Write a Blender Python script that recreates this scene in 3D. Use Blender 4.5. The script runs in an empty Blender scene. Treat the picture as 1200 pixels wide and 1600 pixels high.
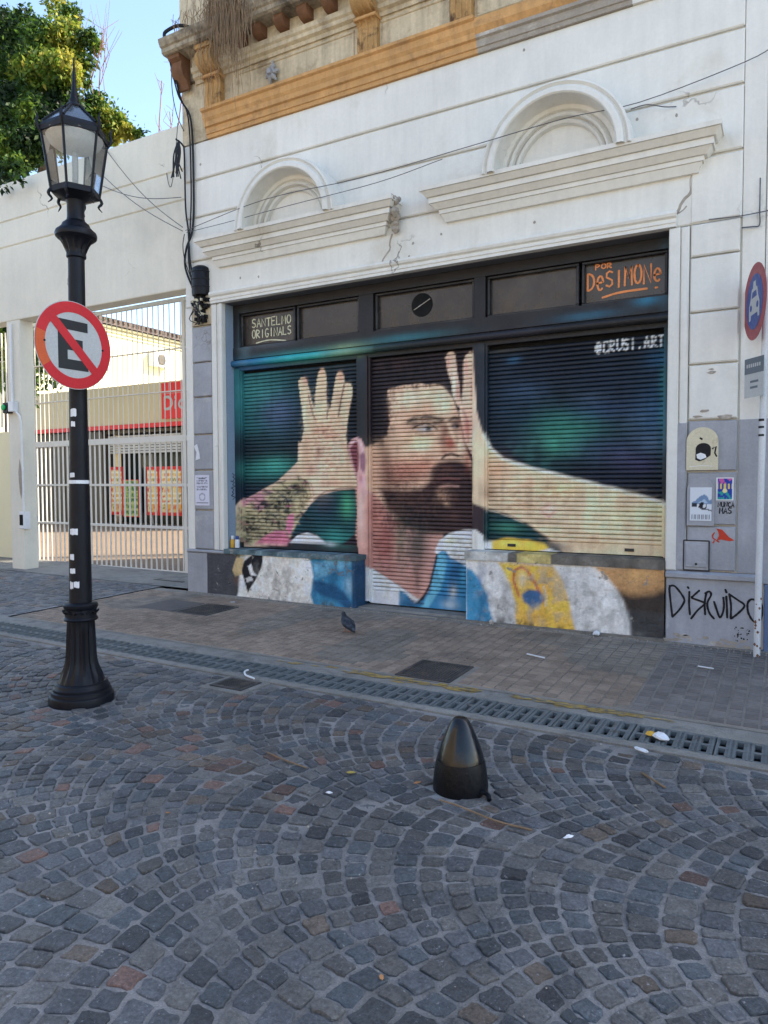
import bpy, bmesh, math, random
import numpy as np
from mathutils import Vector, Matrix
random.seed(7)
rng = np.random.default_rng(11)
SC = bpy.context.scene
COL = SC.collection

# ------------------------------------------------------------------ camera
cam = bpy.data.objects.new('camera', bpy.data.cameras.new('camera'))
COL.objects.link(cam)
YAW, PITCH, ROLL, FPX = 0.5118798, 0.0410767, -0.0037260, 1119.5
_d = Vector((-math.sin(YAW)*math.cos(PITCH), math.cos(YAW)*math.cos(PITCH), -math.sin(PITCH)))
_r = Vector((math.cos(YAW), math.sin(YAW), 0))
_u = _r.cross(_d)
_r2 = _r*math.cos(ROLL) + _u*math.sin(ROLL)
_u2 = -_r*math.sin(ROLL) + _u*math.cos(ROLL)
cam.matrix_world = Matrix(((_r2.x, _u2.x, -_d.x, 0), (_r2.y, _u2.y, -_d.y, 0), (_r2.z, _u2.z, -_d.z, 1.6), (0, 0, 0, 1)))
cam.data.sensor_fit = 'VERTICAL'; cam.data.sensor_height = 24.0
cam.data.lens = FPX/1600*24.0
cam.data.clip_start = 0.05; cam.data.clip_end = 6000
SC.camera = cam

# ------------------------------------------------------------------ light
SUN_AZ = math.radians(42)      # towards the sun, counter-clockwise from +X
SUN_EL = math.radians(40)
world = bpy.data.worlds.new('World'); SC.world = world; world.use_nodes = True
wn = world.node_tree.nodes; wl = world.node_tree.links
bg = wn['Background']
sky = wn.new('ShaderNodeTexSky'); sky.sky_type = 'NISHITA'; sky.sun_disc = False
sky.sun_elevation = SUN_EL; sky.sun_rotation = math.pi/2 - SUN_AZ
sky.air_density = 1.0; sky.dust_density = 1.0; sky.ozone_density = 1.0
wl.new(sky.outputs[0], bg.inputs[0]); bg.inputs[1].default_value = 0.10
sun = bpy.data.objects.new('sun', bpy.data.lights.new('sun', 'SUN')); COL.objects.link(sun)
sun.data.energy = 3.0; sun.data.angle = math.radians(0.53); sun.data.color = (1.0, 0.90, 0.74)
sd = Vector((math.cos(SUN_EL)*math.cos(SUN_AZ), math.cos(SUN_EL)*math.sin(SUN_AZ), math.sin(SUN_EL)))
sun.rotation_euler = sd.to_track_quat('Z', 'Y').to_euler(); sun.location = (0, 0, 30)
SC.view_settings.view_transform = 'Standard'; SC.view_settings.look = 'None'
SC.view_settings.exposure = 2.28; SC.view_settings.gamma = 1.0
SC.view_settings.use_curve_mapping = False
SC.render.engine = 'CYCLES'
SC.cycles.max_bounces = 8; SC.cycles.diffuse_bounces = 4; SC.cycles.transparent_max_bounces = 8
SC.cycles.use_denoising = True

# ------------------------------------------------------------------ colour and materials
def lin(c):
    c = np.asarray(c, float)/255.0
    return np.where(c <= 0.04045, c/12.92, ((c+0.055)/1.055)**2.4)
def C(r, g, b): return tuple(float(x) for x in lin((r, g, b)))
MATS = {}
def mat(name, base, rough=.8, var=.12, scale=3.0, second=None, mask=(.52, .62), mscale=1.2, bump=.15, bscale=60, spec=.3, metal=0, attr=False, vor=0, trans=0, streak=0, fine=.10, coat=0, mdet=8, big=0, crk=0, bigs=.8):
    if name in MATS: return MATS[name]
    m = bpy.data.materials.new(name); m.use_nodes = True; MATS[name] = m
    nt = m.node_tree; N = nt.nodes; L = nt.links; P = N['Principled BSDF']
    P.inputs['Roughness'].default_value = rough; P.inputs['Metallic'].default_value = metal
    P.inputs['Specular IOR Level'].default_value = spec
    if coat: P.inputs['Coat Weight'].default_value = coat; P.inputs['Coat Roughness'].default_value = .08
    geo = N.new('ShaderNodeNewGeometry'); pos = geo.outputs['Position']
    def noise(sc, det=6, rough_=.6, vec=None, dist=0):
        n = N.new('ShaderNodeTexNoise'); n.inputs['Scale'].default_value = sc; n.inputs['Detail'].default_value = det
        n.inputs['Roughness'].default_value = rough_; n.inputs['Distortion'].default_value = dist
        L.new(vec if vec else pos, n.inputs['Vector']); return n.outputs['Fac']
    def mixc(fac, a, b, mode='MIX'):
        x = N.new('ShaderNodeMix'); x.data_type = 'RGBA'; x.blend_type = mode
        if hasattr(fac, 'links'): L.new(fac, x.inputs[0])
        else: x.inputs[0].default_value = fac
        for k, v in ((6, a), (7, b)):
            if hasattr(v, 'links'): L.new(v, x.inputs[k])
            else: x.inputs[k].default_value = tuple(v)+(1,)
        return x.outputs[2]
    def ramp(f, lo, hi, a=0., b=1.):
        r = N.new('ShaderNodeMapRange'); L.new(f, r.inputs[0]); r.inputs[1].default_value = lo; r.inputs[2].default_value = hi
        r.inputs[3].default_value = a; r.inputs[4].default_value = b; return r.outputs[0]
    if attr:
        at = N.new('ShaderNodeAttribute'); at.attribute_name = 'Col'; col = at.outputs['Color']
    else:
        rgb = N.new('ShaderNodeRGB'); rgb.outputs[0].default_value = tuple(base)+(1,); col = rgb.outputs[0]
    if second is not None:
        col = mixc(ramp(noise(mscale, mdet, .65, dist=.4), mask[0], mask[1]), col, second)
    if streak:
        mp = N.new('ShaderNodeMapping'); mp.inputs['Scale'].default_value = (7, 7, .7); L.new(pos, mp.inputs[0])
        g = ramp(noise(1.5, 5, .6, mp.outputs[0]), .35, .7, 1., 1.-streak)
        cc = N.new('ShaderNodeCombineColor')
        for i in range(3): L.new(g, cc.inputs[i])
        col = mixc(1.0, col, cc.outputs[0], 'MULTIPLY')
    def mul(col, f):
        cc = N.new('ShaderNodeCombineColor')
        for i in range(3): L.new(f, cc.inputs[i])
        return mixc(1.0, col, cc.outputs[0], 'MULTIPLY')
    if big: col = mul(col, ramp(noise(bigs, 5, .65, dist=.6), .32, .68, 1-big, 1+big*.7))
    if crk:
        wv = N.new('ShaderNodeVectorMath'); wv.operation = 'ADD'; nn = N.new('ShaderNodeTexNoise'); nn.inputs['Scale'].default_value = 3.2; nn.inputs['Detail'].default_value = 6
        L.new(pos, nn.inputs['Vector']); sc_ = N.new('ShaderNodeVectorMath'); sc_.operation = 'SCALE'; sc_.inputs['Scale'].default_value = .55; L.new(nn.outputs['Color'], sc_.inputs[0]); L.new(pos, wv.inputs[0]); L.new(sc_.outputs[0], wv.inputs[1])
        vo = N.new('ShaderNodeTexVoronoi'); vo.feature = 'DISTANCE_TO_EDGE'; vo.inputs['Scale'].default_value = crk; L.new(wv.outputs[0], vo.inputs['Vector'])
        mm = N.new('ShaderNodeMath'); mm.operation = 'MULTIPLY'; L.new(ramp(vo.outputs['Distance'], .0, .012*crk, 1, 0), mm.inputs[0]); L.new(ramp(noise(1.1, 3), .59, .69), mm.inputs[1])
        col = mixc(mm.outputs[0], col, (.16, .14, .12))
    if var: col = mul(col, ramp(noise(scale, 5, .6), .25, .75, 1-var, 1+var))
    if fine: col = mul(col, ramp(noise(bscale*1.3, 3, .7), .3, .7, 1-fine, 1+fine))
    L.new(col, P.inputs['Base Color'])
    if bump:
        b = N.new('ShaderNodeBump'); b.inputs['Strength'].default_value = bump; b.inputs['Distance'].default_value = .01
        L.new(noise(bscale, 6, .65), b.inputs['Height']); L.new(b.outputs[0], P.inputs['Normal'])
    if rough > .15:
        L.new(ramp(noise(scale*4, 4), .3, .7, max(.02, rough-.1), min(1, rough+.1)), P.inputs['Roughness'])
    if trans:
        t = N.new('ShaderNodeBsdfTranslucent'); L.new(col, t.inputs[0])
        ms = N.new('ShaderNodeMixShader'); ms.inputs[0].default_value = trans
        L.new(P.outputs[0], ms.inputs[1]); L.new(t.outputs[0], ms.inputs[2]); L.new(ms.outputs[0], N['Material Output'].inputs[0])
    return m
def glass_mat(name, tint=(.8, .85, .85), alpha=.25, rough=.05):
    m = bpy.data.materials.new(name); m.use_nodes = True; N = m.node_tree.nodes; L = m.node_tree.links; N.remove(N['Principled BSDF'])
    g = N.new('ShaderNodeBsdfGlossy'); g.inputs['Roughness'].default_value = rough
    t = N.new('ShaderNodeBsdfTransparent'); t.inputs[0].default_value = tint+(1,)
    d = N.new('ShaderNodeBsdfDiffuse'); d.inputs[0].default_value = (.5, .5, .48, 1)
    f = N.new('ShaderNodeFresnel'); f.inputs[0].default_value = 1.45
    a = N.new('ShaderNodeMixShader'); a.inputs[0].default_value = alpha; L.new(t.outputs[0], a.inputs[1]); L.new(d.outputs[0], a.inputs[2])
    b = N.new('ShaderNodeMixShader'); L.new(f.outputs[0], b.inputs[0]); L.new(a.outputs[0], b.inputs[1]); L.new(g.outputs[0], b.inputs[2])
    L.new(b.outputs[0], N['Material Output'].inputs[0]); MATS[name] = m; return m

M = {}
M['white'] = mat('white_plaster', (.72, .70, .635), .85, .04, 1.3, second=(.62, .585, .50), mask=(.56, .72), mscale=1.1, bump=.30, bscale=22, streak=.08, fine=.03, big=.05, bigs=1.6, crk=.9)
M['whitegate'] = mat('cream_render', (.70, .665, .56), .85, .04, .8, big=.06, crk=.8, second=(.60, .57, .48), mask=(.55, .75), mscale=.5, bump=.15, bscale=20, streak=.05, fine=.03)
M['grey'] = mat('grey_paint', (.34, .345, .365), .75, .08, 1.5, second=(.43, .42, .42), mask=(.6, .68), mscale=2.3, bump=.35, bscale=30, streak=.12, fine=.06, big=.12, bigs=3, crk=2.2)
M['bluegrey'] = mat('blue_grey_paint', (.25, .32, .40), .75, .1, 2, second=(.4, .43, .46), mask=(.6, .7), mscale=3, bump=.2, bscale=40)
M['cream'] = mat('weathered_cream_plaster', (.60, .50, .34), .9, .14, 2.2, second=(.30, .22, .14), mask=(.50, .70), mscale=3.2, bump=.7, bscale=18, streak=.32, fine=.10)
M['creamdirty'] = mat('dirty_cream_plaster', (.38, .32, .23), .95, .3, 3, second=(.13, .10, .07), mask=(.46, .62), mscale=3.5, bump=.9, bscale=16, streak=.35, fine=.15)
M['orange'] = mat('ochre_paint', (.58, .325, .13), .85, .10, 2, second=(.36, .21, .10), mask=(.54, .70), mscale=4, bump=.4, bscale=24, streak=.18, fine=.07, big=.14, bigs=2.5, crk=1.6)
M['ochreold'] = mat('old_ochre_paint', (.42, .25, .10), .9, .2, 5, second=(.10, .055, .03), mask=(.52, .66), mscale=7, bump=.6, bscale=30, fine=.12)
M['raw'] = mat('bare_render', (.33, .29, .24), .95, .15, 4, second=(.50, .46, .40), mask=(.55, .68), mscale=3, bump=.7, bscale=26, fine=.12)
M['dark'] = mat('dark_shop_paint', (.018, .017, .018), .5, .3, 3, second=(.06, .055, .05), mask=(.5, .7), mscale=2, bump=.12, bscale=40, spec=.4)
M['panel'] = mat('brown_glass_panel', (.034, .027, .023), .30, .25, 2.0, second=(.062, .052, .044), mask=(.45, .7), mscale=1.6, bump=.05, bscale=20, spec=.5)
M['mural'] = mat('mural_paint', (1, 1, 1), .55, .09, 7, bump=.14, bscale=60, attr=True, fine=.10, spec=.35, streak=.14, big=.08, bigs=3)
M['muralwall'] = mat('mural_paint_on_plaster', (1, 1, 1), .85, .16, 6, crk=4.5, second=(.30, .28, .25), mask=(.63, .68), mscale=7, bump=.8, bscale=22, attr=True, fine=.16, streak=.18)
M['iron'] = mat('black_cast_iron', (.0045, .0055, .009), .46, .3, 6, bump=.12, bscale=80, spec=.22)
M['bollard'] = mat('glossy_black_paint', (.004, .0045, .006), .17, .3, 8, second=(.02, .02, .02), mask=(.66, .70), mscale=20, bump=.12, bscale=40, spec=.4, coat=.0)
M['lampglass'] = glass_mat('old_lamp_glass', (.94, .95, .95), .10)
M['lampinner'] = mat('white_reflector', (.6, .6, .58), .5, .1, 5)
M['red'] = mat('sign_red', (.50, .012, .02), .45, .08, 6, bump=0, spec=.4)
M['redfade'] = mat('faded_red', (.55, .10, .03), .5, .1, 6, bump=0)
M['signwhite'] = mat('sign_white', (.42, .43, .42), .45, .06, 6, bump=0, spec=.4)
M['signblack'] = mat('sign_black', (.02, .022, .024), .5, .1, 6, bump=0)
M['blue'] = mat('sign_blue', (.035, .07, .24), .45, .1, 6, bump=0)
M['maroon'] = mat('sign_faded_red', (.30, .06, .07), .5, .1, 6, bump=0)
M['galv'] = mat('white_painted_steel', (.55, .56, .56), .5, .08, 4, second=(.35, .2, .1), mask=(.68, .72), mscale=9, bump=.1)
M['gate'] = mat('white_gate_paint', (.66, .64, .58), .5, .05, 4, bump=.05, fine=.03)
M['mortar'] = mat('sandy_mortar', (.27, .255, .235), .95, .22, 5, big=.28, second=(.15, .142, .132), mask=(.48, .66), mscale=6, bump=1.0, bscale=120, fine=.25)
M['cobble'] = mat('granite', (1, 1, 1), .52, .28, 26, bump=1.2, bscale=60, attr=True, fine=.42, spec=.5, big=.2, second=(.26, .26, .27), mask=(.62, .72), mscale=75, mdet=3)
M['tile'] = mat('sidewalk_tile', (1, 1, 1), .8, .14, 5, big=.22, bigs=1.2, bump=.5, bscale=140, attr=True, fine=.15, second=(.12, .10, .09), mask=(.6, .75), mscale=2.2)
M['grout'] = mat('tile_grout', (.25, .22, .18), .95, .2, 5, bump=.6, bscale=100, fine=.2)
M['concrete'] = mat('concrete', (.25, .235, .205), .9, .2, 4, big=.2, second=(.15, .14, .125), mask=(.5, .66), mscale=4, bump=.7, bscale=70, fine=.2)
M['grate'] = mat('grey_drain_steel', (.125, .14, .14), .55, .25, 8, second=(.07, .06, .05), mask=(.58, .7), mscale=9, bump=.3, bscale=90, spec=.4)
M['void'] = mat('dark_hollow', (.006, .006, .006), .9, 0, bump=0, fine=0)
M['metalhatch'] = mat('dark_steel_hatch', (.06, .057, .055), .55, .3, 9, second=(.12, .10, .085), mask=(.5, .65), mscale=8, bump=.3, bscale=80, metal=.3)
M['yellow'] = mat('worn_yellow_paint', (.36, .24, .07), .85, .3, 14, second=(.20, .17, .12), mask=(.47, .60), mscale=18, bump=.6, bscale=90, fine=.2)
M['courtyard'] = mat('terracotta_paving', (.19, .135, .09), .9, .15, 2, second=(.14, .10, .07), mask=(.5, .65), mscale=2, bump=.3, bscale=40)
M['yellowwall'] = mat('pale_yellow_wall', (.72, .67, .46), .9, .06, 1, bump=.1)
M['beige'] = mat('beige_fascia', (.60, .52, .34), .85, .05, 1, bump=.08)
M['roof'] = mat('roof_tiles', (.12, .09, .08), .9, .3, 5, bump=.4)
M['brown'] = mat('brown_panel', (.10, .085, .065), .6, .15, 4, bump=.1)
M['shopred'] = mat('shop_red', (.70, .03, .03), .5, .05, 3, bump=0)
M['glassdark'] = mat('dark_shop_glass', (.03, .04, .04), .12, .3, 1, bump=0, spec=.6)
M['print'] = mat('printed_paper', (1, 1, 1), .7, .04, 9, bump=.05, attr=True, fine=.03)
M['spray'] = mat('black_spray_paint', (.008, .008, .010), .7, .1, 9, bump=0)
M['sprayred'] = mat('red_spray_paint', (.50, .045, .02), .7, .1, 9, bump=0)
M['spraywhite'] = mat('cream_spray_paint', (.62, .60, .42), .7, .2, 30, bump=0)
M['sprayorange'] = mat('orange_spray_paint', (.75, .26, .09), .7, .2, 30, bump=0)
M['cable'] = mat('black_cable', (.012, .013, .016), .6, .2, 9, bump=0)
M['greycable'] = mat('grey_cable', (.10, .10, .11), .6, .2, 9, bump=0)
M['leaf'] = mat('leaf', (1, 1, 1), .6, .1, 3, bump=0, attr=True, trans=.45, fine=0)
M['bark'] = mat('bark', (.12, .085, .06), .9, .2, 8, bump=.5)
M['twig'] = mat('dry_stalks', (.22, .15, .09), .9, .3, 12, bump=0)
M['redtwig'] = mat('reddish_twigs', (.34, .17, .12), .9, .2, 9, bump=0)
M['pigeon'] = mat('pigeon_feathers', (.022, .026, .034), .6, .3, 25, second=(.06, .075, .09), mask=(.5, .6), mscale=22, bump=.2)
M['plastic'] = mat('white_plastic', (.70, .71, .72), .4, .06, 12, bump=.1)
M['pink'] = mat('pink_legs', (.35, .12, .10), .6)
M['beak'] = mat('dark_beak', (.03, .028, .026), .5)
M['paper'] = mat('white_paper', (.66, .67, .68), .8, .08, 12, bump=.1)
M['ltyellow'] = mat('yellow_plastic', (.60, .34, .04), .4, .06, 12)
M['green'] = mat('green_lamp', (.02, .40, .12), .3, bump=0)
M['terracottabrown'] = mat('rust_brown', (.17, .085, .045), .9, .3, 8, bump=.5)
M['creambox'] = mat('cream_meter_cover', (.60, .54, .38), .7, .08, 4, second=(.45, .38, .25), mask=(.6, .7), mscale=8, bump=.1)
M['bluewall'] = mat('blue_plinth_paint', (.11, .16, .27), .7, .1, 2, bump=.2)
M['glow'] = mat('tobacco', (.5, .3, .1), .6)

# ------------------------------------------------------------------ mesh helpers
class MB:
    def __init__(s): s.v = []; s.f = []; s.c = []; s.cc = None
    def add(s, vs, fs, col=None):
        o = len(s.v); s.v.extend(tuple(map(float, p)) for p in vs); s.f.extend(tuple(i+o for i in f) for f in fs)
        s.c.extend([col if col is not None else (s.cc or (1, 1, 1))]*len(vs)); return s
    def box(s, x0, x1, y0, y1, z0, z1, col=None):
        v = [(x0,y0,z0),(x1,y0,z0),(x1,y1,z0),(x0,y1,z0),(x0,y0,z1),(x1,y0,z1),(x1,y1,z1),(x0,y1,z1)]
        return s.add(v, [(0,3,2,1),(4,5,6,7),(0,1,5,4),(1,2,6,5),(2,3,7,6),(3,0,4,7)], col)
    def cbox(s, x0, x1, y0, y1, z0, z1, b=.008, col=None):   # block whose front (-Y) rim is chamfered
        v = [(x0,y1,z0),(x1,y1,z0),(x1,y1,z1),(x0,y1,z1),(x0,y0+b,z0),(x1,y0+b,z0),(x1,y0+b,z1),(x0,y0+b,z1),
             (x0+b,y0,z0+b),(x1-b,y0,z0+b),(x1-b,y0,z1-b),(x0+b,y0,z1-b)]
        f = [(3,2,1,0),(8,9,10,11)]
        for i in range(4):
            j = (i+1) % 4; f += [(i,j,4+j,4+i),(4+i,4+j,8+j,8+i)]
        return s.add(v, f, col)
    def hexa(s, a, b, col=None):     # two quads (lists of four points), bottom and top
        return s.add(list(a)+list(b), [(3,2,1,0),(4,5,6,7),(0,1,5,4),(1,2,6,5),(2,3,7,6),(3,0,4,7)], col)
    def prism(s, prof, x0, x1, col=None):                      # closed (y,z) profile extruded along X
        n = len(prof); v = [(x0,y,z) for y, z in prof]+[(x1,y,z) for y, z in prof]
        return s.add(v, [tuple(range(n)), tuple(range(2*n-1, n-1, -1))]+[(i,i+n,(i+1)%n+n,(i+1)%n) for i in range(n)], col)
    def lathe(s, prof, cx, cy, seg=24, a0=0, col=None, ell=1.0):
        vs = []; fs = []; n = len(prof)
        for r, z in prof:
            for k in range(seg):
                a = a0+2*math.pi*k/seg; vs.append((cx+r*math.cos(a), cy+r*math.sin(a)*ell, z))
        for i in range(n-1):
            for k in range(seg):
                k2 = (k+1) % seg; fs.append((i*seg+k, i*seg+k2, (i+1)*seg+k2, (i+1)*seg+k))
        fs.append(tuple(range(seg))[::-1]); fs.append(tuple((n-1)*seg+k for k in range(seg)))
        return s.add(vs, fs, col)
    def tube(s, pts, r, seg=6, col=None, flat=None):
        pts = [Vector(p) for p in pts]; n = len(pts); rs = r if isinstance(r, (list, tuple)) else [r]*n
        vs = []; fs = []; up = Vector((0, 0, 1)); prev = None
        for i, p in enumerate(pts):
            t = (pts[min(i+1, n-1)]-pts[max(i-1, 0)])
            if t.length < 1e-9: t = Vector((0, 0, 1))
            t.normalize()
            a = prev if prev is not None else (up if abs(t.z) < .9 else Vector((1, 0, 0)))
            x = a - t*a.dot(t)
            if x.length < 1e-6: x = Vector((1, 0, 0)) - t*t.x
            x.normalize(); prev = x; y = t.cross(x)
            for k in range(seg):
                an = 2*math.pi*k/seg; q = p + (x*math.cos(an) + y*math.sin(an))*rs[i]; vs.append(q)
        for i in range(n-1):
            for k in range(seg):
                k2 = (k+1) % seg; fs.append((i*seg+k, (i+1)*seg+k, (i+1)*seg+k2, i*seg+k2))
        fs.append(tuple(range(seg))); fs.append(tuple((n-1)*seg+k for k in range(seg))[::-1])
        return s.add(vs, fs, col)
    def ribbon(s, pts, w, col=None, y=0.0, th=.002):            # flat spray line on a wall plane facing -Y; pts are (x, z)
        n = len(pts)
        if n < 2: return s
        P = [Vector((p[0], p[1])) for p in pts]; L_ = []; R_ = []
        for i in range(n):
            t = (P[min(i+1, n-1)]-P[max(i-1, 0)])
            if t.length < 1e-9: t = Vector((1, 0))
            t.normalize(); nn = Vector((-t.y, t.x))*(w/2*(random.uniform(.85, 1.1)))
            L_.append(P[i]+nn); R_.append(P[i]-nn)
        e = (P[0]-P[1]).normalized()*w*.35; f_ = (P[-1]-P[-2]).normalized()*w*.35
        L_.insert(0, P[0]+e+(L_[0]-P[0])*.5); R_.insert(0, P[0]+e+(R_[0]-P[0])*.5)
        L_.append(P[-1]+f_+(L_[-1]-P[-1])*.5); R_.append(P[-1]+f_+(R_[-1]-P[-1])*.5)
        y = y - th - .00025*(s.nr % 9); s.nr += 1; m = len(L_)
        vs = [(p.x, y, p.y) for p in L_]+[(p.x, y, p.y) for p in R_]
        return s.add(vs, [(i, m+i, m+i+1, i+1) for i in range(m-1)], col)
    nr = 0
    def poly(s, pts, y, th=.003, col=None):                      # flat shape on a wall plane facing -Y
        n = len(pts); v = [(x, y-th, z) for x, z in pts]+[(x, y+.001, z) for x, z in pts]
        a = sum(pts[i][0]*pts[(i+1) % n][1]-pts[(i+1) % n][0]*pts[i][1] for i in range(n))
        fr = tuple(range(n)) if a > 0 else tuple(range(n))[::-1]
        return s.add(v, [fr]+[(i, (i+1) % n, (i+1) % n+n, i+n) for i in range(n)], col)
    def build(s, name, m, parent=None, smooth=None):
        me = bpy.data.meshes.new(name); me.from_pydata(s.v, [], s.f)
        if m is not None: me.materials.append(m)
        cols = np.asarray(s.c, np.float32)
        if len(cols) and (cols.min() < 1 or m in (M['mural'], M['muralwall'], M['print'], M['leaf'], M['cobble'], M['tile'])):
            at = me.color_attributes.new('Col', 'FLOAT_COLOR', 'POINT')
            at.data.foreach_set('color', np.hstack([cols, np.ones((len(cols), 1), np.float32)]).ravel())
        if smooth is not None and smooth is not False:
            me.shade_smooth()
            try: me.set_sharp_from_angle(angle=math.radians(smooth))
            except Exception: pass
        me.update()
        o = bpy.data.objects.new(name, me); COL.objects.link(o)
        if parent is not None: attach(o, parent)
        return o
def wpos(o):
    p = Vector(o.location)
    while o.parent is not None: o = o.parent; p = p + Vector(o.location)
    return p
def attach(o, parent):
    # meshes are written in world metres; the parent only carries a translation
    if o.type == 'MESH' and not o.get('_placed'):
        o.data.transform(Matrix.Translation(-wpos(parent)))
    o.parent = parent
def tag(o, label=None, cat=None, group=None, kind=None):
    if label: o['label'] = label
    if cat: o['category'] = cat
    if group: o['group'] = group
    if kind: o['kind'] = kind
    return o
def thing(name, loc, label, cat, group=None):
    o = bpy.data.objects.new(name, None); o.empty_display_size = .1; o.location = loc; COL.objects.link(o)
    return tag(o, label, cat, group)
def rebase(o, loc):                                              # top-level mesh: give it its own origin
    o.data.transform(Matrix.Translation(-Vector(loc))); o.location = loc; return o
def offset(o, parent, loc):                                      # a shared-mesh child placed at a local offset
    o['_placed'] = 1; o.parent = parent; o.location = loc
    del o['_placed']; return o
def place_copy(src, parent, world):                              # copy of a piece (mesh shared) at a world position
    c = src.copy(); COL.objects.link(c); c.parent = parent
    c.location = Vector(world)-wpos(parent); return c
D = 7.27            # the facade plane
YD = 4.846          # far edge of the drain
def gz(x, y):
    z = -.007*max(-26., min(8., x))
    if y > YD: z += .02*(min(y, 9.5)-YD)
    return z
def arcp(cx, cy, rx, ry, a0, a1, n=10):
    return [(cx+rx*math.cos(math.radians(a0+(a1-a0)*i/n)), cy+ry*math.sin(math.radians(a0+(a1-a0)*i/n))) for i in range(n+1)]
def smoothline(pts, k=4):                                        # Catmull-Rom through points of any dimension
    P = [np.array(p, float) for p in pts]; P = [2*P[0]-P[1]]+P+[2*P[-1]-P[-2]]; out = []
    for i in range(1, len(P)-2):
        for j in range(k):
            t = j/k
            out.append(.5*((2*P[i])+(-P[i-1]+P[i+1])*t+(2*P[i-1]-5*P[i]+4*P[i+1]-P[i+2])*t*t+(-P[i-1]+3*P[i]-3*P[i+1]+P[i+2])*t**3))
    out.append(P[-2]); return [tuple(p) for p in out]

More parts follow.
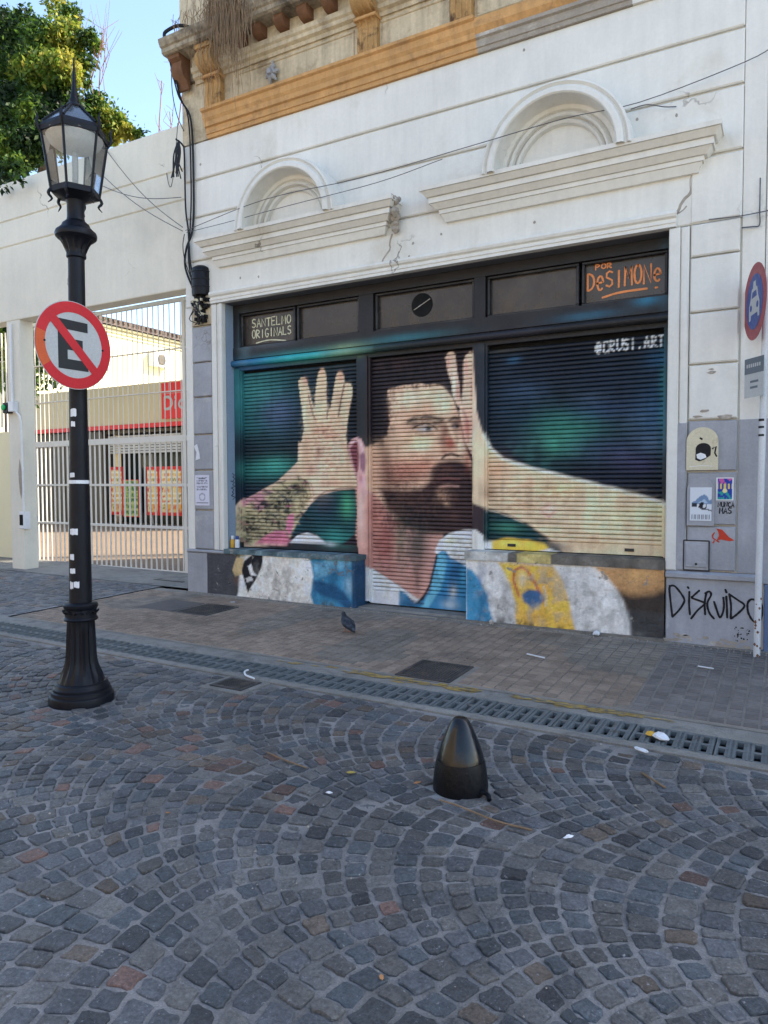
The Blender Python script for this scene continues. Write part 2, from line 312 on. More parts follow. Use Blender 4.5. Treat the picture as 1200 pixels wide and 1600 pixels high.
# ------------------------------------------------------------------ the mural: paint evaluated on the wall's own metres (x along the facade, z up)
MURAL = [
('S','b',(36,128,132),0.6,0,[(-6.25,3.001),(0.633,0.505)]),
('S','b',(22,95,105),0.8,0,[(-6.306,2.92),(0.637,0.76)]),
('S','b',(30,120,118),0.7,0,[(-6.148,2.572),(0.628,0.505)]),
('S','b',(56,70,98),0.6,0,[(-5.809,2.471),(0.388,0.348)]),
('S','b',(84,96,122),0.35,0,[(-5.873,3.221),(0.608,0.132)]),
('S','n',(20,34,40),0.3,7,[(-5.94,2.059),(0.615,1.001)],1.0),
('S','b',(96,110,150),0.45,0,[(-5.829,2.555),(0.309,0.216)]),
('S','b',(70,150,140),0.35,0,[(-6.144,2.825),(0.422,0.252)]),
('S','b',(12,30,48),0.8,0,[(-5.432,1.308),(0.679,0.492)]),
('S','b',(70,190,165),0.7,0,[(-5.891,1.823),(0.353,0.134)]),
('S','b',(30,130,120),0.6,0,[(-6.159,1.768),(0.528,0.187)]),
('S','b',(14,24,40),0.7,0,[(-6.319,2.069),(0.484,0.222)]),
('S','b',(12,40,60),0.7,0,[(-6.383,1.469),(0.435,0.215)]),
('S','b',(150,190,110),0.5,0,[(-4.693,3.149),(0.218,0.054)]),
('S','b',(40,60,60),0.5,0,[(-4.881,3.04),(0.324,0.094)]),
('S','b',(14,20,28),0.95,0,[(-4.624,2.492),(0.164,0.465)]),
('S','b',(16,22,34),0.9,0,[(-2.192,2.9),(0.902,0.4)]),
('S','b',(14,18,30),0.8,0,[(-1.534,2.586),(0.545,0.384)]),
('S','b',(38,52,70),0.3,0,[(-2.613,2.799),(0.422,0.172)]),
('S','b',(52,112,150),0.6,0,[(-2.599,2.921),(0.093,0.042)]),
('S','b',(38,120,105),0.75,0,[(-2.051,2.122),(0.458,0.267)]),
('S','b',(66,165,130),0.7,0,[(-2.132,2.024),(0.176,0.135)]),
('S','b',(72,98,118),0.6,0,[(-1.235,2.25),(0.273,0.201)]),
('S','b',(98,122,145),0.5,0,[(-1.16,1.994),(0.166,0.126)]),
('S','b',(52,54,76),0.5,0,[(-2.466,2.035),(0.321,0.151)]),
('S','b',(24,34,58),0.6,0,[(-1.525,1.585),(0.429,0.181)]),
('S','b',(88,84,112),0.35,0,[(-1.496,1.863),(0.21,0.116)]),
('S','b',(16,24,40),0.6,0,[(-2.048,1.72),(0.395,0.121)]),
('S','n',(12,20,26),0.45,5,[(-2.053,2.489),(0.948,0.597)],1.0),
('S','n',(56,110,98),0.5,8,[(-2.186,1.959),(0.531,0.229)],1.0),
('S','b',(58,84,128),0.4,0,[(-1.659,2.335),(0.375,0.143)]),
('S','b',(74,66,108),0.45,0,[(-1.279,1.775),(0.205,0.102)]),
('S','b',(70,98,128),0.35,0,[(-2.469,2.583),(0.279,0.123)]),
('S','b',(96,88,70),0.5,0,[(-2.686,3.06),(0.286,0.048)]),
('S','b',(40,150,150),0.6,0,[(-1.07,2.429),(0.047,0.559)]),
('S','b',(24,90,130),0.6,0,[(-1.11,2.805),(0.153,0.112)]),
('S','b',(84,104,124),0.3,0,[(-1.756,2.471),(0.229,0.078)]),
('S','b',(52,140,116),0.5,0,[(-2.051,2.122),(0.394,0.2)]),
('S','b',(44,100,140),0.45,0,[(-1.164,2.309),(0.178,0.376)]),
('S','b',(60,72,110),0.45,0,[(-1.655,1.944),(0.375,0.17)]),
('S','b',(30,60,84),0.4,0,[(-2.611,2.385),(0.423,0.414)]),
('S','b',(40,110,110),0.35,0,[(-2.323,1.689),(0.275,0.11)]),
('S','b',(26,48,70),0.45,0,[(-1.534,2.586),(0.545,0.32)]),
('S','p',(20,70,78),1,0.0112,[(-5.337,0.818),(-5.62,0.924),(-5.505,1.109),(-5.322,1.31),(-5.173,1.433),(-4.959,1.49),(-4.584,1.539),(-4.568,1.241),(-4.607,0.846)]),
('S','b',(70,170,120),0.8,0,[(-4.753,1.317),(0.131,0.19)]),
('S','b',(20,40,70),0.7,0,[(-5.086,1.313),(0.211,0.161)]),
('S','b',(40,150,135),0.8,0,[(-4.897,0.915),(0.281,0.128)]),
('S','p',(18,62,66),1,0.0112,[(-2.926,1.304),(-2.68,1.252),(-2.462,1.172),(-2.25,1.041),(-2.009,0.846),(-2.925,0.783)]),
('S','b',(60,140,110),0.7,0,[(-2.679,1.097),(0.188,0.07)]),
('S','p',(218,184,154),1,0.009,[(-6.612,1.206),(-6.407,1.365),(-5.841,1.614),(-5.497,1.875),(-5.484,2.129),(-5.128,2.037),(-4.702,1.869),(-4.602,1.687),(-4.566,1.531),(-4.959,1.49),(-5.173,1.433),(-5.322,1.31),(-5.505,1.109),(-5.62,0.924),(-5.684,0.788),(-6.62,0.716)]),
('S','p',(196,180,134),1,0.03,[(-6.544,1.207),(-6.164,1.427),(-5.736,1.622),(-5.349,1.677),(-5.271,1.433),(-5.433,1.226),(-5.641,0.89),(-6.552,0.718)]),
('S','p',(196,138,144),1,0.015,[(-6.407,1.365),(-6.054,1.513),(-5.895,1.488),(-6.056,1.402),(-5.95,1.319),(-6.145,1.214),(-6.252,1.341),(-6.386,1.279)]),
('S','b',(96,92,74),0.45,0,[(-6.333,1.082),(0.175,0.12)]),
('S','n',(26,30,34),0.95,19,[(-6.333,1.082),(0.193,0.133)],1.0),
('S','n',(96,104,70),0.5,17,[(-6.267,1.118),(0.123,0.084)],1.2),
('S','b',(96,92,74),0.45,0,[(-6.17,0.957),(0.237,0.103)]),
('S','n',(26,30,34),0.95,19,[(-6.17,0.957),(0.26,0.113)],1.0),
('S','n',(96,104,70),0.5,17,[(-6.105,0.993),(0.166,0.072)],1.2),
('S','b',(96,92,74),0.45,0,[(-5.953,1.116),(0.19,0.118)]),
('S','n',(26,30,34),0.95,19,[(-5.953,1.116),(0.209,0.13)],1.0),
('S','n',(96,104,70),0.5,17,[(-5.889,1.151),(0.133,0.083)],1.2),
('S','b',(96,92,74),0.45,0,[(-5.761,1.304),(0.207,0.101)]),
('S','n',(26,30,34),0.95,19,[(-5.761,1.304),(0.227,0.111)],1.0),
('S','n',(96,104,70),0.5,17,[(-5.698,1.338),(0.144,0.07)],1.2),
('S','b',(96,92,74),0.45,0,[(-5.583,1.472),(0.162,0.099)]),
('S','n',(26,30,34),0.95,19,[(-5.583,1.472),(0.178,0.109)],1.0),
('S','n',(96,104,70),0.5,17,[(-5.521,1.505),(0.113,0.07)],1.2),
('S','b',(96,92,74),0.45,0,[(-5.743,1.012),(0.124,0.134)]),
('S','n',(26,30,34),0.95,19,[(-5.743,1.012),(0.136,0.147)],1.0),
('S','n',(96,104,70),0.5,17,[(-5.681,1.047),(0.087,0.093)],1.2),
('S','b',(96,92,74),0.45,0,[(-6.111,1.3),(0.15,0.068)]),
('S','n',(26,30,34),0.95,19,[(-6.111,1.3),(0.165,0.075)],1.0),
('S','n',(96,104,70),0.5,17,[(-6.046,1.335),(0.105,0.047)],1.2),
('S','b',(96,92,74),0.45,0,[(-5.429,1.637),(0.1,0.114)]),
('S','n',(26,30,34),0.95,19,[(-5.429,1.637),(0.11,0.126)],1.0),
('S','n',(96,104,70),0.5,17,[(-5.369,1.669),(0.07,0.08)],1.2),
('S','b',(96,92,74),0.45,0,[(-6.393,0.82),(0.155,0.07)]),
('S','n',(26,30,34),0.95,19,[(-6.393,0.82),(0.171,0.077)],1.0),
('S','n',(96,104,70),0.5,17,[(-6.326,0.857),(0.108,0.049)],1.2),
('S','s',(30,30,40),0.3823658810709453,0.009,[(-6.055,1.494),(-6.02,1.466),(-5.984,1.471)],0.0039),
('S','s',(20,20,26),0.7023787527803986,0.009,[(-5.916,1.325),(-5.841,1.35),(-5.766,1.342)],0.0106),
('S','s',(20,20,26),0.8340279132486597,0.009,[(-6.212,1.396),(-6.156,1.358),(-6.1,1.345)],0.0063),
('S','s',(100,104,80),0.8640236001449495,0.009,[(-6.42,1.111),(-6.37,1.137),(-6.321,1.135)],0.0079),
('S','s',(190,100,120),0.7708642905921101,0.009,[(-5.538,1.178),(-5.478,1.189),(-5.419,1.187)],0.0038),
('S','s',(190,100,120),0.37378115798973666,0.009,[(-6.29,1.267),(-6.251,1.267),(-6.213,1.288)],0.0073),
('S','s',(190,100,120),0.7205783460852908,0.009,[(-6.468,1.093),(-6.413,1.079),(-6.358,1.041)],0.008),
('S','s',(50,60,84),0.6571909409708656,0.009,[(-6.448,0.849),(-6.38,0.855),(-6.312,0.849)],0.006),
('S','s',(40,40,52),0.41717997105484333,0.009,[(-5.492,1.539),(-5.44,1.532),(-5.388,1.548)],0.0096),
('S','s',(40,40,52),0.7541828760606593,0.009,[(-5.461,1.386),(-5.406,1.337),(-5.352,1.318)],0.0041),
('S','s',(190,100,120),0.8282285942977723,0.009,[(-5.432,1.606),(-5.379,1.608),(-5.326,1.634)],0.0064),
('S','s',(120,110,80),0.8789974923237976,0.009,[(-5.736,1.558),(-5.708,1.557),(-5.68,1.549)],0.0053),
('S','s',(190,100,120),0.41249002801356266,0.009,[(-5.625,1.326),(-5.593,1.308),(-5.562,1.317)],0.0085),
('S','s',(120,110,80),0.4869822582363197,0.009,[(-6.451,0.999),(-6.427,1.006),(-6.403,1.013)],0.0093),
('S','s',(24,26,34),0.4609750090764775,0.009,[(-5.393,1.522),(-5.372,1.489),(-5.352,1.437)],0.0062),
('S','s',(196,180,140),0.6242188457641047,0.009,[(-6.01,1.215),(-5.937,1.214),(-5.865,1.235)],0.0072),
('S','s',(20,20,26),0.6633399532856727,0.009,[(-6.253,0.892),(-6.231,0.879),(-6.21,0.84)],0.0064),
('S','s',(100,104,80),0.5351242714592261,0.009,[(-6.472,1.296),(-6.429,1.232),(-6.386,1.198)],0.0055),
('S','s',(70,80,72),0.49756447513544433,0.009,[(-5.769,0.966),(-5.714,0.946),(-5.66,0.937)],0.0105),
('S','s',(196,180,140),0.7169544545633504,0.009,[(-6.439,0.8),(-6.424,0.764),(-6.408,0.761)],0.0041),
('S','s',(100,104,80),0.3572106524221968,0.009,[(-5.79,1.155),(-5.77,1.145),(-5.749,1.163)],0.0114),
('S','s',(100,104,80),0.7193149859797423,0.009,[(-5.522,1.527),(-5.458,1.516),(-5.395,1.485)],0.011),
('S','s',(50,60,84),0.41210406026882807,0.009,[(-6.138,0.878),(-6.112,0.868),(-6.087,0.872)],0.0113),
('S','s',(20,20,26),0.5133161463642786,0.009,[(-5.87,1.411),(-5.805,1.423),(-5.741,1.462)],0.0041),
('S','s',(196,180,140),0.8814532344790688,0.009,[(-5.436,1.255),(-5.403,1.257),(-5.37,1.258)],0.0102),
('S','s',(24,26,34),0.6957258655483181,0.009,[(-5.809,0.894),(-5.748,0.891),(-5.687,0.884)],0.012),
('S','s',(50,60,84),0.4469930178575135,0.009,[(-5.458,1.107),(-5.438,1.077),(-5.419,1.072)],0.0072),
('S','s',(70,80,72),0.7064573758952277,0.009,[(-6.344,1.207),(-6.335,1.203),(-6.327,1.175)],0.0059),
('S','s',(24,26,34),0.7716684617044579,0.009,[(-5.624,1.132),(-5.557,1.147),(-5.49,1.153)],0.0044),
('S','s',(40,40,52),0.8512744718237706,0.009,[(-5.409,1.116),(-5.339,1.121),(-5.269,1.124)],0.0088),
('S','s',(50,60,84),0.5491987551915852,0.009,[(-6.167,0.897),(-6.137,0.884),(-6.108,0.89)],0.0088),
('S','s',(30,30,40),0.8667381700470558,0.009,[(-5.756,1.513),(-5.71,1.494),(-5.665,1.461)],0.0087),
('S','s',(120,110,80),0.5313062240171352,0.009,[(-6.292,0.955),(-6.237,0.964),(-6.182,1.001)],0.011),
('S','s',(40,40,52),0.5474606684892444,0.009,[(-6.083,1.478),(-6.02,1.474),(-5.959,1.443)],0.0087),
('S','s',(20,20,26),0.7681385458196603,0.009,[(-5.591,1.541),(-5.541,1.515),(-5.49,1.517)],0.0086),
('S','s',(50,60,84),0.516575785495535,0.009,[(-5.424,1.526),(-5.384,1.486),(-5.344,1.467)],0.0093),
('S','s',(120,110,80),0.760120200959143,0.009,[(-5.47,1.293),(-5.438,1.291),(-5.407,1.279)],0.0057),
('S','s',(50,60,84),0.5060741997589158,0.009,[(-5.899,1.185),(-5.855,1.171),(-5.811,1.179)],0.0112),
('S','s',(24,26,34),0.4358288975895835,0.009,[(-6.304,1.169),(-6.225,1.163),(-6.146,1.165)],0.0088),
('S','s',(70,80,72),0.47218884491895396,0.009,[(-6.447,0.797),(-6.419,0.808),(-6.391,0.801)],0.0087),
('S','s',(196,180,140),0.6699895227281972,0.009,[(-5.629,1.5),(-5.607,1.51),(-5.586,1.514)],0.0043),
('S','s',(24,26,34),0.367461959437157,0.009,[(-5.808,1.036),(-5.78,1.042),(-5.752,1.022)],0.0059),
('S','s',(190,100,120),0.5782278956766211,0.009,[(-6.455,0.781),(-6.427,0.781),(-6.399,0.757)],0.0088),
('S','s',(30,30,40),0.6264020541798809,0.009,[(-6.37,1.025),(-6.318,0.993),(-6.265,0.965)],0.0084),
('S','s',(50,60,84),0.6331602064164574,0.009,[(-6.343,0.911),(-6.311,0.897),(-6.279,0.909)],0.0079),
('S','s',(100,104,80),0.8321585712724702,0.009,[(-5.897,1.373),(-5.851,1.385),(-5.806,1.367)],0.0065),
('S','s',(20,20,26),0.4772017520251789,0.009,[(-6.505,0.807),(-6.449,0.843),(-6.393,0.846)],0.0045),
('S','s',(24,26,34),0.8566762505170944,0.009,[(-6.517,0.848),(-6.464,0.793),(-6.412,0.751)],0.0053),
('S','s',(20,20,26),0.8514554880278751,0.009,[(-5.459,1.315),(-5.436,1.302),(-5.413,1.297)],0.0106),
('S','s',(100,104,80),0.8218801181111708,0.009,[(-6.165,1.082),(-6.113,1.116),(-6.062,1.132)],0.0087),
('S','s',(50,60,84),0.8412575399415152,0.009,[(-5.758,1.37),(-5.69,1.357),(-5.622,1.37)],0.0089),
('S','s',(24,26,34),0.37373589928408746,0.009,[(-5.72,1.127),(-5.689,1.085),(-5.657,1.022)],0.0077),
('S','s',(196,180,140),0.42580380464487316,0.009,[(-5.923,0.939),(-5.89,0.917),(-5.857,0.903)],0.0041),
('S','s',(24,26,34),0.8749540996554952,0.009,[(-6.159,1.199),(-6.128,1.22),(-6.096,1.225)],0.0107),
('S','s',(196,180,140),0.5139694699782764,0.009,[(-6.512,1.031),(-6.475,0.976),(-6.439,0.943)],0.0067),
('S','s',(40,40,52),0.6299106885815009,0.009,[(-6.069,1.12),(-6.044,1.114),(-6.02,1.109)],0.0052),
('S','s',(196,180,140),0.8378537154977648,0.009,[(-5.871,1.389),(-5.841,1.401),(-5.81,1.381)],0.0096),
('S','s',(100,104,80),0.46559093624944614,0.009,[(-5.464,1.398),(-5.444,1.359),(-5.424,1.337)],0.0116),
('S','s',(20,20,26),0.6911122217824415,0.009,[(-6.052,1.117),(-5.976,1.111),(-5.9,1.124)],0.0088),
('S','s',(190,100,120),0.5372734822658829,0.009,[(-5.721,0.857),(-5.695,0.837),(-5.669,0.792)],0.0093),
('S','s',(20,20,26),0.5238547478849608,0.009,[(-5.996,0.8),(-5.971,0.784),(-5.946,0.788)],0.0045),
('S','s',(20,20,26),0.7450552583546544,0.009,[(-5.534,1.15),(-5.473,1.186),(-5.413,1.201)],0.0112),
('S','s',(20,20,26),0.7547716929808843,0.009,[(-6.493,0.972),(-6.434,0.975),(-6.375,0.987)],0.0093),
('S','s',(20,20,26),0.7262647905710492,0.009,[(-5.644,0.934),(-5.571,0.934),(-5.499,0.964)],0.0052),
('S','s',(190,100,120),0.4597682896164639,0.009,[(-5.412,1.574),(-5.358,1.556),(-5.304,1.513)],0.0096),
('S','s',(24,26,34),0.36991506082701753,0.009,[(-6.358,1.22),(-6.309,1.225),(-6.261,1.223)],0.0078),
('S','s',(70,80,72),0.6935676825986321,0.009,[(-5.477,1.474),(-5.426,1.492),(-5.375,1.489)],0.0056),
('S','s',(30,30,40),0.46693574124320253,0.009,[(-6.117,1.32),(-6.076,1.313),(-6.035,1.338)],0.0115),
('S','s',(40,40,52),0.8973859943943786,0.009,[(-5.459,1.22),(-5.416,1.192),(-5.374,1.143)],0.0116),
('S','s',(40,40,52),0.7527324325885845,0.009,[(-5.808,1.334),(-5.787,1.331),(-5.765,1.347)],0.0074),
('S','s',(30,30,40),0.6882881200505535,0.009,[(-6.175,1.156),(-6.154,1.129),(-6.133,1.081)],0.0077),
('S','s',(40,40,52),0.4236859798478231,0.009,[(-5.83,1.129),(-5.776,1.135),(-5.722,1.148)],0.0069),
('S','s',(70,80,72),0.81022071465395,0.009,[(-5.82,1.43),(-5.758,1.413),(-5.695,1.424)],0.0082),
('S','s',(70,80,72),0.5512012512521816,0.009,[(-5.764,1.153),(-5.712,1.152),(-5.661,1.155)],0.0059),
('S','s',(50,60,84),0.43743351607616165,0.009,[(-5.538,1.462),(-5.488,1.492),(-5.439,1.502)],0.0106),
('S','s',(40,40,52),0.37588021555340667,0.009,[(-5.88,1.507),(-5.804,1.499),(-5.73,1.505)],0.0082),
('S','s',(20,20,26),0.4650091458368057,0.009,[(-5.565,1.5),(-5.524,1.506),(-5.483,1.536)],0.0059),
('S','s',(40,40,52),0.6411490044138057,0.009,[(-5.97,1.389),(-5.924,1.409),(-5.879,1.396)],0.0111),
('S','s',(30,30,40),0.7226706588671625,0.009,[(-6.435,1.257),(-6.418,1.254),(-6.402,1.23)],0.0104),
('S','s',(30,30,40),0.6347186404375744,0.009,[(-5.704,1.012),(-5.686,1.028),(-5.668,1.031)],0.012),
('S','s',(196,180,140),0.589937135801721,0.009,[(-5.785,1.074),(-5.73,1.072),(-5.674,1.04)],0.008),
('S','s',(70,80,72),0.6927633560353581,0.009,[(-5.648,1.357),(-5.598,1.371),(-5.548,1.389)],0.0092),
('S','s',(40,40,52),0.547611481174755,0.009,[(-5.822,1.618),(-5.78,1.611),(-5.738,1.59)],0.0101),
('S','s',(24,26,34),0.8990552299342484,0.009,[(-5.654,1.194),(-5.636,1.144),(-5.619,1.126)],0.0075),
('S','s',(24,26,34),0.7490895526785739,0.009,[(-5.846,1.601),(-5.772,1.609),(-5.699,1.63)],0.0085),
('S','s',(70,80,72),0.7381894377246113,0.009,[(-5.441,1.257),(-5.371,1.265),(-5.302,1.295)],0.0051),
('S','s',(190,100,120),0.7886272120736173,0.009,[(-5.905,1.113),(-5.872,1.084),(-5.84,1.079)],0.0068),
('S','s',(20,20,26),0.3755597828098089,0.009,[(-6.14,0.926),(-6.124,0.897),(-6.108,0.869)],0.0074),
('S','s',(196,180,140),0.8717227138779617,0.009,[(-5.733,1.476),(-5.697,1.453),(-5.661,1.44)],0.0068),
('S','s',(70,80,72),0.8964145931613755,0.009,[(-6.018,1.201),(-5.995,1.227),(-5.972,1.218)],0.0103),
('S','s',(24,26,34),0.4229479864262905,0.009,[(-6.018,1.011),(-5.967,0.996),(-5.916,1.007)],0.0056),
('S','s',(70,80,72),0.3975361771649345,0.009,[(-6.076,1.445),(-6.012,1.44),(-5.949,1.427)],0.0115),
('S','s',(40,40,52),0.5421976463264605,0.009,[(-6.065,1.448),(-6.039,1.459),(-6.012,1.467)],0.0045),
('S','s',(100,104,80),0.406601636774677,0.009,[(-5.498,1.292),(-5.475,1.25),(-5.453,1.235)],0.0093),
('S','s',(70,80,72),0.5065671046679101,0.009,[(-5.705,1.266),(-5.655,1.234),(-5.605,1.23)],0.011),
('S','s',(196,180,140),0.858060873911326,0.009,[(-5.525,1.111),(-5.502,1.092),(-5.479,1.074)],0.0088),
('S','s',(30,30,40),0.5467001610120136,0.009,[(-6.01,1.182),(-5.978,1.135),(-5.946,1.083)],0.0078),
('S','s',(20,20,26),0.8866792903565539,0.009,[(-6.286,1.344),(-6.244,1.311),(-6.201,1.289)],0.0059),
('S','s',(50,60,84),0.765618923830325,0.009,[(-5.64,0.977),(-5.611,0.955),(-5.581,0.935)],0.0114),
('S','s',(100,104,80),0.4468176153692932,0.009,[(-5.627,0.889),(-5.6,0.872),(-5.573,0.865)],0.0058),
('S','s',(120,110,80),0.4351472532260618,0.009,[(-6.507,0.811),(-6.443,0.832),(-6.379,0.871)],0.0063),
('S','s',(40,40,52),0.48353323395278014,0.009,[(-5.855,1.397),(-5.831,1.4),(-5.808,1.42)],0.0093),
('S','s',(24,26,34),0.7876851532962805,0.009,[(-5.972,1.179),(-5.951,1.195),(-5.93,1.19)],0.0088),
('S','s',(120,110,80),0.7130754005107851,0.009,[(-5.959,1.334),(-5.898,1.339),(-5.837,1.372)],0.0071),
('S','s',(190,100,120),0.8325028991610195,0.009,[(-5.72,1.118),(-5.697,1.085),(-5.674,1.066)],0.0045),
('S','s',(196,180,140),0.7671491835389852,0.009,[(-6.068,1.451),(-6.037,1.414),(-6.004,1.406)],0.0042),
('S','s',(20,20,26),0.8003135432027499,0.009,[(-5.695,1.552),(-5.657,1.517),(-5.619,1.477)],0.0097),
('S','s',(20,20,26),0.6096070820121193,0.009,[(-5.478,1.534),(-5.435,1.499),(-5.393,1.493)],0.004),
('S','s',(100,104,80),0.5690507913325679,0.009,[(-6.012,0.837),(-5.98,0.839),(-5.949,0.808)],0.0058),
('S','s',(190,100,120),0.4533947223014103,0.009,[(-5.873,0.896),(-5.852,0.882),(-5.83,0.869)],0.0102),
('S','s',(100,104,80),0.6592450330893991,0.009,[(-5.463,1.49),(-5.434,1.489),(-5.406,1.508)],0.0092),
('S','s',(190,100,120),0.3539124638085673,0.009,[(-6.439,0.994),(-6.379,0.975),(-6.319,0.967)],0.004),
('S','s',(190,100,120),0.5694356407923886,0.009,[(-5.648,1.526),(-5.576,1.549),(-5.505,1.54)],0.0086),
('S','s',(50,60,84),0.8172175052503143,0.009,[(-5.827,1.488),(-5.77,1.441),(-5.712,1.411)],0.0087),
('S','s',(20,20,26),0.6058594012126911,0.009,[(-5.949,1.42),(-5.92,1.426),(-5.891,1.448)],0.0065),
('S','s',(20,20,26),0.5503985243317436,0.009,[(-5.904,1.517),(-5.862,1.493),(-5.821,1.486)],0.0105),
('S','s',(50,60,84),0.761692456835736,0.009,[(-5.648,1.558),(-5.622,1.555),(-5.595,1.563)],0.0077),
('S','s',(50,60,84),0.6860875819252432,0.009,[(-5.937,1.218),(-5.884,1.213),(-5.831,1.214)],0.0045),
('S','s',(20,20,26),0.4832690892322033,0.009,[(-6.334,1.195),(-6.311,1.201),(-6.288,1.186)],0.0093),
('S','s',(50,60,84),0.37001162175168445,0.009,[(-5.901,1.465),(-5.855,1.462),(-5.809,1.473)],0.0062),
('S','s',(24,26,34),0.4912727424344449,0.009,[(-5.743,1.577),(-5.729,1.563),(-5.715,1.548)],0.0053),
('S','s',(20,20,26),0.4869518771144462,0.009,[(-5.637,0.993),(-5.604,0.963),(-5.57,0.952)],0.0068),
('S','s',(40,40,52),0.7716779276203565,0.009,[(-6.01,1.293),(-5.964,1.291),(-5.918,1.322)],0.007),
('S','s',(50,60,84),0.44929186352681477,0.009,[(-5.702,0.863),(-5.649,0.853),(-5.597,0.862)],0.0081),
('S','s',(20,20,26),0.725985457686134,0.009,[(-6.169,0.856),(-6.11,0.842),(-6.053,0.796)],0.0043),
('S','s',(40,40,52),0.8685151019380635,0.009,[(-6.195,1.0),(-6.164,0.992),(-6.132,1.007)],0.0073),
('S','s',(190,100,120),0.6988806432385382,0.009,[(-6.397,0.843),(-6.363,0.782),(-6.328,0.747)],0.0083),
('S','s',(50,60,84),0.5628869648140908,0.009,[(-6.219,1.007),(-6.183,1.034),(-6.147,1.045)],0.0052),
('S','s',(100,104,80),0.6225309321525561,0.009,[(-6.452,1.106),(-6.418,1.109),(-6.385,1.085)],0.0108),
('S','s',(30,30,40),0.6671235005151124,0.009,[(-5.827,1.286),(-5.78,1.275),(-5.733,1.273)],0.0118),
('S','s',(70,80,72),0.6794024020960826,0.009,[(-5.964,1.479),(-5.943,1.461),(-5.923,1.455)],0.011),
('S','s',(196,180,140),0.562405634624012,0.009,[(-5.686,1.194),(-5.637,1.154),(-5.588,1.142)],0.0062),
('S','s',(70,80,72),0.8155199359427895,0.009,[(-5.907,0.998),(-5.875,0.969),(-5.842,0.944)],0.0043),
('S','s',(50,60,84),0.47204963060463423,0.009,[(-6.222,0.868),(-6.191,0.858),(-6.159,0.862)],0.0061),
('S','s',(70,80,72),0.46096569570474494,0.009,[(-6.063,1.388),(-6.043,1.348),(-6.024,1.339)],0.0099),
('S','s',(20,20,26),0.5308161195488905,0.009,[(-6.401,1.206),(-6.391,1.196),(-6.382,1.173)],0.0043),
('S','s',(120,110,80),0.5498217060967703,0.009,[(-5.661,1.507),(-5.632,1.507),(-5.603,1.496)],0.008),
('S','s',(24,26,34),0.45212683729085257,0.009,[(-6.103,1.159),(-6.061,1.13),(-6.019,1.115)],0.0113),
('S','s',(20,20,26),0.7406679645719016,0.009,[(-5.665,1.362),(-5.645,1.318),(-5.626,1.294)],0.0106),
('S','s',(20,20,26),0.42139022723419345,0.009,[(-5.574,1.486),(-5.558,1.448),(-5.541,1.419)],0.0056),
('S','s',(70,80,72),0.8575371738921933,0.009,[(-5.89,1.424),(-5.829,1.386),(-5.769,1.36)],0.005),
('S','s',(190,100,120),0.6944445523919474,0.009,[(-6.474,1.191),(-6.438,1.194),(-6.401,1.218)],0.0052),
('S','s',(70,80,72),0.38924768900363443,0.009,[(-5.819,1.186),(-5.791,1.178),(-5.764,1.203)],0.0045),
('S','s',(20,20,26),0.6102448924037989,0.009,[(-5.86,0.9),(-5.838,0.882),(-5.816,0.85)],0.0041),
('S','s',(70,80,72),0.38171473061809136,0.009,[(-5.669,1.531),(-5.603,1.498),(-5.537,1.476)],0.0119),
('S','s',(190,100,120),0.7060472549995468,0.009,[(-6.523,0.779),(-6.496,0.745),(-6.468,0.726)],0.0103),
('S','s',(24,26,34),0.6110284626882475,0.009,[(-6.45,1.167),(-6.408,1.146),(-6.366,1.123)],0.0074),
('S','s',(20,20,26),0.7421332561772138,0.009,[(-6.273,1.069),(-6.199,1.081),(-6.125,1.082)],0.007),
('S','s',(196,180,140),0.5812251772307748,0.009,[(-6.208,0.795),(-6.191,0.787),(-6.175,0.76)],0.0082),
('S','s',(120,110,80),0.7135900335040986,0.009,[(-5.712,1.149),(-5.686,1.148),(-5.659,1.162)],0.0074),
('S','s',(50,60,84),0.6609561458863682,0.009,[(-5.598,1.559),(-5.572,1.541),(-5.546,1.553)],0.0111),
('S','s',(196,180,140),0.8277990210306668,0.009,[(-6.375,1.028),(-6.337,0.986),(-6.298,0.966)],0.0062),
('S','s',(100,104,80),0.8866900202650811,0.009,[(-5.429,1.551),(-5.401,1.505),(-5.372,1.487)],0.0119),
('S','s',(50,60,84),0.5133685734949834,0.009,[(-6.269,1.299),(-6.234,1.257),(-6.2,1.242)],0.0089),
('S','s',(196,180,140),0.5272284830970286,0.009,[(-6.101,1.463),(-6.048,1.459),(-5.995,1.48)],0.0105),
('S','s',(196,180,140),0.43338027878452456,0.009,[(-6.351,1.313),(-6.275,1.341),(-6.2,1.336)],0.0104),
('S','s',(24,26,34),0.6370121778684099,0.009,[(-5.791,1.187),(-5.75,1.159),(-5.709,1.15)],0.0042),
('S','s',(196,180,140),0.5844052937549374,0.009,[(-6.491,1.094),(-6.439,1.06),(-6.387,0.996)],0.01),
('S','s',(20,20,26),0.6304396593216313,0.009,[(-5.975,0.978),(-5.957,0.947),(-5.939,0.941)],0.004),
('S','s',(100,104,80),0.8342606836906269,0.009,[(-6.12,1.08),(-6.093,1.045),(-6.065,1.033)],0.006),
('S','s',(20,20,26),0.5672359642800849,0.009,[(-6.054,1.511),(-6.038,1.506),(-6.022,1.475)],0.0062),
('S','s',(20,20,26),0.7014431620383339,0.009,[(-5.655,1.4),(-5.623,1.405),(-5.592,1.426)],0.0064),
('S','s',(40,40,52),0.7677357600843455,0.009,[(-5.833,0.883),(-5.787,0.876),(-5.741,0.869)],0.0106),
('S','s',(190,100,120),0.7544366864690213,0.009,[(-5.692,1.302),(-5.653,1.299),(-5.614,1.292)],0.0115),
('S','s',(40,40,52),0.5301164598680114,0.009,[(-5.587,1.109),(-5.524,1.129),(-5.461,1.151)],0.0102),
('S','s',(196,180,140),0.5616373624049467,0.009,[(-6.369,1.112),(-6.298,1.088),(-6.226,1.084)],0.0061),
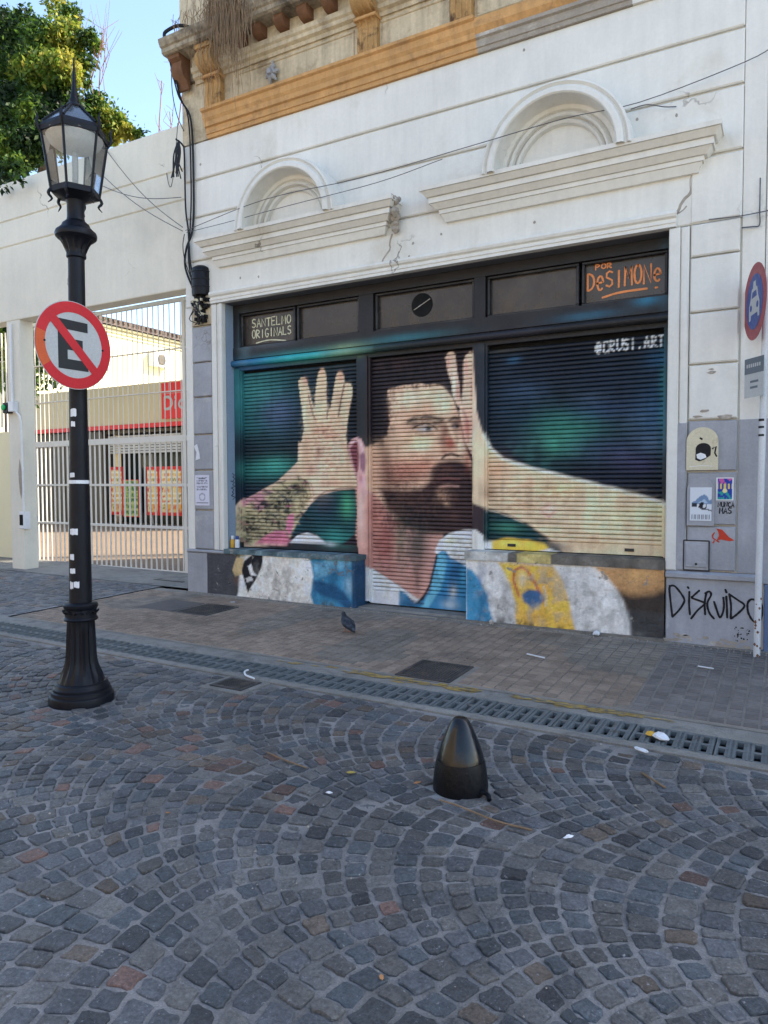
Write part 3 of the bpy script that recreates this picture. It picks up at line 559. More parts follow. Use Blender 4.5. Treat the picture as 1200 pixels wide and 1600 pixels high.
('S','s',(30,30,40),0.8014094077611124,0.009,[(-5.881,1.025),(-5.825,1.013),(-5.769,0.98)],0.0049),
('S','s',(30,30,40),0.7295537858910405,0.009,[(-6.413,0.958),(-6.344,0.983),(-6.274,1.003)],0.0092),
('S','s',(20,20,26),0.6690048725081426,0.009,[(-6.37,1.063),(-6.324,1.046),(-6.279,1.033)],0.0095),
('S','s',(20,20,26),0.6379512727798523,0.009,[(-5.423,1.443),(-5.387,1.416),(-5.35,1.413)],0.0108),
('S','s',(190,100,120),0.38087703907001,0.009,[(-5.685,0.851),(-5.642,0.845),(-5.599,0.817)],0.006),
('S','s',(196,180,140),0.8749143565804454,0.009,[(-6.446,1.019),(-6.412,0.972),(-6.377,0.926)],0.0102),
('S','s',(20,20,26),0.6414027237381176,0.009,[(-5.434,1.191),(-5.381,1.153),(-5.327,1.139)],0.0077),
('S','s',(50,60,84),0.7639953547132228,0.009,[(-5.758,1.065),(-5.732,1.08),(-5.707,1.077)],0.0048),
('S','s',(30,30,40),0.7861770170548865,0.009,[(-6.224,0.926),(-6.165,0.936),(-6.106,0.912)],0.0042),
('S','s',(120,110,80),0.7655295088550254,0.009,[(-5.64,1.219),(-5.589,1.242),(-5.539,1.244)],0.0103),
('S','s',(70,80,72),0.8713652245235344,0.009,[(-6.028,1.493),(-5.97,1.464),(-5.912,1.465)],0.0102),
('S','s',(100,104,80),0.44449068200132263,0.009,[(-5.949,1.277),(-5.915,1.265),(-5.882,1.229)],0.0089),
('S','s',(70,80,72),0.8229754716097271,0.009,[(-5.851,1.068),(-5.83,1.053),(-5.809,1.062)],0.0042),
('S','s',(196,180,140),0.5169999620889001,0.009,[(-5.915,1.009),(-5.85,0.986),(-5.785,0.955)],0.01),
('S','s',(40,40,52),0.401959691739468,0.009,[(-6.36,0.821),(-6.331,0.803),(-6.303,0.807)],0.0109),
('S','s',(50,60,84),0.8995207229116897,0.009,[(-5.702,1.384),(-5.656,1.379),(-5.611,1.36)],0.009),
('S','s',(30,30,40),0.466435795430022,0.009,[(-5.882,0.83),(-5.86,0.807),(-5.838,0.789)],0.0096),
('S','s',(30,30,40),0.67012495252876,0.009,[(-5.966,0.959),(-5.932,0.977),(-5.898,0.965)],0.0063),
('S','s',(24,26,34),0.6642093936501008,0.009,[(-5.868,1.444),(-5.848,1.46),(-5.828,1.464)],0.0056),
('S','s',(20,20,26),0.6006542991367356,0.009,[(-5.825,1.517),(-5.764,1.482),(-5.703,1.447)],0.0069),
('S','s',(70,80,72),0.7990468456525357,0.009,[(-5.717,1.216),(-5.683,1.234),(-5.65,1.23)],0.009),
('S','s',(196,180,140),0.43285071400358366,0.009,[(-6.431,1.102),(-6.366,1.12),(-6.302,1.153)],0.004),
('S','s',(24,24,30),0.9,0.006,[(-5.697,1.405),(-5.667,1.355),(-5.698,1.313),(-5.739,1.346),(-5.708,1.397)],0.0075),
('S','b',(24,24,30),0.9,0,[(-5.541,1.555),(0.051,0.041)]),
('S','b',(24,24,30),0.8,0,[(-5.679,1.214),(0.052,0.033)]),
('S','s',(130,80,50),0.6,0.0075,[(-5.49,1.588),(-5.451,1.432),(-5.494,1.258)],0.006),
('S','s',(130,80,50),0.6,0.0075,[(-5.44,1.588),(-5.401,1.432),(-5.453,1.292)],0.006),
('S','s',(130,80,50),0.6,0.0075,[(-5.389,1.587),(-5.351,1.432),(-5.412,1.325)],0.006),
('S','s',(130,80,50),0.6,0.0075,[(-5.339,1.587),(-5.301,1.432),(-5.372,1.358)],0.006),
('S','s',(130,80,50),0.6,0.0075,[(-5.29,1.587),(-5.252,1.433),(-5.331,1.391)],0.006),
('S','p',(214,120,148),1,0.0112,[(-5.669,1.172),(-5.566,1.207),(-5.578,1.041),(-5.641,0.906),(-5.702,0.988)]),
('S','p',(206,116,136),1,0.015,[(-6.195,0.785),(-6.063,0.892),(-5.87,0.966),(-5.723,0.971),(-5.621,0.849),(-5.694,0.787)]),
('S','s',(150,70,90),0.7,0.0075,[(-6.064,0.824),(-5.85,0.899),(-5.662,0.889)],0.0045),
('S','p',(226,222,216),1,0.0112,[(-5.642,0.823),(-5.518,0.927),(-5.356,0.965),(-5.217,0.937),(-5.061,0.829)]),
('S','s',(30,30,32),0.95,0.0075,[(-5.652,0.864),(-5.517,0.935),(-5.376,0.973),(-5.237,0.944)],0.009),
('S','b',(200,205,205),0.7,0,[(-4.994,0.831),(0.115,0.033)]),
('S','p',(48,34,44),1,0.015,[(-4.831,0.822),(-4.68,0.939),(-4.588,1.005),(-4.524,0.834)]),
('S','p',(224,190,152),1,0.0067,[(-5.487,1.875),(-5.437,2.103),(-5.395,2.264),(-5.413,2.533),(-5.47,2.813),(-5.476,2.911),(-5.435,2.948),(-5.376,2.944),(-5.346,2.901),(-5.292,2.712),(-5.241,2.556),(-5.214,2.587),(-5.22,2.724),(-5.199,2.843),(-5.173,2.985),(-5.139,3.03),(-5.091,3.034),(-5.053,2.983),(-5.037,2.831),(-5.045,2.729),(-5.018,2.512),(-4.989,2.527),(-4.943,2.722),(-4.903,2.924),(-4.872,2.977),(-4.825,2.981),(-4.788,2.931),(-4.77,2.828),(-4.733,2.833),(-4.686,2.814),(-4.659,2.758),(-4.66,2.688),(-4.698,2.535),(-4.739,2.341),(-4.759,2.185),(-4.747,2.082),(-4.702,1.869),(-4.602,1.687),(-4.584,1.523),(-5.133,1.514),(-5.529,1.719)]),
('S','s',(70,32,52),0.85,0.009,[(-5.318,2.706),(-5.261,2.485),(-5.223,2.403)],0.0083),
('S','s',(70,32,52),0.85,0.009,[(-5.035,2.752),(-5.028,2.513),(-5.038,2.394)],0.0097),
('S','s',(70,32,52),0.85,0.009,[(-4.779,2.813),(-4.828,2.62),(-4.876,2.426)],0.0105),
('S','b',(232,204,170),0.7,0,[(-5.131,1.756),(0.174,0.322)]),
('S','b',(176,110,86),0.7,0,[(-5.107,2.261),(0.154,0.064)]),
('S','b',(186,90,78),0.6,0,[(-5.011,2.178),(0.133,0.048)]),
('S','b',(150,80,74),0.65,0,[(-5.168,1.998),(0.049,0.129)]),
('S','b',(150,90,84),0.55,0,[(-5.288,1.758),(0.098,0.081)]),
('S','b',(240,220,180),0.5,0,[(-5.38,2.532),(0.03,0.242)]),
('S','b',(206,140,120),0.6,0,[(-5.366,2.887),(0.039,0.064)]),
('S','b',(206,140,120),0.5,0,[(-5.12,2.98),(0.039,0.064)]),
('S','b',(206,130,116),0.5,0,[(-4.835,2.911),(0.038,0.078)]),
('S','b',(238,220,186),0.5,0,[(-4.696,2.714),(0.027,0.109)]),
('S','b',(196,140,110),0.6,0,[(-4.94,1.594),(0.227,0.048)]),
('S','b',(232,206,174),0.6,0,[(-4.889,1.991),(0.113,0.19)]),
('S','b',(228,196,160),0.5,0,[(-4.839,2.306),(0.075,0.158)]),
('S','b',(200,150,115),0.5,0,[(-5.345,2.043),(0.05,0.244)]),
('S','s',(92,52,50),0.8,0.0112,[(-4.603,1.531),(-4.845,1.523),(-5.085,1.482),(-5.252,1.392)],0.0083),
('S','s',(130,70,60),0.7,0.0075,[(-5.165,2.264),(-5.03,2.21),(-4.916,2.159)],0.0049),
('S','s',(245,225,190),0.6,0.0075,[(-5.466,2.861),(-5.42,2.534),(-5.392,2.272),(-5.445,2.046)],0.0045),
('S','p',(206,150,132),1,0.0112,[(-4.63,1.538),(-4.429,1.593),(-4.12,1.478),(-3.863,1.102),(-3.45,1.024),(-3.45,0.891),(-3.506,0.8),(-3.564,0.515),(-3.63,0.323),(-3.739,0.217),(-3.899,0.304),(-4.211,0.46),(-4.453,0.586),(-4.553,0.707),(-4.634,0.956),(-4.604,1.24)]),
('S','b',(226,200,186),0.6,0,[(-4.513,1.242),(0.073,0.39)]),
('S','b',(150,72,64),0.75,0,[(-4.21,0.862),(0.192,0.385)]),
('S','b',(176,96,78),0.5,0,[(-4.314,1.245),(0.176,0.232)]),
('S','b',(170,80,70),0.5,0,[(-4.516,0.614),(0.091,0.157)]),
('S','p',(208,158,150),1,0.009,[(-4.738,2.074),(-4.682,2.135),(-4.599,2.164),(-4.508,2.129),(-4.445,2.019),(-4.411,1.709),(-4.367,1.492),(-4.457,1.43),(-4.566,1.523),(-4.638,1.695),(-4.702,1.853)]),
('S','p',(120,30,54),0.85,0.0112,[(-4.701,2.026),(-4.636,2.102),(-4.563,2.085),(-4.536,1.944),(-4.546,1.749),(-4.611,1.711),(-4.674,1.853)]),
('S','p',(100,40,90),0.7,0.0112,[(-4.527,1.928),(-4.472,1.981),(-4.428,1.864),(-4.465,1.694),(-4.519,1.772)]),
('S','s',(232,190,196),0.9,0.0075,[(-4.682,2.088),(-4.599,2.132),(-4.517,2.083),(-4.472,1.973)],0.0083),
('S','b',(226,180,190),0.7,0,[(-4.465,1.616),(0.054,0.078)]),
('S','b',(160,60,70),0.6,0,[(-4.51,1.648),(0.036,0.062)]),
('S','p',(216,174,140),1,0.0112,[(-4.176,2.718),(-3.775,2.765),(-3.449,2.713),(-3.33,2.567),(-3.259,2.405),(-3.22,2.274),(-3.196,2.072),(-3.134,1.912),(-3.095,1.826),(-3.095,1.553),(-3.056,1.266),(-3.133,1.063),(-3.45,1.009),(-3.779,1.014),(-4.077,1.158),(-4.278,1.385),(-4.439,1.523),(-4.445,2.019),(-4.31,2.092),(-4.169,2.164),(-4.151,2.467)]),
('S','b',(232,194,158),0.7,0,[(-3.986,2.548),(0.219,0.165)]),
('S','b',(230,198,160),0.8,0,[(-3.594,2.628),(0.209,0.102)]),
('S','b',(236,216,176),0.7,0,[(-3.449,2.43),(0.112,0.174)]),
('S','b',(222,160,120),0.4,0,[(-3.776,2.447),(0.214,0.104)]),
('S','b',(238,214,160),0.8,0,[(-3.777,2.076),(0.247,0.089)]),
('S','b',(196,112,90),0.7,0,[(-3.963,1.743),(0.335,0.15)]),
('S','b',(226,180,140),0.5,0,[(-3.861,1.891),(0.249,0.075)]),
('S','b',(170,70,50),0.8,0,[(-3.353,2.048),(0.094,0.087)]),
('S','b',(190,100,74),0.5,0,[(-3.694,1.791),(0.212,0.089)]),
('S','b',(232,204,170),0.7,0,[(-3.243,2.059),(0.055,0.115)]),
('S','b',(190,150,110),0.4,0,[(-4.24,2.014),(0.122,0.229)]),
('S','b',(150,96,74),0.6,0,[(-4.102,1.615),(0.206,0.091)]),
('S','b',(238,220,190),0.6,0,[(-3.196,1.986),(0.039,0.072)]),
('S','b',(176,120,90),0.4,0,[(-4.168,2.354),(0.043,0.167)]),
('S','p',(44,34,38),1,0.012,[(-4.438,3.211),(-3.369,3.146),(-3.043,3.115),(-3.043,2.691),(-3.096,2.518),(-3.181,2.308),(-3.243,2.404),(-3.322,2.567),(-3.433,2.69),(-3.529,2.74),(-3.651,2.734),(-3.775,2.765),(-3.901,2.744),(-4.029,2.746),(-4.167,2.71),(-4.194,2.605),(-4.177,2.468),(-4.151,2.3),(-4.187,2.18),(-4.292,2.138),(-4.444,2.112)]),
('S','b',(74,50,48),0.6,0,[(-4.028,2.985),(0.286,0.075)]),
('S','b',(30,26,32),0.7,0,[(-4.291,2.474),(0.123,0.229)]),
('S','b',(72,62,60),0.35,0,[(-3.775,2.854),(0.246,0.073)]),
('S','b',(112,90,72),0.6,0,[(-4.31,2.092),(0.123,0.077)]),
('S','b',(56,44,44),0.5,0,[(-3.449,2.937),(0.237,0.116)]),
('S','b',(242,218,186),0.6,0,[(-3.859,2.585),(0.216,0.104)]),
('S','b',(242,216,182),0.6,0,[(-3.449,2.517),(0.096,0.145)]),
('S','b',(240,208,172),0.6,0,[(-3.727,2.0),(0.181,0.074)]),
('S','b',(130,80,62),0.5,0,[(-4.223,1.899),(0.105,0.229)]),
('S','b',(140,84,66),0.5,0,[(-3.862,1.674),(0.299,0.067)]),
('S','b',(150,104,80),0.55,0,[(-3.693,2.265),(0.244,0.118)]),
('S','b',(126,84,64),0.6,0,[(-3.449,2.284),(0.08,0.102)]),
('S','b',(108,72,58),0.8,0,[(-3.274,2.262),(0.093,0.115)]),
('S','s',(44,32,32),0.95,0.0187,[(-3.894,2.311),(-3.818,2.352),(-3.693,2.361),(-3.562,2.348),(-3.457,2.314)],0.0206),
('S','s',(58,42,38),0.7,0.0225,[(-3.86,2.295),(-3.735,2.319),(-3.595,2.313),(-3.497,2.286)],0.015),
('S','b',(84,58,50),0.7,0,[(-3.562,2.274),(0.073,0.03)]),
('S','b',(96,66,54),0.6,0,[(-3.81,2.27),(0.059,0.03)]),
('S','p',(168,156,148),0.95,0.009,[(-3.793,2.225),(-3.735,2.26),(-3.66,2.264),(-3.587,2.231),(-3.554,2.201),(-3.628,2.182),(-3.727,2.185)]),
('S','b',(40,34,36),1,0,[(-3.636,2.226),(0.043,0.037)]),
('S','b',(20,18,20),1,0,[(-3.628,2.226),(0.027,0.025)]),
('S','b',(200,200,200),0.8,0,[(-3.685,2.213),(0.018,0.014)]),
('S','s',(34,24,26),0.95,0.0075,[(-3.835,2.234),(-3.768,2.268),(-3.668,2.286),(-3.587,2.261),(-3.514,2.207)],0.0097),
('S','s',(112,76,64),0.7,0.015,[(-3.793,2.173),(-3.693,2.147),(-3.57,2.157)],0.0067),
('S','b',(226,200,160),0.55,0,[(-3.694,2.088),(0.132,0.044)]),
('S','s',(46,34,34),0.9,0.015,[(-3.369,2.302),(-3.306,2.335),(-3.196,2.309)],0.0169),
('S','b',(60,44,46),0.9,0,[(-3.282,2.248),(0.062,0.036)]),
('S','b',(150,142,146),0.7,0,[(-3.298,2.234),(0.019,0.013)]),
('S','b',(22,20,22),1,0,[(-3.267,2.233),(0.019,0.019)]),
('S','b',(158,98,76),0.6,0,[(-3.417,2.152),(0.056,0.16)]),
('S','b',(170,84,64),0.6,0,[(-3.353,2.048),(0.071,0.087)]),
('S','s',(232,206,168),0.75,0.0225,[(-3.377,2.266),(-3.337,2.163),(-3.282,2.06),(-3.219,1.972)],0.0135),
('S','b',(222,184,148),0.8,0,[(-3.227,1.951),(0.054,0.043)]),
('S','s',(34,22,26),0.95,0.0112,[(-3.457,1.876),(-3.409,1.919),(-3.337,1.924),(-3.266,1.894)],0.0127),
('S','s',(60,36,36),0.8,0.0112,[(-3.266,1.894),(-3.196,1.885)],0.0083),
('S','b',(150,92,72),0.6,0,[(-3.433,1.948),(0.056,0.037)]),
('S','b',(214,170,136),0.4,0,[(-3.337,1.852),(0.11,0.018)]),
('S','b',(176,92,74),0.7,0,[(-3.165,2.214),(0.062,0.215)]),
('S','b',(120,58,52),0.5,0,[(-3.181,2.415),(0.027,0.115)]),
('S','p',(66,44,42),1,0.0375,[(-4.295,1.539),(-4.154,1.523),(-3.947,1.493),(-3.736,1.524),(-3.595,1.627),(-3.563,1.76),(-3.498,1.833),(-3.369,1.859),(-3.243,1.843),(-3.149,1.812),(-3.087,1.754),(-3.056,1.482),(-3.048,1.266),(-3.071,1.036),(-3.369,0.997),(-3.695,1.002),(-3.965,1.099),(-4.155,1.278)]),
('S','b',(42,30,32),0.75,0,[(-3.779,1.179),(0.329,0.15)]),
('S','b',(84,50,44),0.7,0,[(-3.862,1.441),(0.25,0.075)]),
('S','b',(30,24,28),0.8,0,[(-4.12,1.401),(0.121,0.077)]),
('S','b',(110,64,54),0.6,0,[(-3.369,1.772),(0.126,0.044)]),
('S','b',(54,36,40),0.6,0,[(-3.211,1.177),(0.155,0.101)]),
('S','b',(110,70,60),0.5,0,[(-3.321,1.218),(0.094,0.073)]),
('S','b',(200,150,116),0.85,0,[(-3.449,1.451),(0.104,0.102)]),
('S','b',(214,172,132),0.6,0,[(-3.393,1.349),(0.056,0.036)]),
('S','b',(96,62,52),0.7,0,[(-3.306,1.422),(0.079,0.073)]),
('S','b',(70,46,44),0.6,0,[(-3.211,1.495),(0.062,0.145)]),
('S','s',(46,30,32),0.75,0.03,[(-3.563,1.745),(-3.482,1.788),(-3.369,1.801),(-3.243,1.785),(-3.149,1.74)],0.0225),
('S','s',(52,22,28),0.95,0.0112,[(-3.53,1.576),(-3.449,1.612),(-3.337,1.619),(-3.211,1.604)],0.012),
('S','s',(204,150,130),0.8,0.015,[(-3.482,1.546),(-3.385,1.561),(-3.258,1.553)],0.012),
('S','s',(150,84,78),0.6,0.015,[(-3.482,1.634),(-3.369,1.648),(-3.243,1.64)],0.0083),
('S','s',(60,38,36),0.7,0.015,[(-3.466,1.502),(-3.369,1.51),(-3.274,1.503)],0.009),
('S','s',(48,32,34),0.6,0.03,[(-3.563,1.701),(-3.596,1.583),(-3.563,1.45),(-3.482,1.318),(-3.369,1.261)],0.0225),
('S','s',(40,28,30),0.7,0.0225,[(-3.149,1.697),(-3.118,1.553),(-3.133,1.373)],0.015),
('S','b',(110,120,90),0.65,0,[(-4.0,0.908),(0.102,0.304)]),
('S','b',(60,66,60),0.85,0,[(-3.762,0.879),(0.182,0.3)]),
('S','b',(60,40,44),0.6,0,[(-3.78,0.464),(0.042,0.226)]),
('S','b',(200,140,120),0.5,0,[(-3.865,0.458),(0.068,0.182)]),
('S','b',(214,160,140),0.5,0,[(-3.68,0.395),(0.05,0.105)]),
('S','b',(36,30,34),0.7,0,[(-3.914,1.138),(0.186,0.106)]),
('S','n',(150,92,72),0.35,34,[(-3.861,1.741),(0.492,0.255)],2.6),
('S','n',(238,206,160),0.25,26,[(-3.693,2.442),(0.403,0.295)],2.6),
('S','n',(120,72,58),0.6,40,[(-4.049,1.668),(0.288,0.197)],1.6),
('S','b',(104,64,52),0.55,0,[(-4.171,1.691),(0.104,0.229)]),
('S','b',(120,70,56),0.55,0,[(-3.449,2.08),(0.064,0.102)]),
('S','b',(132,84,64),0.6,0,[(-3.401,2.209),(0.056,0.058)]),
('S','b',(110,66,54),0.45,0,[(-3.274,2.046),(0.031,0.115)]),
('S','b',(150,92,70),0.35,0,[(-3.911,2.08),(0.134,0.06)]),
('S','n',(34,24,26),0.6,42,[(-3.863,1.253),(0.51,0.331)],0.45),
('S','n',(104,72,60),0.45,50,[(-3.778,1.292),(0.488,0.254)],0.45),
('S','n',(104,70,56),0.5,44,[(-4.033,1.402),(0.338,0.197)],0.5),
('S','n',(90,60,50),0.5,60,[(-3.369,1.699),(0.266,0.102)],0.5),
('S','n',(46,32,34),0.65,60,[(-3.337,1.437),(0.204,0.131)],0.6),
('S','n',(26,22,26),0.75,30,[(-3.858,2.956),(0.646,0.222)],0.35),
('S','n',(84,62,54),0.6,50,[(-4.151,2.467),(0.121,0.332)],0.5),
('S','n',(36,28,30),0.7,60,[(-3.775,2.743),(0.406,0.059)],0.35),
('S','n',(30,24,28),0.7,46,[(-4.256,2.32),(0.105,0.304)],0.4),
('S','p',(222,186,158),1,0.0075,[(-3.417,3.021),(-3.369,3.081),(-3.322,3.084),(-3.29,3.038),(-3.267,2.85),(-3.243,2.705),(-3.228,2.547),(-3.196,2.416),(-3.274,2.478),(-3.322,2.581),(-3.338,2.712),(-3.385,2.86)]),
('S','p',(224,188,158),1,0.009,[(-3.189,2.972),(-3.158,3.034),(-3.112,3.065),(-3.058,3.032),(-3.035,2.691),(-3.012,2.406),(-2.966,2.234),(-2.905,2.049),(-2.815,1.919),(-3.041,1.825),(-3.111,1.948),(-3.18,2.057),(-3.204,2.216),(-3.243,2.404),(-3.22,2.46),(-3.197,2.702)]),
('S','b',(196,124,120),0.6,0,[(-3.377,2.96),(0.024,0.086)]),
('S','b',(206,124,120),0.6,0,[(-3.158,2.884),(0.023,0.114)]),
('S','b',(170,104,92),0.5,0,[(-3.259,2.621),(0.031,0.1)]),
('S','b',(150,84,76),0.4,0,[(-3.088,2.624),(0.023,0.142)]),
('S','s',(120,64,62),0.5,0.0075,[(-3.345,2.821),(-3.29,2.802)],0.0045),
('S','s',(120,64,62),0.5,0.0075,[(-3.158,2.699),(-3.081,2.68)],0.0045),
('S','s',(140,84,76),0.6,0.015,[(-3.196,2.416),(-3.15,2.307),(-3.134,2.056)],0.0083),
('S','b',(184,90,80),0.7,0,[(-3.15,2.214),(0.062,0.157)]),
('S','b',(236,226,206),0.7,0,[(-3.011,2.052),(0.076,0.128)]),
('S','b',(240,230,206),0.6,0,[(-3.306,2.71),(0.02,0.158)]),
('S','b',(160,74,60),0.6,0,[(-3.141,1.841),(0.046,0.129)]),
('S','s',(90,56,54),0.6,0.0075,[(-3.236,2.991),(-3.228,2.704),(-3.228,2.547)],0.006),
('S','p',(222,196,156),1,0.0075,[(-3.072,1.982),(-3.011,2.208),(-2.928,2.12),(-2.867,1.977),(-2.719,1.854),(-2.465,1.773),(-1.914,1.626),(-1.524,1.526),(-0.987,1.37),(-0.981,0.849),(-2.002,0.799),(-2.097,0.903),(-2.25,1.02),(-2.462,1.152),(-2.68,1.245),(-2.926,1.311),(-3.071,1.367)]),
('S','s',(246,236,214),0.8,0.015,[(-2.928,2.12),(-2.867,1.977),(-2.719,1.854),(-2.465,1.773),(-1.914,1.626),(-1.524,1.526),(-1.005,1.376)],0.015),
('S','b',(200,140,100),0.6,0,[(-2.792,1.729),(0.162,0.155)]),
('S','b',(150,110,84),0.6,0,[(-2.866,1.482),(0.119,0.156)]),
('S','b',(234,206,150),0.75,0,[(-2.115,1.519),(0.295,0.094)]),
('S','b',(222,170,130),0.5,0,[(-2.393,1.587),(0.154,0.083)]),
('S','b',(236,190,176),0.7,0,[(-2.217,1.315),(0.083,0.068)]),
('S','b',(196,150,110),0.5,0,[(-2.463,1.346),(0.239,0.083)]),
('S','b',(160,130,100),0.5,0,[(-2.251,1.177),(0.206,0.048)]),
('S','b',(226,200,150),0.6,0,[(-1.522,1.227),(0.37,0.195)]),
('S','b',(236,212,160),0.6,0,[(-1.274,1.296),(0.241,0.064)]),
('S','b',(200,170,120),0.4,0,[(-1.711,0.959),(0.317,0.106)]),
('S','b',(110,90,80),0.6,0,[(-2.043,0.892),(0.108,0.054)]),
('S','n',(170,128,92),0.4,16,[(-2.392,1.415),(0.612,0.207)],2.2),
('S','n',(242,220,180),0.3,14,[(-1.522,1.292),(0.548,0.26)],2.5),
('S','n',(186,140,104),0.4,18,[(-1.909,0.985),(0.453,0.107)],2.5),
('S','n',(160,104,80),0.4,26,[(-5.032,2.035),(0.322,0.478)],1.4),
('S','n',(240,214,176),0.35,24,[(-5.174,2.36),(0.288,0.481)],1.2),
('S','s',(190,120,130),0.6,0.015,[(-2.286,1.279),(-2.209,1.226),(-2.155,1.282)],0.0075),
('S','s',(120,96,84),0.7,0.015,[(-2.926,1.311),(-2.68,1.245),(-2.462,1.152),(-2.25,1.02),(-2.084,0.89)],0.0112),
('S','s',(226,210,180),0.7,0.0075,[(-2.903,1.297),(-2.68,1.231),(-2.498,1.158)],0.0052),
('S','p',(52,36,46),1,0.015,[(-3.071,1.367),(-2.926,1.326),(-2.925,1.012),(-3.071,1.036)]),
('S','p',(228,226,220),1,0.015,[(-2.925,0.94),(-2.797,0.945),(-2.79,0.775),(-2.925,0.769)]),
('S','p',(232,186,36),1,0.015,[(-2.842,0.943),(-2.679,0.985),(-2.461,0.978),(-2.249,0.938),(-2.194,0.885),(-2.347,0.851),(-2.605,0.84),(-2.842,0.815)]),
('S','b',(250,214,90),0.6,0,[(-2.606,0.924),(0.216,0.035)]),
('S','p',(222,220,214),1,0.0112,[(-2.319,0.853),(-2.194,0.892),(-2.043,0.838),(-2.015,0.798),(-2.319,0.784)]),
('S','b',(100,98,100),0.7,0,[(-2.111,0.93),(0.081,0.04)]),
('S','n',(140,70,60),0.4,22,[(-4.21,0.862),(0.261,0.462)],1.2),
('S','n',(90,84,74),0.45,24,[(-3.864,0.8),(0.201,0.377)],0.7),
('S','p',(226,224,216),1,0.009,[(-4.453,0.586),(-4.211,0.46),(-3.865,0.283),(-3.739,0.217),(-3.739,0.051),(-4.456,-0.012)]),
('S','p',(228,226,214),1,0.0097,[(-3.547,0.813),(-3.498,0.926),(-3.369,1.012),(-3.195,1.054),(-3.017,1.073),(-2.925,1.005),(-2.917,0.769),(-3.039,0.546),(-3.29,0.678),(-3.498,0.667)]),
('S','b',(190,188,130),0.5,0,[(-3.369,0.924),(0.127,0.044)]),
('S','b',(200,196,186),0.5,0,[(-3.133,0.817),(0.047,0.145)]),
('S','b',(230,190,160),0.5,0,[(-3.258,0.767),(0.047,0.059)]),
('S','b',(170,160,150),0.5,0,[(-3.017,0.908),(0.023,0.144)]),
('S','p',(36,128,172),1,0.0112,[(-4.019,0.318),(-3.916,0.28),(-3.814,0.181),(-3.697,0.22),(-3.614,0.362),(-3.556,0.59),(-3.523,0.755),(-3.466,0.809),(-3.409,0.804),(-3.353,0.733),(-3.039,0.597),(-3.038,0.076),(-4.021,-0.012)]),
('S','p',(104,186,206),1,0.015,[(-3.531,0.665),(-3.498,0.771),(-3.434,0.789),(-3.393,0.702),(-3.434,0.485),(-3.499,0.333),(-3.63,0.135),(-3.73,0.127),(-3.614,0.324)]),
('S','b',(20,74,120),0.7,0,[(-3.274,0.569),(0.111,0.146)]),
('S','b',(60,160,190),0.7,0,[(-3.195,0.501),(0.039,0.175)]),
('S','b',(206,200,184),0.75,0,[(-3.321,0.345),(0.055,0.103)]),
('S','b',(200,206,200),0.6,0,[(-3.353,0.195),(0.111,0.059)]),
('S','b',(30,60,90),0.6,0,[(-3.865,0.154),(0.135,0.061)]),
('S','b',(40,130,160),0.5,0,[(-3.147,0.248),(0.077,0.117)]),
('S','s',(26,22,30),0.95,0.0075,[(-3.523,0.755),(-3.556,0.605),(-3.605,0.422),(-3.68,0.282),(-3.764,0.185)],0.012),
('S','s',(26,34,50),0.8,0.0112,[(-3.899,0.235),(-3.798,0.19),(-3.697,0.175)],0.0112),
('S','b',(196,140,128),0.6,0,[(-3.814,0.31),(0.05,0.076)]),
('S','n',(150,150,146),0.5,18,[(-3.211,0.828),(0.202,0.189)],0.8),
('S','n',(20,80,120),0.45,16,[(-3.369,0.526),(0.237,0.295)],0.6),
('S','n',(176,176,170),0.4,20,[(-4.212,0.242),(0.261,0.187)],0.8),
('S','s',(236,238,232),0.95,0.0037,[(-1.681,2.94),(-1.678,2.961),(-1.679,2.983),(-1.684,3.003),(-1.692,3.016),(-1.702,3.022),(-1.712,3.018),(-1.721,3.005),(-1.726,2.986),(-1.728,2.964),(-1.725,2.942),(-1.719,2.924),(-1.71,2.914),(-1.7,2.912),(-1.69,2.919)],0.0071),
('S','s',(236,238,232),0.95,0.0037,[(-1.692,2.967),(-1.695,2.986),(-1.703,2.994),(-1.711,2.986),(-1.714,2.966),(-1.71,2.947),(-1.703,2.939),(-1.695,2.947),(-1.692,2.967)],0.0071),
('S','s',(236,238,232),0.95,0.0037,[(-1.692,2.967),(-1.69,2.945),(-1.68,2.94)],0.0071),
('S','s',(236,238,232),0.95,0.0037,[(-1.615,3.011),(-1.625,3.022),(-1.636,3.022),(-1.647,3.011),(-1.653,2.992),(-1.656,2.968),(-1.653,2.944),(-1.646,2.925),(-1.636,2.915),(-1.624,2.916),(-1.614,2.927)],0.0071),
('S','s',(236,238,232),0.95,0.0037,[(-1.589,2.915),(-1.59,3.024)],0.0071),
('S','s',(236,238,232),0.95,0.0037,[(-1.59,3.024),(-1.581,3.024),(-1.571,3.022),(-1.561,3.018),(-1.554,3.012),(-1.549,3.005),(-1.547,2.997),(-1.549,2.988),(-1.554,2.981),(-1.561,2.974),(-1.57,2.97),(-1.581,2.968),(-1.589,2.967),(-1.542,2.916)],0.0071),
('S','s',(236,238,232),0.95,0.0037,[(-1.521,3.026),(-1.518,2.944),(-1.496,2.918),(-1.474,2.945),(-1.472,3.027)],0.0071),
('S','s',(236,238,232),0.95,0.0037,[(-1.41,3.017),(-1.429,3.028),(-1.448,3.014),(-1.448,2.986),(-1.412,2.963),(-1.409,2.935),(-1.428,2.92),(-1.45,2.93)],0.0071),
('S','s',(236,238,232),0.95,0.0037,[(-1.361,2.922),(-1.362,3.029)],0.0071),
('S','s',(236,238,232),0.95,0.0037,[(-1.302,2.923),(-1.297,2.932)],0.0071),
('S','s',(236,238,232),0.95,0.0037,[(-1.253,2.925),(-1.23,3.032),(-1.205,2.926)],0.0071),
('S','s',(236,238,232),0.95,0.0037,[(-1.244,2.966),(-1.215,2.966)],0.0071),
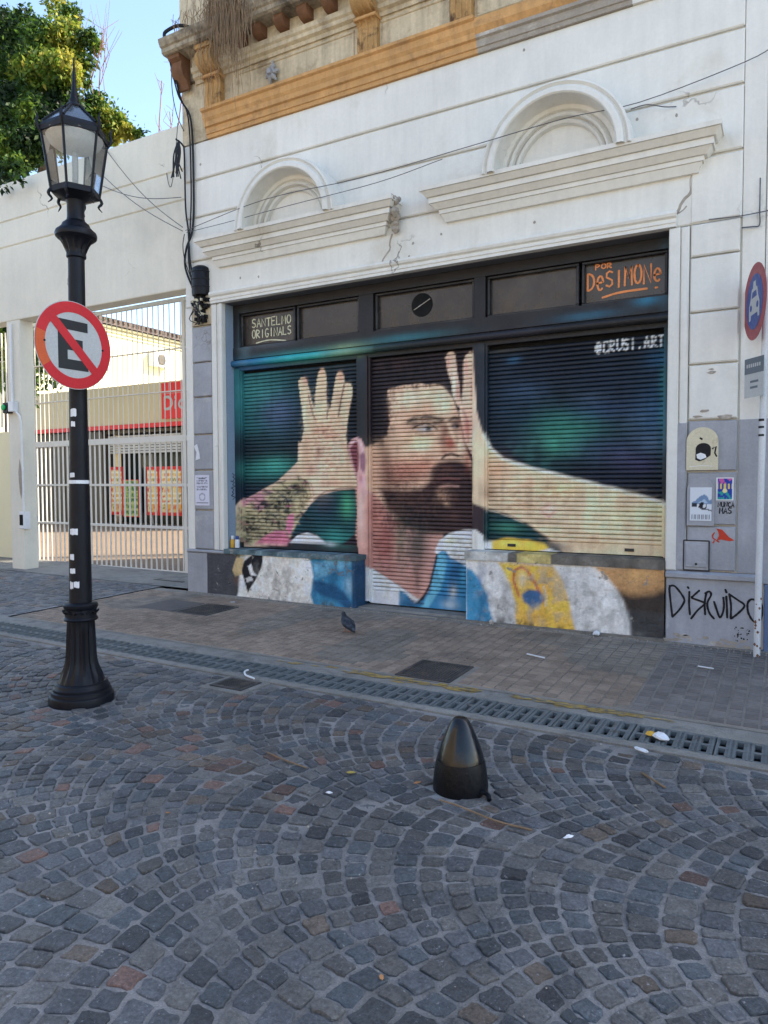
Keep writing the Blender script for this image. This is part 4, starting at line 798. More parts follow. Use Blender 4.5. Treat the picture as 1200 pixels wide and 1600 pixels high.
('S','s',(236,238,232),0.95,0.0037,[(-1.187,2.927),(-1.188,3.033)],0.0071),
('S','s',(236,238,232),0.95,0.0037,[(-1.188,3.033),(-1.181,3.033),(-1.171,3.031),(-1.162,3.027),(-1.154,3.022),(-1.15,3.014),(-1.148,3.006),(-1.15,2.998),(-1.154,2.991),(-1.161,2.985),(-1.17,2.98),(-1.18,2.978),(-1.188,2.978),(-1.143,2.928)],0.0071),
('S','s',(236,238,232),0.95,0.0037,[(-1.124,3.034),(-1.077,3.035)],0.0071),
('S','s',(236,238,232),0.95,0.0037,[(-1.1,3.035),(-1.099,2.929)],0.0071),
('B','b',(66,66,70),0.0001,0,[(-6.6,0.355),(0.333,0.431)]),
('B','p',(70,70,74),1,0.015,[(-6.822,0.734),(-6.229,0.699),(-6.283,0.035),(-6.834,0.035)]),
('B','p',(186,160,110),1,0.0075,[(-6.295,0.628),(-6.165,0.618),(-6.201,0.413),(-6.321,0.372),(-6.364,0.455)]),
('B','b',(96,100,50),0.8,0,[(-6.208,0.666),(0.087,0.051)]),
('B','b',(120,80,60),0.6,0,[(-6.3,0.331),(0.055,0.068)]),
('B','p',(222,216,204),1,0.015,[(-6.014,0.742),(-5.181,0.761),(-4.991,0.493),(-4.996,0.017),(-6.327,-0.012),(-6.213,0.337)]),
('B','p',(30,30,34),1,0.0075,[(-6.166,0.584),(-6.015,0.675),(-5.846,0.699),(-5.869,0.524),(-5.977,0.351),(-6.107,0.175),(-6.17,0.314),(-6.211,0.447)]),
('B','p',(226,222,216),1,0.006,[(-6.102,0.52),(-6.038,0.557),(-6.018,0.458),(-5.955,0.411),(-6.061,0.396)]),
('B','p',(210,206,200),1,0.006,[(-6.148,0.358),(-6.061,0.388),(-6.019,0.34),(-6.127,0.3)]),
('B','b',(160,160,156),0.5,0,[(-5.788,0.322),(0.062,0.248)]),
('B','b',(170,166,160),0.5,0,[(-5.481,0.423),(0.05,0.277)]),
('B','b',(150,150,146),0.4,0,[(-5.615,0.169),(0.061,0.099)]),
('B','b',(196,180,150),0.3,0,[(-5.33,0.594),(0.079,0.08)]),
('B','p',(44,128,164),1,0.015,[(-5.143,0.747),(-4.419,0.779),(-4.423,0.027),(-5.015,0.015),(-5.119,0.206),(-5.068,0.449)]),
('B','p',(120,180,200),0.6,0.0225,[(-5.067,0.607),(-4.436,0.778),(-4.419,0.641),(-5.04,0.411)]),
('B','b',(170,200,210),0.6,0,[(-4.547,0.364),(0.081,0.124)]),
('B','p',(18,64,104),0.8,0.0225,[(-5.069,0.409),(-4.712,0.353),(-4.512,0.174),(-4.513,0.034),(-4.713,0.158),(-5.07,0.273)]),
('B','b',(90,150,170),0.6,0,[(-4.853,0.108),(0.149,0.055)]),
('B','p',(20,44,80),0.8,0.0112,[(-4.517,0.728),(-4.419,0.748),(-4.423,0.027),(-4.504,0.035)]),
('B','p',(205,202,196),1,0.015,[(-3.018,0.714),(-1.597,0.756),(-1.379,0.547),(-1.252,-0.011),(-3.017,-0.063)]),
('B','p',(54,138,176),1,0.015,[(-3.04,0.671),(-2.958,0.633),(-2.868,0.527),(-2.794,0.378),(-2.764,0.227),(-2.713,0.051),(-3.04,0.041)]),
('B','b',(60,90,160),0.5,0,[(-2.875,0.547),(0.029,0.056)]),
('B','b',(26,84,120),0.5,0,[(-2.852,0.164),(0.059,0.126)]),
('B','p',(226,176,44),1,0.015,[(-2.671,0.746),(-2.075,0.737),(-1.981,0.603),(-1.914,0.378),(-1.846,0.068),(-2.469,0.061),(-2.484,0.333),(-2.549,0.547)]),
('B','b',(240,206,70),0.5,0,[(-2.564,0.669),(0.043,0.137)]),
('B','b',(196,140,50),0.5,0,[(-2.181,0.491),(0.121,0.2)]),
('B','b',(170,120,70),0.5,0,[(-2.282,0.18),(0.177,0.081)]),
('B','s',(176,74,56),0.85,0.009,[(-2.442,0.404),(-2.499,0.571),(-2.486,0.667),(-2.416,0.705),(-2.346,0.668),(-2.263,0.539),(-2.18,0.37)],0.015),
('B','b',(206,192,160),0.8,0,[(-2.401,0.57),(0.048,0.088)]),
('B','p',(22,92,140),0.95,0.015,[(-2.414,0.42),(-2.331,0.48),(-2.235,0.473),(-2.167,0.398),(-2.207,0.328),(-2.289,0.281),(-2.386,0.341)]),
('B','s',(214,214,210),0.6,0.0075,[(-2.174,0.524),(-2.147,0.426),(-2.153,0.326)],0.009),
('B','p',(186,138,84),1,0.0225,[(-1.685,0.758),(-0.939,0.773),(-0.934,0.332),(-1.347,0.359),(-1.44,0.542)]),
('B','b',(206,160,96),0.7,0,[(-1.23,0.682),(0.176,0.088)]),
('B','p',(44,42,42),0.95,0.045,[(-1.446,0.529),(-1.288,0.49),(-1.11,0.528),(-0.937,0.608),(-0.93,-0.038),(-1.319,-0.006),(-1.346,0.296)]),
('B','s',(226,224,214),0.6,0.015,[(-1.672,0.745),(-1.533,0.632),(-1.433,0.505),(-1.371,0.357),(-1.333,0.202),(-1.319,0.013)],0.0094),
('B','b',(110,108,104),0.6,0,[(-1.224,0.118),(0.06,0.025)]),
('B','b',(160,160,156),0.25,0,[(-1.981,0.636),(0.131,0.198)]),
('B','n',(150,146,136),0.6,14,[(-5.583,0.335),(0.495,0.368)],0.8),
('B','n',(150,146,136),0.6,14,[(-2.18,0.424),(0.331,0.4)],0.8),
('B','n',(150,146,136),0.6,14,[(-2.67,0.318),(0.284,0.345)],0.8),
('B','n',(150,146,136),0.6,14,[(-1.656,0.333),(0.249,0.323)],0.8),
('B','n',(20,80,118),0.5,10,[(-4.804,0.386),(0.365,0.353)],0.7),
('B','n',(20,80,118),0.5,10,[(-2.875,0.372),(0.132,0.35)],0.7),
('B','n',(70,66,58),0.7,22,[(-5.586,0.048),(0.495,0.099)],0.6),
('B','n',(70,66,58),0.7,22,[(-4.807,0.072),(0.456,0.094)],0.6),
('B','n',(70,66,58),0.7,22,[(-2.526,0.09),(0.347,0.082)],0.6),
('B','n',(70,66,58),0.7,22,[(-2.111,0.062),(0.329,0.08)],0.6),
('B','n',(70,66,58),0.7,22,[(-1.59,0.049),(0.307,0.077)],0.6)]

def _seg(P, pts, closed):
    n = len(pts); d = np.full(len(P), 1e9)
    for i in range(n if closed else n-1):
        a = np.array(pts[i]); b = np.array(pts[(i+1) % n]); ab = b-a; q = P-a
        t = np.clip((q@ab)/max(ab@ab, 1e-12), 0, 1); d = np.minimum(d, np.hypot(*(q-t[:, None]*ab).T))
    return d
def _inside(P, pts):
    ins = np.zeros(len(P), bool); n = len(pts); x, y = P[:, 0], P[:, 1]
    for i in range(n):
        x1, y1 = pts[i]; x2, y2 = pts[(i+1) % n]
        if y1 == y2: continue
        c = ((y1 > y) != (y2 > y)) & (x < (x2-x1)*(y-y1)/(y2-y1)+x1); ins ^= c
    return ins
def hsh(a): return (np.sin(a*127.1)*43758.5453) % 1.0
def vnoise(x, z, s, seed=0):
    x = x*s+seed*17.3; z = z*s+seed*9.1; i = np.floor(x); j = np.floor(z); u = x-i; v = z-j; u = u*u*(3-2*u); v = v*v*(3-2*v)
    h = lambda a, b: hsh(a*1.31+b*57.17+seed)
    return (h(i, j)*(1-u)+h(i+1, j)*u)*(1-v)+(h(i, j+1)*(1-u)+h(i+1, j+1)*u)*v
BASES = {'S': (26, 36, 46), 'B': (205, 203, 196)}
PGAIN = 1.22
def paint(P, layer):
    P = np.asarray(P, float)
    col = np.tile(lin(BASES[layer]), (len(P), 1))
    if layer == 'S':
        n = vnoise(P[:, 0], P[:, 1], 2.2, 3)*.6+vnoise(P[:, 0], P[:, 1], 7, 4)*.4
        col = col*(.55+.9*n[:, None]); col += .02*np.maximum(0, vnoise(P[:, 0], P[:, 1], 1.1, 5)-.5)[:, None]*np.array([.3, 1.2, 1.6])
    wob = np.stack([vnoise(P[:, 0], P[:, 1], 9, 1)-.5, vnoise(P[:, 0], P[:, 1], 9, 2)-.5], 1)*.012
    Q = P+wob
    for op in MURAL:
        if op[0] != layer: continue
        c = lin(op[2]); al = op[3]
        if op[1] == 'b':
            (cx, cz), (rx, rz) = op[5]; d2 = ((Q[:, 0]-cx)/rx)**2+((Q[:, 1]-cz)/rz)**2; a = al*np.exp(-d2*1.4)
            a[d2 > 5] = 0
        elif op[1] == 'n':                                        # mottled, hair-like or stippled patch
            (cx, cz), (rx, rz) = op[5]; d2 = ((Q[:, 0]-cx)/rx)**2+((Q[:, 1]-cz)/rz)**2; t_ = vnoise(P[:, 0], P[:, 1]*op[6], op[4], 5)*.6+vnoise(P[:, 0], P[:, 1]*op[6], op[4]*2.3, 6)*.4
            a = al*np.clip(1.25-d2, 0, 1)*np.clip((t_-.42)*4, 0, 1)
        else:
            pts = op[5]; xs = [p[0] for p in pts]; zs = [p[1] for p in pts]; so = max(op[4], .002); pad = so*2+(op[6] if op[1] == 's' else 0)
            m = (Q[:, 0] > min(xs)-pad) & (Q[:, 0] < max(xs)+pad) & (Q[:, 1] > min(zs)-pad) & (Q[:, 1] < max(zs)+pad)
            a = np.zeros(len(P))
            if m.any():
                q = Q[m]
                if op[1] == 'p':
                    d = _seg(q, pts, True); d = np.where(_inside(q, pts), -d, d)
                else: d = _seg(q, pts, False)-op[6]
                a[m] = al*np.clip(.5-d/(2*so), 0, 1)
        col = col*(1-a[:, None])+c*a[:, None]
    n = vnoise(P[:, 0], P[:, 1], 13, 8)
    dr = np.clip(vnoise(P[:, 0], P[:, 1]*.12, 16, 12)-.62, 0, 1)*.5     # thin vertical runs of grime
    lum = np.maximum(col@np.array([.3, .55, .15]), 1e-3)[:, None]; col = col*(lum/.2)**.07; col = col*.90+.10*lum*(lum/.2)**.07*np.array([1.06, .99, .95])
    return np.clip(col*PGAIN*(.90+.2*n[:, None])*(1-dr[:, None]), 0.004, .85)
def tpaint(P):                                                    # the dark transom beams with drifts of teal and blue overspray
    P = np.asarray(P, float); col = np.tile(lin((30, 29, 31)), (len(P), 1))*(.8+.5*vnoise(P[:, 0], P[:, 1], 6, 2)[:, None])
    for c, cx, cz, rx, rz, al in (((40, 150, 150), -5.4, 3.2, .9, .08, .75), ((30, 90, 140), -6.2, 3.15, .5, .09, .8), ((130, 150, 110), -4.7, 3.24, .35, .06, .7), ((40, 110, 120), -3.9, 3.28, .6, .05, .7),
            ((50, 50, 62), -2.6, 3.2, .5, .06, .4), ((36, 96, 120), -1.8, 3.29, .35, .045, .6), ((40, 120, 150), -1.22, 3.38, .14, .06, .7), ((90, 100, 110), -5.9, 3.4, .5, .05, .5), ((90, 120, 130), -6.3, 3.45, .12, .35, .5), ((60, 110, 130), -1.06, 3.6, .06, .3, .7)):
        a = al*np.exp(-1.3*(((P[:, 0]-cx)/rx)**2+((P[:, 1]-cz)/rz)**2)); col = col*(1-a[:, None])+lin(c)*a[:, None]
    return np.clip(col*1.2, .004, .8)
def grid_faces(nx, nz, o=0): return [(o+j*nx+i, o+j*nx+i+1, o+(j+1)*nx+i+1, o+(j+1)*nx+i) for j in range(nz-1) for i in range(nx-1)]
def painted_box(name, x0, x1, y0, y1, z0, z1, fn, m, parent, step=.02, rough=0.0, seed=1):
    nx = max(2, int((x1-x0)/step)+1); nz = max(2, int((z1-z0)/step)+1); mb = MB()
    X, Z = np.meshgrid(np.linspace(x0, x1, nx), np.linspace(z0, z1, nz)); P = np.stack([X.ravel(), Z.ravel()], 1)
    Y = np.full(len(P), y0)
    if rough: Y = Y-rough*vnoise(P[:, 0], P[:, 1], 8, seed)+rough*.5*(vnoise(P[:, 0], P[:, 1], 31, seed) > .8)
    c = fn(P); mb.v = [(p[0], y, p[1]) for p, y in zip(P, Y)]; mb.f = grid_faces(nx, nz); mb.c = [tuple(k) for k in c]
    for X0, a, b in ((x0, 0, 1), (x1, nx-1, 0)):                  # side faces take the colour of the edge
        idx = [j*nx+a for j in range(nz)]; o = len(mb.v)
        mb.v += [(X0, y1, P[i][1]) for i in idx]; mb.c += [mb.c[i] for i in idx]
        mb.f += [((idx[j], idx[j+1], o+j+1, o+j) if b else (idx[j], o+j, o+j+1, idx[j+1])) for j in range(nz-1)]
    for Zk, a, b in ((z0, 0, 0), (z1, nz-1, 1)):
        idx = [a*nx+i for i in range(nx)]; o = len(mb.v)
        mb.v += [(P[i][0], y1, Zk) for i in idx]; mb.c += [mb.c[i] for i in idx]
        mb.f += [((idx[i], o+i, o+i+1, idx[i+1]) if not b else (idx[i], idx[i+1], o+i+1, o+i)) for i in range(nx-1)]
    return mb.build(name, m, parent)

# ------------------------------------------------------------------ the corner building
B = thing('corner_building', (-3.8, D, 0), 'old white stucco corner building with arched pediments, ochre band and painted roller shutters', 'building')
def part(mb, name, m, parent=B, **k): return mb.build(name, m, parent, **k)
XL, XR = -7.17, -.39
w = MB()
w.box(XL, -.20, D+.04, D+5.5, 3.97, 11.2); w.box(XL, -6.5, D+.04, D+5.5, -.1, 3.97); w.box(-1.0, -.20, D+.04, D+5.5, -.1, 3.97)
part(w, 'wall', M['white'])
part(MB().box(-6.5, -1.0, D+.55, D+5.5, -.1, 3.97), 'shop_interior', M['void'])
for z0, z1 in ((3.975, 4.563), (4.587, 5.137), (5.161, 5.628), (5.652, 6.12)):                # rusticated courses
    w = MB(); w.cbox(XL, XR, D, D+.045, z0, z1, .012)
    part(w, 'plaster_course', M['white'])
for z0, z1 in ((5.652, 7.4), (5.161, 5.628), (4.587, 5.137), (4.142, 4.563)):
    pass
part(MB().cbox(-.385, -.205, D+.015, D+.05, .76, 6.6, .004), 'wall_strip', M['white'])
part(MB().cbox(-.384, -.206, D+.008, D+.045, .765, 2.16, .003), 'wall_strip', M['grey'])
# right pilaster: quoins, lower ones painted grey
qz = [.765, 1.19, 1.69, 2.168, 2.683, 3.16, 3.668, 4.13]
for i in range(len(qz)-1):
    z0, z1 = qz[i]+.008, qz[i+1]-.008
    if i == 6: z1 = 3.965
    part(MB().cbox(-.812, -.402, D-.012, D+.045, z0, z1, .012), 'quoin', M['grey'] if i < 3 else M['white'])
part(MB().cbox(-.812, -.402, D-.012, D+.001, 3.985, 4.55, .008), 'quoin', M['white'])
# left pilaster
qz = [.70, 1.235, 1.775, 2.255, 2.757, 3.22, 3.70]
for i in range(len(qz)-1):
    part(MB().cbox(-7.035, -6.69, D-.02, D+.045, qz[i]+.009, qz[i+1]-.009, .012), 'quoin', M['grey'])
part(MB().cbox(XL, -7.045, D-.005, D+.045, .7, 3.965, .004), 'wall_strip', M['white'])
part(MB().cbox(-7.035, -6.69, D-.012, D+.045, 3.715, 3.96, .006), 'quoin', M['cream'])
w = MB(); w.cbox(XL, -6.81, D-.035, D+.045, -.05, .655, .006); w.cbox(XL-.0, -6.50, D-.05, D+.045, .66, .70, .012)
part(w, 'plinth', M['grey'])
w = MB(); w.cbox(-.985, -.205, D-.03, D+.045, -.05, .69, .005)
part(w, 'plinth', M['grey'])
w = MB(); w.prism([(D+.04, .693), (D-.055, .693), (D-.062, .70), (D-.062, .735), (D-.02, .757), (D+.04, .757)], -.99, -.20)
part(w, 'plinth_moulding', M['grey'])
# door case mouldings
w = MB(); w.cbox(-6.683, -6.60, D-.035, D+.05, .705, 3.96, .01); w.cbox(-6.597, -6.555, D-.02, D+.05, .705, 3.96, .008); w.cbox(-6.552, -6.50, D-.04, D+.05, .705, 3.96, .01)
part(w, 'door_case', M['white'])
w = MB(); w.cbox(-.998, -.90, D-.035, D+.05, .76, 3.96, .01); w.cbox(-.897, -.822, D-.022, D+.05, .76, 3.96, .012)
part(w, 'door_case', M['white'])
part(MB().cbox(-.96, -.824, D-.028, D+.0, .765, 2.15, .01), 'door_case', M['grey'])
w = MB(); w.prism([(D+.04, 3.968), (D-.05, 3.968), (D-.05, 4.0), (D-.06, 4.005), (D-.06, 4.025), (D-.045, 4.03), (D-.045, 4.045), (D-.07, 4.06), (D-.08, 4.085), (D-.07, 4.112), (D-.02, 4.128), (D+.04, 4.13)], -6.68, -.935)
part(w, 'door_lintel', M['white'])
# reveals of the opening
part(MB().box(-6.502, -6.497, D+.045, D+.55, .705, 3.965), 'reveal', M['bluegrey'])
part(MB().box(-1.003, -.998, D+.045, D+.55, .76, 3.965), 'reveal', M['dark'])
part(MB().box(-6.49, -1.01, D+.03, D+.55, 3.962, 3.967), 'reveal', mat('grey_soffit', (.10, .10, .11), .7))
# shallow pediment shelves over the door case
def shelf(x0, x1, broken):
    F_ = D-.27; e = .05 if broken else 0
    w = MB()
    for (ya, za, yb, zb, ia, ib) in ((F_, 4.716, F_-.004, 4.757, 0, 0), (F_+.062, 4.662, F_+.012, 4.713, .05, .01), (F_+.088, 4.602, F_+.085, 4.659, .07, .07), (F_+.155, 4.548, F_+.10, 4.599, .13, .085), (F_+.178, 4.505, F_+.172, 4.545, .16, .155), (F_+.23, 4.425, F_+.19, 4.502, .21, .175)):
        w.hexa([(x0+ia, ya, za), (x1-ia+e*2, ya, za), (x1-ia+e*2, D+.02, za), (x0+ia, D+.02, za)], [(x0+ib, yb, zb), (x1-ib+e*2, yb, zb), (x1-ib+e*2, D+.02, zb), (x0+ib, D+.02, zb)])
    o = part(w, 'pediment_shelf', M['white'])
    return o
s1 = shelf(-6.75, -3.93, True); s2 = shelf(-3.49, -.545, False)
w = MB()                                                          # broken, unpainted end of the left shelf
for i in range(26):
    z = random.uniform(4.44, 4.76); f = (z-4.42)/.34; yb = D-.03-.24*f*random.uniform(.3, 1)
    x = -3.90+random.uniform(-.01, .10)*f; r = random.uniform(.02, .05)
    w.lathe([(r*.4, z-r), (r, z-r*.3), (r*.8, z+r*.5), (r*.2, z+r)], x, yb, 6, a0=random.random())
w.build('broken_edge', M['raw'], s1)
# half-round hoods
def hood(cx, cz):
    prof = [(.735, D+.03), (.735, D-.27), (.728, D-.295), (.712, D-.300), (.700, D-.285), (.690, D-.272), (.676, D-.280), (.670, D-.305), (.655, D-.318), (.612, D-.320), (.600, D-.305), (.592, D-.14), (.580, D-.11), (.545, D-.10), (.535, D-.075), (.524, D-.095), (.500, D-.12), (.482, D-.10), (.474, D-.045), (.464, D-.060), (.445, D-.080), (.426, D-.060), (.418, D-.006), (.0001, D-.004)]
    n = 44; vs = []; fs = []; m_ = len(prof)
    for k in range(n+1):
        a = math.pi*k/n
        for r, y in prof: vs.append((cx+r*math.cos(a), y, cz+r*math.sin(a)))
    for k in range(n):
        for i in range(m_-1): fs.append((k*m_+i, k*m_+i+1, (k+1)*m_+i+1, (k+1)*m_+i))
    part(MB().add(vs, fs), 'arched_hood', M['white'], smooth=25)
hood(-5.315, 4.735); hood(-2.035, 4.735)
# ochre string course, unpainted towards the corner
prof = [(D+.03, 6.118), (D-.03, 6.118), (D-.035, 6.16), (D-.05, 6.165), (D-.055, 6.235), (D-.085, 6.245), (D-.09, 6.30), (D-.115, 6.335), (D-.125, 6.40), (D-.155, 6.415), (D-.16, 6.445), (D-.10, 6.462), (D+.03, 6.465)]
part(MB().prism(prof, -6.71, -2.92), 'string_course', M['orange'])
part(MB().prism(prof[:6]+[(D-.08, 6.30), (D-.06, 6.37), (D-.05, 6.42), (D+.03, 6.43)], -2.92, -1.35), 'string_course', M['raw'])
part(MB().prism([(D-.08, 6.28), (D-.12, 6.33), (D-.13, 6.42), (D-.03, 6.46), (D-.03, 6.3)], -2.918, -1.75), 'string_course', M['orange'])
part(MB().prism(prof[:5]+[(D+.03, 6.30)], -1.35, -.95), 'string_course', M['white'])
# frieze
part(MB().box(XL+.002, -.392, D-.004, D+.045, 6.13, 6.96), 'frieze', M['cream'])
w = MB()
for x0, x1 in ((-6.22, -4.45), (-4.12, -3.24), (-2.93, -1.1)):
    for a, b, c_, d_ in ((x0, x1, 6.50, 6.53), (x0, x1, 6.80, 6.83)): w.cbox(a, b, D-.02, D-.002, c_, d_, .008)
    for a in (x0, x1-.03): w.cbox(a, a+.03, D-.02, D-.002, 6.532, 6.798, .008)
part(w, 'frieze_panel', M['cream'])
part(MB().prism([(D+.0, 6.86), (D-.03, 6.86), (D-.04, 6.90), (D-.08, 6.92), (D-.085, 6.96), (D-.11, 6.98), (D-.12, 7.03), (D-.09, 7.04), (D-.09, 7.18), (D+.0, 7.18)], -6.9, -.45), 'cornice_bed', M['cream'])
part(MB().box(XL+.001, -6.9, D-.06, D+.0, 6.9, 7.18), 'cornice_bed', M['creamdirty'])
part(MB().prism([(D+.03, 7.181), (D-.30, 7.181), (D-.33, 7.20), (D-.335, 7.25), (D-.36, 7.262), (D-.385, 7.31), (D-.39, 7.35), (D-.33, 7.365), (D+.03, 7.37)], -7.20, -.45), 'balcony_slab', M['creamdirty'])
w = MB(); w.prism([(D-.06, 6.80), (D-.09, 6.80), (D-.12, 6.88), (D-.19, 6.93), (D-.23, 7.02), (D-.22, 7.10), (D-.27, 7.13), (D-.27, 7.18), (D-.06, 7.18)], -7.15, -6.96)
part(w, 'crumbled_bracket', M['terracottabrown'], smooth=40)
part(MB().box(XL+.001, -.395, D-.004, D+.04, 7.372, 11.2), 'upper_wall', M['cream'])
w = MB(); w.cbox(-6.55, -6.36, D-.09, D-.005, 7.375, 10.5, .01); part(w, 'pilaster_strip', M['orange'])
w = MB(); w.cbox(-7.16, -6.62, D-.05, D-.005, 7.375, 10.5, .01); part(w, 'pilaster_strip', M['cream'])
# scrolled corbels
def corbel(x0, x1):
    pr = [(D+.0, 6.47), (D-.09, 6.47), (D-.10, 6.60), (D-.085, 6.74), (D-.10, 6.80), (D-.14, 6.84), (D-.12, 6.88), (D-.19, 6.90), (D-.255, 6.96), (D-.275, 7.04), (D-.25, 7.10), (D-.23, 7.12), (D-.27, 7.125), (D-.27, 7.18), (D+.0, 7.18)]
    pr = [pr[0]]+[tuple(p) for p in smoothline(pr[1:12], 3)]+pr[12:]
    w = MB(); w.prism(pr, x0, x1)
    c_ = part(w, 'corbel', M['ochreold'], smooth=40)
    g = MB()
    for k in range(3):
        x = x0+(x1-x0)*(.2+.3*k)
        g = MB(); g.tube([(x, y, z) for y, z in pr[1:-3]], .016, 6); g.build('fluting', M['ochreold'], c_)
    b_ = MB(); b_.cbox(x0-.012, x1+.012, D-.16, D-.01, 6.82, 6.855, .008); b_.build('collar', M['orange'], c_)
    return c_
for x0, x1 in ((-6.68, -6.42), (-4.36, -4.10), (-3.20, -2.96), (-1.0, -.76)): corbel(x0, x1)
for x in (-6.02, -5.72, -5.38, -5.03, -4.69, -3.9, -3.56, -2.66, -2.3, -1.94, -1.58, -1.22):
    w = MB(); w.prism([(D-.09, 7.055), (D-.16, 7.06), (D-.22, 7.09), (D-.25, 7.13), (D-.24, 7.18), (D-.09, 7.18)], x-.07, x+.07)
    part(w, 'modillion', M['terracottabrown'], smooth=40)
# plaster boss on the frieze
w = MB()
for k in range(6):
    a = k*math.pi/3+.2; w.tube([(-5.62, D-.03, 6.64), (-5.62+.05*math.cos(a), D-.07, 6.64+.06*math.sin(a)), (-5.62+.10*math.cos(a), D-.04, 6.64+.115*math.sin(a))], [.03, .032, .012], 7)
w.tube([(-5.62, D-.02, 6.64), (-5.62, D-.12, 6.645)], [.045, .03], 8); w.tube([(-5.62, D-.03, 6.70), (-5.61, D-.05, 6.80)], [.02, .012], 6)
part(w, 'plaster_boss', M['grey'])
# cracks, chips and screw holes
def crack(pts, wd, name='crack'): 
    r_ = MB(); r_.ribbon([(x+random.uniform(-.006, .006), z) for x, z in smoothline(pts, 3)], wd, y=D); return part(r_, name, M['raw'])
crack([(-3.96, 4.42), (-3.99, 4.34), (-4.0, 4.25), (-4.08, 4.16), (-4.11, 4.06)], .022)
crack([(-.80, 4.42), (-.82, 4.35), (-.815, 4.27), (-.89, 4.20), (-.93, 4.11)], .03)
crack([(-.96, 4.09), (-.9, 4.11), (-.86, 4.15)], .014)
for x, z in ((-6.86, 5.83), (-3.7, 4.28), (-3.35, 4.32), (-6.2, 4.25), (-2.42, 6.02), (-1.3, 5.05), (-2.3, 4.26), (-.95, 5.0), (-3.75, 4.14), (-5.9, 4.22)):
    part(MB().poly([(x+random.uniform(.6, 1)*.018*math.cos(a), z+random.uniform(.6, 1)*.02*math.sin(a)) for a in np.linspace(0, 5.6, 7)], D, .002), 'plaster_chip', M['raw'])
for x, z, r in ((-.62, 2.60, .05), (-.68, 2.25, .06), (-.5, 2.19, .08), (-.62, 2.63, .03), (-.74, 2.2, .05)):
    part(MB().poly([(x+r*random.uniform(.5, 1.1)*math.cos(a), z+r*.35*random.uniform(.5, 1)*math.sin(a)) for a in np.linspace(0, 5.7, 10)], D-.012, .003), 'plaster_chip', M['raw'])
w = MB()                                                          # rubbed, crumbling foot of the walls
def crumbs(x0, x1, yf, z0, n):
    for i in range(n):
        x = random.uniform(x0, x1); z = gz(x, D)+random.uniform(0, z0); r = random.uniform(.01, .035)
        w.poly([(x+r*1.6*random.uniform(.5, 1.1)*math.cos(a), z+r*.7*random.uniform(.5, 1)*math.sin(a)) for a in np.linspace(0, 5.6, 8)], yf, .002+.0002*(i % 9))
crumbs(-.97, -.22, D-.03, .10, 40); part(w, 'worn_foot', M['raw'])

# ------------------------------------------------------------------ shop front: frame, transom lights, shutters, painted stall risers
YF = D+.22
S_ = lambda P: paint(P, 'S')
Bl = lambda P: paint(P, 'B')
for x0, x1 in ((-6.495, -6.40), (-4.552, -4.418), (-3.045, -2.918), (-1.045, -1.002)):
    zb = .80 if x0 < -6 or x0 > -1.1 else .16
    painted_box('frame_post', x0, x1, YF-.03, YF+.3, zb, 3.13, S_, M['mural'], B, .02)
    g = MB(); c_ = .5*(x0+x1)
for x0, x1 in ((-6.495, -6.395), (-4.53, -4.33), (-3.04, -2.91), (-1.03, -1.003)):
    painted_box('transom_post', x0, x1, YF-.03, YF+.3, 3.33, 3.955, tpaint, M['mural'], B, .04)
painted_box('transom_rail', -6.49, -1.005, YF-.045, YF+.3, 3.245, 3.40, tpaint, M['mural'], B, .03)
painted_box('transom_rail', -6.49, -1.005, YF-.035, YF+.3, 3.85, 3.958, tpaint, M['mural'], B, .06)
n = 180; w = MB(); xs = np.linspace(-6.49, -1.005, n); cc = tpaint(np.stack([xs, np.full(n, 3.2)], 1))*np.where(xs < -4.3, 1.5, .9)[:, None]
ring = [(YF-.055+.042*math.cos(a), 3.188+.042*math.sin(a)) for a in np.linspace(0, 2*math.pi, 13)[:-1]]
for x, c_ in zip(xs, cc):
    w.v += [(x, y, z) for y, z in ring]; w.c += [tuple(c_)]*12
w.f = [(i*12+k, i*12+(k+1) % 12, (i+1)*12+(k+1) % 12, (i+1)*12+k) for i in range(n-1) for k in range(12)]+[tuple(range(12)), tuple(range((n-1)*12, n*12))[::-1]]
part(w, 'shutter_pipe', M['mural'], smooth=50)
painted_box('shutter_housing', -6.49, -1.005, YF-.02, YF+.3, 3.10, 3.243, tpaint, M['mural'], B, .04)
for x0, x1 in ((-6.39, -5.50), (-5.47, -4.54), (-4.32, -3.05), (-2.90, -1.90), (-1.87, -1.04)):
    o = part(MB().cbox(x0, x1, YF+.05, YF+.09, 3.40, 3.85, .004), 'transom_panel', M['panel'])
    g = MB(); t_ = .028
    g.cbox(x0, x1, YF+.0, YF+.049, 3.402, 3.402+t_, .006); g.cbox(x0, x1, YF+.0, YF+.049, 3.848-t_, 3.848, .006)
    g.cbox(x0, x0+t_, YF+.0, YF+.048, 3.402+t_, 3.848-t_, .006); g.cbox(x1-t_, x1, YF+.0, YF+.048, 3.402+t_, 3.848-t_, .006)
    g.build('panel_frame', M['dark'], o)
